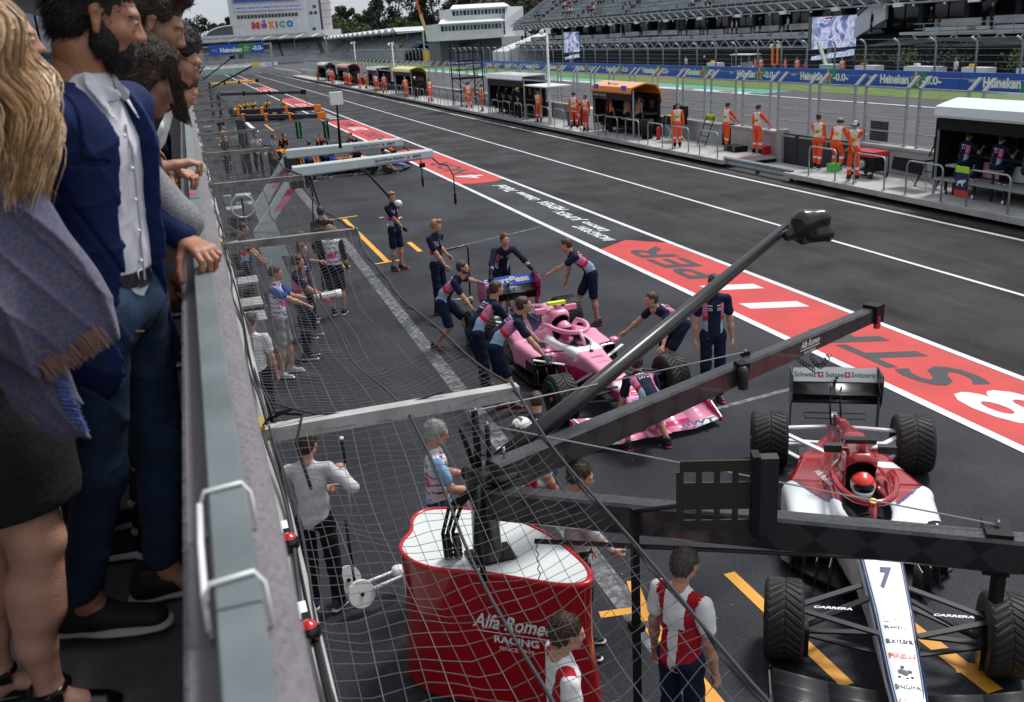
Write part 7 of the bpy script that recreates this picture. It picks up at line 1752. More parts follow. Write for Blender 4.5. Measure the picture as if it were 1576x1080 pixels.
# around the car behind the white booms
V2 = .018
stand('mechanic leaning with bare knees at the nose of the orange car', 7.35, 38.3, -.9, .3, (6.9, 38.6, .5), (6.8, 38.3, .55), dict(h=1.8, lean=55, crouch=.2, lf=(-.1, -.25), rf=(.15, .1)), vox=V2, top='mcl')
for i, (x, y, dx, dy, ln, t, tm, bt, lab) in enumerate(((3.0, 40.6, .7, -.3, 25, 'x', GREYC, 'trousers', 'man in dark grey shirt leaning over the rear of the orange car'), (4.9, 38.9, .2, .9, 50, 'bib', ROYAL, 'trousers', 'man in white and blue shirt bending to the orange car'), (4.2, 38.2, .3, .8, 40, 'x', ROYAL, 'trousers', 'blue shirted mechanic bent low between the white booms'), (5.2, 41.8, -.2, -.9, 48, 'mcl', BLACKC, 'trousers', 'dark mechanic bending behind the orange car, right of the lamp mast'), (6.4, 40.9, -.5, -.7, 48, 'mcl', BLACKC, 'shorts', 'mechanic bending at the far side of the orange car nose'), (6.1, 39.0, -.3, .8, 55, 'mcl', BLACKC, 'trousers', 'dark mechanic crouched before the wheel of the orange car'), (3.6, 42.6, .5, -.6, 30, 'mcl', BLACKC, 'trousers', 'dark clothed mechanic behind the rear of the orange car'),
    (2.25, 49.6, .1, -1, 0, 'x', WHITEC, 'shorts', 'man in white long sleeved shirt and black shorts walking toward us'), (2.45, 41.5, .3, -.8, 5, 'bib', WHITEC, 'trousers', 'man in white and dark shirt beside the striped legs'), (1.15, 42.0, .6, -.6, 0, 'x', BLACKC, 'trousers', 'person in dark clothes under the fourth net beam'), (1.3, 47.5, .6, -.6, 0, 'mcl', WHITEC, 'trousers', 'person with white sleeves behind the dark figure under the beams'), (1.5, 55.0, .6, .6, 0, 'x', NAVYP, 'trousers', 'small person in navy far under the net beams'))):
    cr_ = .0 if ln < 30 else .12
    stand(lab, x, y, dx, dy, None, None, dict(h=1.78, lean=ln, crouch=cr_, head=(0, -ln * .4), lf=(-.12, 0), rf=(.12, -.12 if ln else .05)), vox=V2, top=t, top_mat=tm, bottom=bt, bot_mat=BLACKC, sleeve='long' if i in (1, 7) else 'short')
for i, (x, y, ln) in enumerate(((4.0, 75.6, 45), (4.55, 75.0, 30), (5.6, 75.9, 50), (6.9, 75.2, 55), (3.6, 74.2, 40))):
    stand(('mechanic in black and yellow kneeling left of the yellow car', 'mechanic in black with yellow trim second from the left at the yellow car', 'mechanic with yellow shoulders leaning over the yellow car cockpit', 'mechanic bending at the right end of the yellow car', 'mechanic crouched at the rear wheel of the yellow car')[i], x, y, .3 if i < 3 else -.8, -.7, None, None, dict(h=1.78, lean=ln, crouch=.15, head=(0, -10)), vox=.026, top='renault', bottom='trousers', bot_mat=BLACKC)
# ================================================================ MARSHALS
MK = dict(top='marshal', sleeve='long', bottom='trousers', bot_mat=MARSH, z=.305)
stand('marshal in orange overalls facing the pit wall, left of the pair by the lime board', 19.7, 33.0, .9, .2, (20.3, 32.9, 1.18), (20.3, 33.2, 1.18), dict(h=1.78, lean=6, lf=(-.12, .1), rf=(.12, -.1)), cap=mat('cap_navy', (.015, .02, .05), .7), vox=.014, **MK)
stand('marshal in orange overalls at the wall end beside the gate, back turned', 19.75, 30.9, .9, .15, (20.3, 30.7, 1.2), None, dict(h=1.8, lf=(-.18, .0), rf=(.18, .0)), cap=mat('cap_navy', (.015, .02, .05), .7), vox=.014, **MK)
stand('marshal in orange overalls with dark cap looking left before the grey gate', 19.1, 26.4, .7, .5, None, (19.4, 26.7, 1.15), dict(h=1.76, head=(40, 0), lf=(-.1, .2), rf=(.12, -.1)), cap=mat('cap_navy', (.015, .02, .05), .7), vox=.014, **MK)
stand('marshal stooping in orange overalls between two others at the grey gate', 19.5, 25.9, .7, .4, (19.9, 25.6, .9), None, dict(h=1.76, lean=22, crouch=.1, lf=(-.15, .1), rf=(.15, -.1)), cap=GREY, phones=True, vox=.014, **MK)
stand('marshal in orange overalls and headset facing us at the platform edge', 18.5, 23.75, -.75, -.6, (18.25, 23.5, 1.25), (18.3, 23.8, 1.25), dict(h=1.78, head=(0, 8), lf=(-.12, 0), rf=(.12, 0)), phones=True, cap=GREY, vox=.0135, shoe_mat=mat('tan_boot', (.35, .2, .08), .7), **MK)
stand('marshal in orange overalls leaning on a handrail right of the orange stand', 18.6, 34.95, -.4, -.8, (18.2, 34.7, 1.2), None, dict(h=1.76, head=(20, 10)), phones=True, vox=.015, **MK)
base = []
b1, _ = stand('orange marshal facing the track, right of two beside the black cases', 18.35, 43.9, -.8, -.5, (18.0, 43.9, 1.3), None, dict(h=1.76), phones=True, vox=.017, **MK)
b2, _ = stand('orange marshal turned away, left of two beside the black cases', 18.5, 45.8, .6, .7, None, None, dict(h=1.8, lf=(-.16, 0), rf=(.16, 0)), phones=True, vox=.017, **MK)
stand('marshal with arms folded between the white mast and the boxy stand', 18.35, 50.6, -.7, -.7, (18.2, 50.5, 1.4), (18.25, 50.3, 1.35), dict(h=1.76), cap=BLACK, vox=.018, **MK)
def crowd_copy(src, label, x, y, rz, z=.305, group=None, s=1.0):
    c = copy_tree(src); c.location = (x, y, z); c.rotation_euler = (0, 0, rz); c.scale = (s, s, s); c['label'] = label
    if group: c['group'] = group
    return c
crowd_copy(b2, 'single orange marshal right of the black scaffold tower', 18.45, 65.0, face(.2, .8)); crowd_copy(b1, 'orange marshal beside the left end of the white boxy stand', 18.4, 61.6, face(-.9, .2))
crowd_copy(b2, 'orange marshal just left of the black scaffold tower', 18.3, 75.6, face(.4, -.8)); 
drk, _ = stand('person in black with white cap on the platform beside the yellow stand', 18.3, 80.6, -.5, -.8, None, None, dict(h=1.8), z=.305, top='x', top_mat=BLACKC, bottom='trousers', bot_mat=BLACKC, cap=WHITE, vox=.02, sleeve='long')
crowd_copy(b1, 'orange marshal in front of the yellow stand opening', 18.2, 84.0, face(-.6, -.7)); crowd_copy(b2, 'orange marshal between the yellow stand and the white framed stand', 18.2, 93.5, face(.4, .8))
crowd_copy(b1, 'orange marshal at the white framed stand', 18.1, 97.2, face(-.4, .8)); crowd_copy(b2, 'orange marshal left of two close to the white framed stand', 18.1, 107, face(.8, .4)); crowd_copy(b1, 'orange marshal right of two close to the white framed stand', 18.5, 105.3, face(.8, .4))
for i, (y, dy, nm) in enumerate(((113, .5, 'rightmost'), (116.5, -.5, 'second from right'), (119.5, .3, 'third from right'), (126, .4, 'fourth from right'), (129, -.4, 'fifth from right'), (131.5, .6, 'sixth from right'), (141, -.7, 'leftmost'))):
    crowd_copy((b1, b2)[i % 2], 'tiny distant orange marshal before the far red stand, %s of the row' % nm, 18.0 + .25 * (i % 3), y, face(.5, dy))
wht, _ = stand('person in white shirt standing between the far white and red stands', 18.5, 133, -.5, -.8, None, None, dict(h=1.8), z=.305, top='x', top_mat=WHITEC, bottom='trousers', bot_mat=BLACKC, vox=.025)
crowd_copy(wht, 'person in white shirt inside the far white framed stand', 18.7, 101, face(-.5, .5))
# crews on the stands
def sit(label, x, y, z, top='rp', **kw):
    return stand(label, x, y, .95, 0, None, None, dict(h=1.76, pelvis=(0, 0, .60), lean=12, lf=(-.12, .35, .12), rf=(.12, .3, .12), rh=(.2, .42, .95), lh=(-.2, .42, .95), head=(0, -4)), z=z, top=top, vox=.0155, **kw)
for i, y in enumerate((20.15, 19.05, 18.05, 17.0, 16.0)):
    sit(('leftmost crew member seated on a stool in the white roofed stand', 'second crew member from the left seated in the white roofed stand', 'third seated crew member from the left in the white roofed stand', 'seated crew member with bare legs inside the white roofed stand', 'seated crew member cut by the right photo edge')[i], 19.15, y, .58, bottom='trousers' if i < 3 else 'shorts', hair_mat=HAIRD, phones=True)
for i, (x, y, t) in enumerate(((19.2, 43.2, BLACKC), (18.9, 42.2, BLACKC), (19.3, 41.2, GREYC), (19.4, 40.2, GREYC))):
    stand(('dark clothed crew member at the left end of the orange stand', 'dark clothed crew member standing at the front of the orange stand', 'grey shirted crew member seated in the middle of the orange stand', 'grey shirted crew member at the right inside the orange stand')[i], x, y, .9, .1, None, None, dict(h=1.78, lean=8), z=.305, top='mcl', top_mat=t, bottom='trousers', bot_mat=BLACKC, vox=.018, phones=True)
for i, (x, y) in enumerate(((18.8, 59.0), (18.7, 57.3), (18.6, 55.6), (18.4, 53.9))):
    stand(('leftmost', 'second', 'third', 'rightmost')[i] + ' black clothed crew member under the white boxy stand roof', x, y, .6 if i < 3 else -.5, .3, None, None, dict(h=1.78, lean=4 * i), z=.305, top='x', top_mat=BLACKC, bottom='trousers', bot_mat=BLACKC, vox=.02, phones=i < 3, cap=mat('cap_lime', (.5, .65, .1), .6) if i == 3 else None)
# people behind the far barrier
for i, (y, z) in enumerate(((77.6, 0), (76.7, 0), (72.9, 0), (71.2, 0), (69.9, 0), (65.2, 0))): crowd_copy((b1, b2)[i % 2], 'orange marshal behind the far blue barrier, %s from the left' % ORD[i], 49.2, y, face(-1, (-1) ** i * .4), 0)
crowd_copy(wht, 'person in white shirt behind the barrier among the potted trees', 49.6, 53.6, face(-1, .3), 0); crowd_copy(drk, 'dark dressed person walking behind the barrier at the far left terrace', 50.2, 88.5, face(-.5, .8), 0); crowd_copy(wht, 'person in pale shirt behind the barrier left of the golf cart', 50.0, 92, face(-.5, .8), 0)
for i, (x, y, c) in enumerate(((56.4, 98.8, 0), (56.4, 93.6, 1), (56.4, 92.7, 1), (56.4, 88.2, 0), (56.3, 83.2, 1), (55.4, 69.8, 0), (56.2, 63.8, 0), (55.6, 57.0, 0), (56.6, 104, 0), (56.6, 116, 0))):
    crowd_copy((drk, wht)[c], ('dark dressed' if not c else 'white shirted') + ' spectator at the grandstand balcony rail, ' + ORD[i] + ' counted', x, y, face(-1, .3), 3.35)
# spectators in the raked seats
sp = []
for nm, m in (('red', REDC), ('white', WHITEC), ('dark', NAVYP), ('green', TEAL), ('grey', GREYC)):
    s_, _ = stand('distant spectator in %s top seated in the upper grandstand' % nm, 60, 100, -1, 0, None, None, dict(h=1.76, pelvis=(0, 0, .45), lf=(-.12, .4), rf=(.12, .4), lh=(-.15, .35, .6), rh=(.15, .35, .6)), z=6, top='x', top_mat=m, bottom='trousers', vox=.035, group='spectators in %s tops in the upper seats' % nm)
    sp.append(s_)
rs = np.random.RandomState(21); used_ = [0] * 5
for i in range(95):
    k = rs.choice(5, p=[.35, .22, .2, .13, .1]); r = int(rs.randint(0, 12)); y = 80 + 78 * rs.rand() if i < 80 else 60 + 20 * rs.rand()
    if i % 3 == 0 and i: y = py + 1.1; r = pr
    py, pr = y, r
    loc = (56.0 + r * .8, y, 6.65 + r * .5)
    if not used_[k]: sp[k].location = loc; used_[k] = 1
    else: crowd_copy(sp[k], sp[k]['label'], *loc[:2], face(-1, .1), loc[2])
for i in range(34):
    k = rs.choice(5, p=[.3, .3, .2, .1, .1]); r = int(rs.randint(0, 8)); y = 250 + 120 * rs.rand()
    c = crowd_copy(sp[k], 'tiny spectator in the covered stand left of the crane', 56 + r * .8 + (385 - y) * .0, y, face(-1, 0), 2.4 + r * .42, 'tiny spectators in the covered stand')
for i in range(16):
    k = rs.choice(5); r = int(rs.randint(0, 8)); crowd_copy(sp[k], 'tiny spectator in the stand behind the gantry sign', 8 + 36 * rs.rand(), 331 + r * .8, face(0, -1), 2.3 + r * .42, 'tiny spectators behind the gantry sign')
for i in range(5):
    if not used_[i]: sp[i].location = (57, 90 + i * 3, 6.75)
# ================================================================ SPECTATORS ON THE TERRACE
TZ = 3.476
BLZ = mat('royal_blazer', (.006, .015, .075), .8, nscale=120, namt=.2, bump=.25, bscale=260, spec=.25)
SHIRTW = mat('white_shirt', (.62, .62, .68), .75, nscale=6, namt=.05, bump=.15, bscale=30)
JEANS = mat('blue_jeans', (.010, .028, .07), .85, nscale=9, namt=.5, bump=.4, bscale=180)
HAIRX = mat('black_hair', (.006, .004, .004), .38, nscale=120, namt=.6, bump=.9, bscale=220)
HAIRM = mat('chestnut_hair', (.035, .014, .008), .42, nscale=120, namt=.6, bump=.9, bscale=200)
SKT = mat('skin_hero', (.38, .17, .10), .42, nscale=30, namt=.1, bump=.25, bscale=300, spec=.45)
def local_fields(k):
    pel, up, rt, fw = k['pel'], k['up'], k['rt'], k['fw']
    c0 = k['waist'] - up * .16 * k['s']
    return lambda P: ((P - c0) @ up / k['s'], (P - c0) @ rt / k['s'], (P - c0) @ fw / k['s'])
def cutter(fn, k=.004):
    """subtract where fn(P) < 0"""
    return (fn, np.array([-3., -3, -3]), np.array([3., 3, 3]), 0, 1, k)

def hero_head(root, k, skin, hairm, hair='short', beard=False, vox=.0042, extra_hair=(), nblade=5200):
    s = k['s'] * .99
    hd = put(sdf_mesh(head_prims(), vox, .018), k['HB'], k['hc'], s)
    o = geo('head', hd, [skin, LIP, EYEW, EYED, hairm, skin], root)
    V, F, L = sdf_mesh(hair_prims(hair) + list(extra_hair), vox, .016, noise=lambda P: .0018 * np.sin(P[..., 0] * 420 + 3 * np.sin(P[..., 1] * 60)) + .0022 * np.sin(P[..., 1] * 130 + P[..., 2] * 90) * np.sin(P[..., 0] * 120))
    ho = geo('hair', put((V, F, L * 0), k['HB'], k['hc'], s), [hairm], root)
    N = vnormals(V, F); HB = k['HB']; Vw = (V * s) @ HB.T + k['hc']; Nw = N @ HB.T; ok = (V[:, 2] > -.03) | (V[:, 1] < 0)
    def flow(P, n_):
        q = (P - k['hc']) @ HB; top = np.clip(q[:, 2:3] * 12, 0, 1)
        d = np.concatenate([q[:, :1] * 2, -.5 - .3 * top, .9 * top - .9 * (1 - top)], 1) @ HB.T; return d - n_ * ((d * n_).sum(1, keepdims=True)) * .7 + n_ * .25
    blades('strands', ho, Vw[ok], Nw[ok], flow, nblade, .028, .0011, hairm, 3, .22)
    if beard:
        B = [el((0, .05, -.078), (.045, .045, .04)), el((.05, .02, -.052), (.020, .036, .040)), el((-.05, .02, -.052), (.020, .036, .040)), rc((.066, .006, -.01), (.058, .014, -.05), .012, .02), rc((-.066, .006, -.01), (-.058, .014, -.05), .012, .02),
             rc((-.024, .084, -.046), (.024, .084, -.046), .0085, .0085, k=.006), rc((.026, .082, -.048), (.03, .072, -.075), .01, .012, k=.01), rc((-.026, .082, -.048), (-.03, .072, -.075), .01, .012, k=.01),
             el((0, .098, -.0605), (.019, .012, .0085), op=1, k=.003)]
        V, F, L = sdf_mesh(B, .0036, .014, noise=lambda P: .0013 * np.sin(P[..., 0] * 500) * np.sin(P[..., 2] * 430 + P[..., 1] * 300) + .0008 * np.sin(P[..., 1] * 700))
        bo = geo('beard', put((V, F, L * 0), k['HB'], k['hc'], s), [hairm], root)
        N = vnormals(V, F); blades('strands', bo, (V * s) @ HB.T + k['hc'], N @ HB.T, lambda P, n_: n_ * .5 + HB[:, 2] * -1.0 + HB[:, 1] * .2, 4200, .011, .0007, hairm, 5, .3)
        geo('eyelid', put(sdf_mesh([rc((.02, .089, .0065), (.042, .085, .0045), .0048, .0042), rc((-.02, .089, .0065), (-.042, .085, .0045), .0048, .0042)], .002, .003), k['HB'], k['hc'], s), [skin], root)
    return o

# --- man in the blue blazer
rz = face(.87, -.47); H0, LN0 = 1.845, 5; loc = (-.36, 2.74, TZ)
g = thing('person', 'bearded man in royal blue blazer, white shirt and jeans gripping the rail', 'person', loc, rz)
k = skeleton(h=H0, lean=LN0, pelvis=(0, .095, .985), chin=0, head=(30, 12), lh=wtarget(loc, rz, (-.065, 2.90, 4.585)), rh=(.30, -.10, .86), lf=(-.10, .02), rf=(.13, -.10), elbow=(0, -1, -.1))
s = k['s']; pel, waist, chest, nb, rt, up, fw = [k[i] for i in ('pel', 'waist', 'chest', 'nb', 'rt', 'up', 'fw')]; LF = local_fields(k)
P = [rc(nb - up * .05, k['neck'], .062, .056), rc(k['neck'], k['hc'], .056, .045), rc(pel, waist, .08, .08), rc(waist, chest, .08, .09, flat=.6, vdir=fw)]
for n_ in 'LR':
    P += [rc(k[n_ + 'sh'], k[n_ + 'el'], .04, .036), rc(k[n_ + 'el'], k[n_ + 'wr'], .036, .028), rc(k[n_ + 'hip'], k[n_ + 'kn'], .06, .05), rc(k[n_ + 'kn'], k[n_ + 'an'], .05, .038), rc(nb - up * .05, k[n_ + 'sh'], .04, .04), rc(k[n_ + 'an'], k[n_ + 'an'] + (0, .07, -.04), .04, .03)]
bm_ = sdf_mesh(P, .01, .03); parts = [(bm_[0], bm_[1], bm_[1][:, 0] * 0)]
fd = _n(k['Lwr'] - k['Lel']); wd = np.array([.5, -.8, 0]); c_, s_ = math.cos(-rz), math.sin(-rz); wl_ = np.array([wd[0] * c_ - wd[1] * s_, wd[0] * s_ + wd[1] * c_, -.28])
hm = put(sdf_mesh(hand_prims('rail', 1), .0035, .008), basis(wl_, (0, 0, 1)), k['Lwr'] + np.array([0, 0, -.005]), s * 1.06); parts.append((hm[0], hm[1], hm[2] * 0))
hm = put(cached('hand', 'relax', .006, -1), basis(_n(k['Rwr'] - k['Rel']), (1, 0, 0)), k['Rwr'], s); parts.append((hm[0], hm[1], hm[2] * 0))
geo('body', join(parts), [SKT], g)
hero_head(g, k, SKT, HAIRX, 'short', True, extra_hair=[rc((-.03, .055, .115), (.03, .045, .12), .036, .036, k=.03), el((0, 0, .095), (.076, .09, .055))])
fold = lambda P: -.0035 * (1 - np.abs(np.sin(P[..., 2] * 15 + 2.2 * np.sin(P[..., 0] * 9 + P[..., 2] * 4) + P[..., 1] * 12))) ** 5 - .003 * (1 - np.abs(np.sin(P[..., 0] * 19 - P[..., 2] * 11 + 1.5 * np.sin(P[..., 1] * 14)))) ** 4
Sh = [rc(pel + up * .05, waist, .116, .124, flat=.82, vdir=fw), rc(waist, chest, .13, .145, flat=.74, vdir=fw), rc(nb - up * .05, nb + up * .015, .078, .064, k=.03)] + [rc(nb - up * .04, k[n_ + 'sh'], .06, .05) for n_ in 'LR']
V, F, L = sdf_mesh(Sh, .007, .03, noise=fold); geo('shirt', (V, F, L * 0), [SHIRTW], g)
# collar
Cl = []
for S in (1, -1):
    a0 = nb + up * .055 - fw * .05; Pn = [nb + up * .03 - fw * .05, nb + up * .03 + rt * S * .055 - fw * .015, nb + up * .02 + rt * S * .054 + fw * .04, nb - up * .005 + rt * S * .025 + fw * .095]
    for a, c in zip(Pn[:-1], Pn[1:]): Cl.append(rc(a, c, .016, .016, flat=.22, vdir=(rt * S * .7 + fw * .3)))
    Cl.append(rc(Pn[2] + fw * .015, nb - up * .065 + rt * S * .05 + fw * .108, .02, .006, flat=.25, vdir=fw + rt * S * .2))
V, F, L = sdf_mesh(Cl, .004, .008); geo('collar', (V, F, L * 0), [SHIRTW], g)
b = MB()
pl = []
for w_ in np.linspace(.08, .47, 16): pl.append(k['waist'] - up * .16 * s + up * w_ * s + fw * (.113 if w_ > .2 else .110) * (1 if w_ < .42 else .9) + rt * .004)
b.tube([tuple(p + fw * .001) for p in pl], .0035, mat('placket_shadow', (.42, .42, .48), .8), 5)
for q in pl[2::3]: b.lathe([(0, .004), (.005, .003), (.005, 0)], WHITE, tuple(q + rt * .008), tuple(fw), 8)
b.build('button_placket', g)
# jacket
J = [rc(pel - up * .13 + fw * .0, waist, .160, .152, flat=.9, vdir=fw), rc(waist, chest, .155, .175, flat=.84, vdir=fw), rc(pel - up * .14 - rt * .05, pel - up * .14 + rt * .05, .14, .14, flat=.95, vdir=fw)]
for n_, S in (('L', -1), ('R', 1)):
    sh, e, wr = k[n_ + 'sh'], k[n_ + 'el'], k[n_ + 'wr']
    J += [rc(nb - up * .045, sh + up * .005, .07, .062), rc(sh, e, .066, .056, k=.02), rc(e, e + (wr - e) * .92, .056, .044, k=.02)]
def openw(w): return np.interp(w, [-.3, .0, .1, .3, .46, .56], [.15, .11, .088, .088, .075, .08])
def cut_front(P): w_, s_, f_ = LF(P); return np.maximum(np.abs(s_ - .01) - openw(w_), -f_ + .02)
def neck_cut(P): return np.sqrt((((P - (nb + up * .075 + fw * .02)) / np.array([.072, .072, .075])) ** 2).sum(-1)) * .072 - .072
V, F, L = sdf_mesh(J + [cutter(cut_front), (neck_cut, nb - .2, nb + .25, 0, 1, .004)], .0065, .03, noise=fold); geo('blazer', (V, F, L * 0), [BLZ], g)
J2 = [rc(waist, chest, .163, .183, flat=.845, vdir=fw)] + [rc(nb - up * .045, k[n_ + 'sh'] + up * .005, .077, .068) for n_ in 'LR'] + [rc(pel, waist, .166, .160, flat=.905, vdir=fw)]
def lapel_out(P):
    w_, s_, f_ = LF(P); a = np.abs(s_ - .01); o_ = openw(w_); wid = np.interp(w_, [.12, .2, .38, .39, .40, .56], [0, .03, .085, .085, .062, .05])
    reg = np.maximum(np.maximum(np.maximum(a - o_ - wid, o_ - .004 - a), np.maximum(-f_ - .0, .12 - w_)), .008 - np.abs(w_ - .395 - .15 * (a - o_ - .05)) * (a > o_ + .02) - .5 * (a <= o_ + .02))
    return -reg
V, F, L = sdf_mesh(J2 + [cutter(lapel_out, .002), (neck_cut, nb - .2, nb + .25, 0, 1, .003)], .005, .03, noise=fold); geo('lapel', (V, F, L * 0), [BLZ], g)
b = MB(); c_ = k['waist'] - up * .16 * s + up * .44 * s - rt * .085 + fw * .125; b.box(tuple(c_), (.012, .012, .012), CHROME); b.build('lapel_pin', g)
# jeans, belt, shoes
B = [rc(pel - rt * .055, pel + rt * .055, .097, .097), rc(pel, pel + k['up0'] * .09, .110, .116, flat=.8, vdir=fw)]
for n_ in 'LR': B += [rc(k[n_ + 'hip'], k[n_ + 'kn'], .094, .071), rc(k[n_ + 'kn'], k[n_ + 'an'] + (0, 0, .05), .071, .052)]
V, F, L = sdf_mesh(B, .0085, .035, noise=lambda P: -.006 * (1 - np.abs(np.sin(P[..., 2] * 13 + 2.5 * np.sin(P[..., 0] * 11 + P[..., 1] * 6) + P[..., 1] * 9))) ** 5 - .003 * (1 - np.abs(np.sin(P[..., 2] * 25 + P[..., 1] * 24 + P[..., 0] * 14))) ** 4); geo('jeans', (V, F, L * 0), [JEANS], g)
b = MB(); rings = []
u0 = k['up0']; f0 = np.cross(u0, rt); cB = pel + u0 * .085
for dz in (-.02, .02): rings.append([tuple(cB + u0 * dz + rt * math.cos(t) * .123 + f0 * math.sin(t) * .104) for t in np.linspace(0, 2 * PI, 40, endpoint=False)])
b.loft(rings, mat('belt_leather', (.012, .011, .011), .4, bump=.3, bscale=200), False); b.build('belt', g)
b = MB(); cf = cB + f0 * .106; b.tube([tuple(cf + rt * a + u0 * c) for a, c in ((-.03, -.022), (.03, -.022), (.03, .022), (-.03, .022), (-.03, -.022))], .003, CHROME, 6); b.build('belt_buckle', g)
b = MB(); P_ = [tuple(pel + u0 * (.05 - .0) + rt * a + f0 * (math.sqrt(max(0, 1 - (a / .119) ** 2)) * .102 + .004) - np.array([0, 0, d])) for a, d in ((.105, .0), (.1, .05), (.085, .085), (.06, .1), (.04, .105))]
b.tube(P_, .0025, mat('stitch', (.15, .08, .03), .7), 5); b.build('pocket_seam', g)
SOLE = mat('sole_offwhite', (.5, .48, .42), .6); LEA = mat('black_suede', (.007, .007, .008), .7)
for n_, yw in (('L', 35), ('R', 12)):
    an = k[n_ + 'an']; y_ = rad(yw); FB = np.stack([np.array([math.cos(y_), math.sin(y_), 0]), np.array([-math.sin(y_), math.cos(y_), 0]), np.array([0, 0, 1.])], 1)
    sm = sdf_mesh([rc((0, -.06, .045), (0, .03, .05), .044, .046), rc((0, .02, .045), (0, .17, .035), .047, .040, flat=.75, vdir=(0, 0, 1)), rc((0, -.04, .05), (0, -.045, .085), .043, .044), el((0, -.04, .14), (.035, .045, .05), op=1, k=.01)], .006, .02)
    so = sdf_mesh([rc((0, -.065, .014), (0, .175, .014), .048, .048, flat=.28, vdir=(0, 0, 1)), rc((0, .05, .014), (0, .12, .014), .052, .05, flat=.26, vdir=(0, 0, 1))], .006, .01)
    ob = geo('shoe', put((sm[0], sm[1], sm[2] * 0), FB, an - np.array([0, 0, .085 * s]), 1.08), [LEA], g); geo('sole', put((so[0], so[1], so[2] * 0), FB, an - np.array([0, 0, .085 * s]), 1.08), [SOLE], ob)
    lb_ = MB()
    for j in range(4): yy = .04 + j * .022; lb_.tube([tuple(FB @ np.array([x * .03, yy, .096 - j * .007 - .3 * x * x * .05]) + an - np.array([0, 0, .085 * s])) for x in (-1, 0, 1)], .003, BLACK, 5)
    lb_.build('lace', ob)

# --- blonde woman with shawl
g = thing('person', 'blonde woman with blue and copper patterned shawl and short black skirt', 'person', (-.605, 2.36, TZ), face(1, .05))
o3 = np.array([-.56, 2.36, TZ]); rz = face(1, .05)
def L3(x, y, z): return np.array(wtarget((-.56, 2.36, TZ), rz, (x, y, z)))
P = [rc(L3(-.5, 2.34, 4.2), L3(-.475, 2.34, 3.99), .088, .067, k=.04), rc(L3(-.475, 2.335, 4.0), L3(-.50, 2.335, 3.80), .062, .060, k=.02), el(L3(-.448, 2.335, 3.985), (.035, .034, .045), k=.02), rc(L3(-.513, 2.335, 3.86), L3(-.53, 2.335, 3.70), .060, .047, k=.03), rc(L3(-.53, 2.335, 3.7), L3(-.525, 2.335, 3.56), .046, .031, k=.02),
     rc(L3(-.64, 2.5, 4.2), L3(-.60, 2.47, 3.99), .088, .067, k=.04), rc(L3(-.60, 2.47, 4.0), L3(-.64, 2.47, 3.8), .062, .060, k=.02), rc(L3(-.64, 2.47, 3.84), L3(-.665, 2.47, 3.68), .058, .046, k=.03), rc(L3(-.665, 2.47, 3.7), L3(-.665, 2.47, 3.56), .046, .031, k=.02),
     rc(L3(-.525, 2.335, 3.56), L3(-.545, 2.335, 3.52), .034, .036, k=.02), rc(L3(-.52, 2.335, 3.54), L3(-.41, 2.33, 3.492), .033, .028, flat=.7, vdir=(0, 0, 1), k=.02), rc(L3(-.665, 2.47, 3.56), L3(-.68, 2.47, 3.52), .034, .036, k=.02), rc(L3(-.66, 2.47, 3.54), L3(-.55, 2.465, 3.492), .033, .028, flat=.7, vdir=(0, 0, 1), k=.02),
     rc(L3(-.50, 2.36, 4.9), L3(-.40, 2.33, 5.05), .055, .052), rc(L3(-.55, 2.2, 4.85), L3(-.50, 2.16, 4.6), .045, .038), rc(L3(-.50, 2.16, 4.6), L3(-.36, 2.24, 4.545), .036, .026), rc(L3(-.6, 2.4, 4.5), L3(-.56, 2.38, 4.85), .08, .09)]
bm_ = sdf_mesh(P, .0065, .03); V, F, L = bm_
hd = hand_prims('relax', 1); hm = put(sdf_mesh(hd, .005, .008), basis(_n(L3(-.36, 2.24, 4.545) - L3(-.5, 2.16, 4.6)), (0, 0, 1)), L3(-.36, 2.24, 4.545), .95)
SKW = mat('skin_fair', (.60, .31, .22), .42, nscale=9, namt=.16, bump=.3, bscale=180, spec=.45)
hdm = put(sdf_mesh(head_prims(), .007, .018), basis((L3(1, 2.3, 4.5) - L3(0, 2.3, 4.85)) / 1, (0, 0, 1)), L3(-.36, 2.32, 5.13), .96)
geo('body', join([(V, F, L * 0), (hm[0], hm[1], hm[2] * 0), hdm]), [SKW, LIP, EYEW, EYED, HAIRB, SKW], g)
BLK = mat('black_skirt', (.006, .006, .008), .85, nscale=8, namt=.3, bump=.3, bscale=60)
V, F, L = sdf_mesh([rc(L3(-.57, 2.4, 4.5), L3(-.55, 2.40, 4.22), .165, .185), rc(L3(-.55, 2.40, 4.25), L3(-.535, 2.40, 4.12), .185, .178), (lambda Q: Q[..., 2] - (4.085 - TZ), L3(-.9, 2, 3.7) - 1, L3(0, 3, 4.1) + 1, 0, 1, .004)][:2] + [cutter(lambda Q: Q[..., 2] - (4.075 - TZ), .004)], .008, .03, noise=lambda P: .004 * np.sin(P[..., 0] * 22 + P[..., 2] * 9)); geo('skirt', (V, F, L * 0), [BLK], g)
V, F, L = sdf_mesh([rc(L3(-.58, 2.4, 4.5), L3(-.55, 2.36, 4.82), .15, .15, flat=.85), rc(L3(-.55, 2.2, 4.88), L3(-.53, 2.5, 4.88), .08, .08), rc(L3(-.55, 2.2, 4.86), L3(-.5, 2.16, 4.6), .06, .05)], .01, .04); geo('top', (V, F, L * 0), [BLK], g)
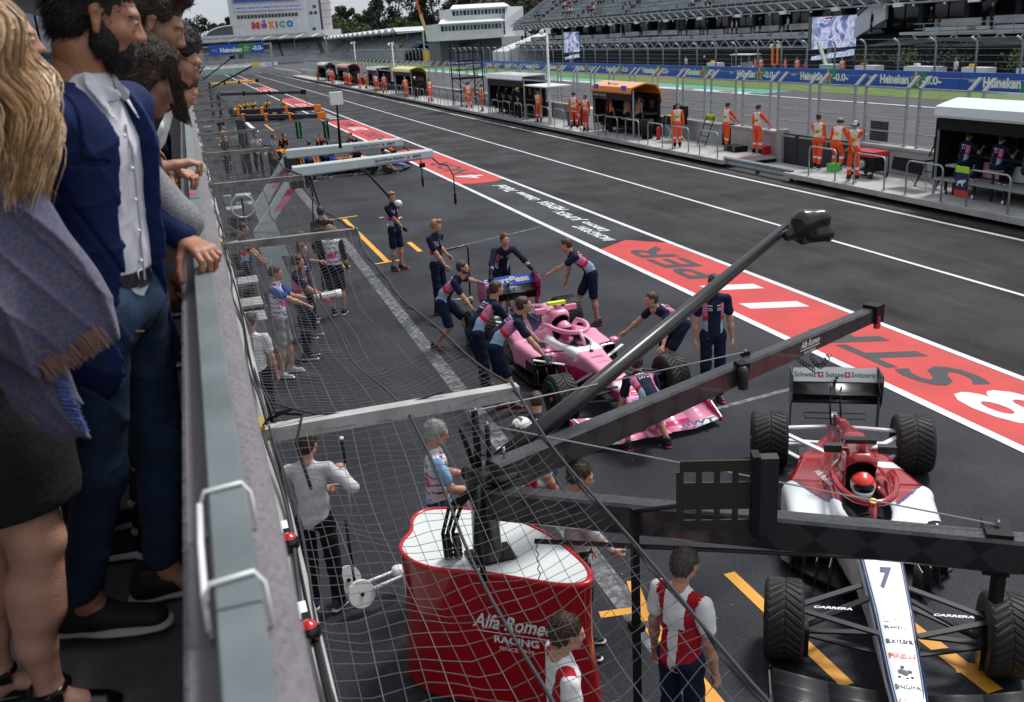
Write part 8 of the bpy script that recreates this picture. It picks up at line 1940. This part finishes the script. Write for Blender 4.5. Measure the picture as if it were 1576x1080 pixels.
for (x, y) in ((-.525, 2.335), (-.665, 2.47)):
    ob = MB(); ob.tube([tuple(L3(x + .036 * math.cos(t) - .003, y + .038 * math.sin(t), 3.562 + .006 * math.cos(t))) for t in np.linspace(0, 2 * PI, 16)], .011, BLACKG, 8, False); ob.box(tuple(L3(x + .02, y - .035, 3.562)), (.03, .03, .024), BLACKG); ob.build('ankle_strap', g)
    V, F, L = sdf_mesh([rc(L3(x - .02, y, 3.495), L3(x + .13, y, 3.487), .038, .036, flat=.35, vdir=(0, 0, 1)), rc(L3(x + .07, y, 3.505), L3(x + .12, y, 3.495), .036, .032, flat=.7, vdir=(0, 0, 1)), rc(L3(x - .035, y, 3.56), L3(x - .03, y, 3.5), .028, .032, flat=.7)], .007, .012); geo('shoe', (V, F, L * 0), [BLACKG], g)
# shawl material
SHW = bpy.data.materials.new('patterned_shawl'); SHW.use_nodes = True; _t = SHW.node_tree; _b = _t.nodes['Principled BSDF']; _b.inputs['Roughness'].default_value = .85; _b.inputs['Sheen Weight'].default_value = .3
tc = _t.nodes.new('ShaderNodeTexCoord'); vo = _t.nodes.new('ShaderNodeTexVoronoi'); vo.feature = 'DISTANCE_TO_EDGE'; vo.inputs['Scale'].default_value = 60; _t.links.new(tc.outputs['Object'], vo.inputs[0]); rr = _t.nodes.new('ShaderNodeValToRGB'); rr.color_ramp.elements[0].position = .02; rr.color_ramp.elements[0].color = (.16, .09, .09, 1); rr.color_ramp.elements[1].position = .06; rr.color_ramp.elements[1].color = (.05, .06, .125, 1); _t.links.new(vo.outputs[0], rr.inputs[0]); _t.links.new(rr.outputs[0], _b.inputs['Base Color'])
nz = _t.nodes.new('ShaderNodeTexNoise'); nz.inputs['Scale'].default_value = 400; bp = _t.nodes.new('ShaderNodeBump'); bp.inputs['Strength'].default_value = .3; bp.inputs['Distance'].default_value = .003; _t.links.new(tc.outputs['Object'], nz.inputs[0]); _t.links.new(nz.outputs[0], bp.inputs['Height']); _t.links.new(bp.outputs[0], _b.inputs['Normal'])
FR = mat('fringe_copper', (.3, .17, .14), .85); FRB = mat('fringe_blue', (.07, .1, .3), .85)
vd = _n(L3(0, 1.4, 4.9) - L3(0, 2.4, 4.6))
Wn = [((-.50, 2.22, 4.93), (-.36, 2.20, 4.78), .11, .085), ((-.36, 2.20, 4.78), (-.30, 2.18, 4.62), .085, .080), ((-.30, 2.18, 4.62), (-.275, 2.17, 4.545), .078, .07), ((-.52, 2.18, 4.90), (-.44, 2.14, 4.66), .12, .10), ((-.60, 2.18, 4.86), (-.56, 2.14, 4.62), .12, .12), ((-.46, 2.17, 4.68), (-.36, 2.16, 4.56), .09, .06)]
fold2 = lambda P: -.014 * (1 - np.abs(np.sin(P[..., 1] * 17 + P[..., 2] * 9 + .8 * np.sin(P[..., 2] * 9)))) ** 3 - .005 * (1 - np.abs(np.sin(P[..., 1] * 34 + P[..., 2] * 25))) ** 4
V, F, L = sdf_mesh([rc(L3(*a), L3(*c), r0, r1, flat=.4, vdir=vd) for a, c, r0, r1 in Wn], .0055, .03, noise=fold2); sw = geo('shawl', (V, F, L * 0), [SHW], g)
V, F, L = sdf_mesh([rc(L3(-.40, 2.20, 4.60), L3(-.36, 2.19, 4.40), .05, .055, flat=.3, vdir=vd), rc(L3(-.36, 2.19, 4.42), L3(-.335, 2.18, 4.33), .052, .03, flat=.3, vdir=vd)], .0055, .02, noise=fold2); geo('shawl_end', (V, F, L * 0), [SHW], g)
b = MB()
r = np.random.RandomState(3)
for i in range(150):
    t = i / 149; a = np.array([-.205, 2.14, 4.53]) * (1 - t) + np.array([-.335, 2.14, 4.468]) * t + r.randn(3) * .004; b.tube([tuple(L3(*(a + (-.012, 0, .02)))), tuple(L3(*(a + (.0, 0, -.005)))), tuple(L3(*(a + (.006 + .004 * r.randn(), .003 * r.randn(), -.022))))], [.0022, .0018, .0008], FR, 3)
b.build('fringe', sw)
b = MB()
for i in range(46):
    t = i / 45; a = np.array([-.325, 2.16, 4.52]) * (1 - t) + np.array([-.297, 2.165, 4.32]) * t + r.randn(3) * .002; b.tube([tuple(L3(*(a + (-.012, 0, 0)))), tuple(L3(*(a + (.008, 0, -.006)))), tuple(L3(*(a + (.018, .003 * r.randn(), -.012))))], [.003, .0025, .001], FRB, 4)
b.build('fringe', sw)
# blonde hair: volume plus wavy strands
HB1 = mat('blonde_hair', (.42, .25, .12), .38, nscale=30, namt=.4, bump=.5, bscale=120); HB2 = mat('blonde_light', (.62, .45, .28), .35); HB3 = mat('blonde_dark', (.24, .13, .06), .45)
V, F, L = sdf_mesh([el(L3(-.36, 2.31, 5.17), (.088, .1, .105)), rc(L3(-.37, 2.28, 5.12), L3(-.37, 2.25, 4.92), .078, .066), rc(L3(-.365, 2.24, 4.95), L3(-.33, 2.2, 4.84), .05, .03)], .009, .05, noise=lambda P: .006 * np.sin(P[..., 1] * 90 + P[..., 2] * 22) + .004 * np.sin(P[..., 0] * 110 + P[..., 2] * 30)); hr = geo('hair', (V, F, L * 0), [HB3], g)
b = MB(); r = np.random.RandomState(5)
for i in range(64):
    th = i / 64 * 2 * PI * 3 + r.rand(); lay = .8 + .2 * r.rand(); ln = .30 + .16 * r.rand(); ph = th * 1.0 + r.rand(); amp = .016 + .012 * r.rand()
    cx_, cy_ = .100 * lay * math.cos(th), .108 * lay * math.sin(th); tip = .5 + .3 * r.rand()
    for j in range(25):
        o_ = r.randn(3) * .0095; P_ = []; lj = ln * (.93 + .1 * r.rand()); n_ = 17; a_ = amp * (.9 + .2 * r.rand())
        for t in np.linspace(0, 1, n_):
            w_ = math.sin(t * 10.5 + ph) * a_ * min(1, t * 1.8); w2 = math.cos(t * 10.5 + ph) * a_ * min(1, t * 1.8); cl = (.55 + .45 * min(1, t * 5)) * (1 + .06 * math.sin(3 * t)) * (1 - .45 * max(0, t - .6)); q = 1 - tip * max(0, t - .45)
            P_.append(L3(-.365 + cx_ * cl + .045 * t * t + w_ + o_[0] * q * (.4 + t), 2.31 + cy_ * cl - .07 * t * t + w2 * .8 + o_[1] * q * (.4 + t), 5.275 - .02 * (1 - min(1, t * 5)) - .09 * (t if t < .2 else .2) - lj * t))
        R0 = .0013 + .0011 * r.rand()
        b.tube(P_, [R0 * (1 - .75 * t ** 3) for t in np.linspace(0, 1, n_)], (HB1, HB1, HB2, HB3)[r.randint(4)], 3, False, False)
tag(b.build('strands', hr), kind='stuff')

# --- the others along the rail
FW = dict(vox=.0085)
rz = face(1, -.1); loc, h_, l_ = lean_to(-.075, 3.58, 5.20, (-.33, 0, TZ), rz, head=(4, 12))
g1, k1 = person('brown haired man leaning over the rail right behind the blazer man', loc, rz, dict(h=h_, lean=l_, head=(4, 12), rh=(.2, .16, .92), lh=(-.2, .16, .92)), top='x', top_mat=fabric('dark_knit', (.03, .02, .02)), sleeve='long', bottom='trousers', bot_mat=BLACKC, hair='quiff', hair_mat=HAIRM, skin=SKIN2, vox=.008)
FLO = bpy.data.materials.new('floral_fabric'); FLO.use_nodes = True; _t = FLO.node_tree; _b = _t.nodes['Principled BSDF']; _b.inputs['Roughness'].default_value = .8
tc = _t.nodes.new('ShaderNodeTexCoord'); vo = _t.nodes.new('ShaderNodeTexVoronoi'); vo.inputs['Scale'].default_value = 26; _t.links.new(tc.outputs['Object'], vo.inputs[0]); rr = _t.nodes.new('ShaderNodeValToRGB'); rr.color_ramp.elements[0].position = .30; rr.color_ramp.elements[0].color = (1, 1, 1, 1); rr.color_ramp.elements[1].position = .36; rr.color_ramp.elements[1].color = (0, 0, 0, 1); _t.links.new(vo.outputs['Distance'], rr.inputs[0])
r2_ = _t.nodes.new('ShaderNodeValToRGB'); r2_.color_ramp.interpolation = 'CONSTANT'; e = r2_.color_ramp.elements; e[0].color = (.55, .35, .05, 1); e[1].position = .35; e[1].color = (.5, .02, .02, 1); q = e.new(.6); q.color = (.6, .5, .35, 1); q = e.new(.8); q.color = (.15, .2, .03, 1); sp_ = _t.nodes.new('ShaderNodeSeparateColor'); _t.links.new(vo.outputs['Color'], sp_.inputs[0]); _t.links.new(sp_.outputs[0], r2_.inputs[0])
mx = _t.nodes.new('ShaderNodeMix'); mx.data_type = 'RGBA'; _t.links.new(rr.outputs[0], mx.inputs[0]); mx.inputs[6].default_value = (.012, .008, .014, 1); _t.links.new(r2_.outputs[0], mx.inputs[7]); _t.links.new(mx.outputs[2], _b.inputs['Base Color'])
rz = face(1, .1); loc, h_, l_ = lean_to(-.105, 3.22, 5.035, (-.32, 0, TZ), rz, head=(0, 22))
g2, k2 = person('woman in grey cardigan and floral dress bending over the rail', loc, rz, dict(h=h_, lean=l_, head=(0, 22), rh=wtarget(loc, rz, (-.2, 3.0, 4.42)), lh=wtarget(loc, rz, (-.16, 3.38, 4.42)), relbow=(.3, 1, -.2)), top='x', top_mat=mat('grey_knit', (.22, .22, .24), .9, nscale=160, namt=.35, bump=.6, bscale=260), sleeve='long', bottom='trousers', bot_mat=FLO, hair='long', hair_mat=HAIRM, skin=SKIN2, female=True, vox=.008)
V, F, L = sdf_mesh([rc(k2['pel'] + (0, 0, .02), k2['pel'] + (0, .02, -.30), .125, .19), rc(k2['pel'] + (.05, 0, -.1), k2['pel'] + (.10, .06, -.28), .1, .13), cutter(lambda Q: Q[..., 2] - (k2['pel'][2] - .30), .004)], .008, .04, noise=lambda P: .010 * np.sin(P[..., 0] * 30) * np.sin(P[..., 1] * 26)); geo('skirt', (V, F, L * 0), [FLO], g2)
V, F, L = sdf_mesh([rc(k2['waist'] + k2['fw'] * .055 + k2['rt'] * .02, k2['chest'] + k2['fw'] * .06 + k2['rt'] * .02, .085, .1, flat=.7, vdir=k2['fw']), rc(k2['chest'] + k2['fw'] * .05, k2['nb'] + k2['fw'] * .01, .08, .06)], .008, .03); geo('blouse', (V, F, L * 0), [SHIRTW], g2)
b = MB(); r = np.random.RandomState(8); HBx, hcx = k2['HB'], k2['hc']
for i in range(90):
    x = (.07 + .012 * r.rand()) * (1 if i % 2 else -1); y = .02 + .05 * r.rand(); P_ = [hcx + HBx @ np.array([x * .8, y * .6, .09]), hcx + HBx @ np.array([x, y + .02, .03])]; p = P_[-1]
    for t in range(6): p = p + np.array([.002 * math.sin(t + i), .002, -.022]); P_.append(p.copy())
    b.tube([tuple(q) for q in P_], [.0018] * 7 + [.0008], HAIRM, 3)
tag(b.build('hair_strands', g2), kind='stuff')
rz = face(1, -.05); loc, h_, l_ = lean_to(.01, 4.15, 5.09, (-.36, 0, TZ), rz, head=(0, 14))
g3, k3 = person('bearded man with glasses and slick hair in navy polo with a red stripe', loc, rz, dict(h=h_, lean=l_, head=(0, 14), rh=wtarget(loc, rz, (-.13, 4.02, 4.68)), lh=wtarget(loc, rz, (-.14, 4.22, 4.64))), top='polo_stripe', sleeve='short', bottom='trousers', bot_mat=BLACKC, hair='short', hair_mat=HAIRD, skin=SKIN, glasses=True, beard=True, vox=.009, rhmode='rail', lhmode='rail')
b = MB(); wr, el_ = k3['Rwr'], k3['Rel']; d = _n(wr - el_)
for dd, m in ((.0, WHITE), (.02, DRED)): b.lathe([(.031, -.006), (.033, 0), (.031, .006)], m, tuple(wr - d * (.02 + dd)), tuple(d), 14)
b.build('wristband', g3)
rz = face(1, 0); loc, h_, l_ = lean_to(-.02, 5.3, 4.93, (-.34, 0, TZ), rz, head=(0, 18))
person('person in white shirt leaning on the rail beyond the man with glasses', loc, rz, dict(h=h_, lean=l_, head=(0, 18), rh=(.2, .12, .9), lh=(-.2, .12, .9)), top='x', top_mat=WHITEC, sleeve='long', bottom='trousers', bot_mat=BLACKC, hair='long', hair_mat=HAIRM, vox=.013)
loc, h_, l_ = lean_to(.0, 6.4, 4.9, (-.34, 0, TZ), rz, head=(0, 18))
person('fair haired person in ochre top leaning out farther along the terrace', loc, rz, dict(h=h_, lean=l_, head=(0, 18), rh=(.2, .12, .9), lh=(-.2, .12, .9)), top='x', top_mat=fabric('ochre_cloth', (.5, .28, .05)), sleeve='long', bottom='trousers', bot_mat=BLACKC, hair='short', hair_mat=HAIRL, vox=.015)
person('dark haired person hidden behind the blazer man, only curls showing', (-.55, 3.25, TZ), face(1, 0), dict(h=1.80, lean=4), top='x', top_mat=BLACKC, sleeve='long', bottom='trousers', bot_mat=BLACKC, hair='long', hair_mat=HAIRM, vox=.012, shoe_mat=LEA)
for i, (y, x, m) in enumerate(((7.4, -.4, NAVYP), (8.6, -.4, WHITEC), (10.2, -.45, REDC), (12.2, -.4, BLACKC), (14.5, -.4, GREYC))):
    person('distant spectator in %s top along the terrace rail' % ('navy', 'white', 'red', 'black', 'grey')[i], (x, y, TZ), face(1, 0), dict(h=1.72, lean=8), top='x', top_mat=m, sleeve='long', bottom='trousers', vox=.02)
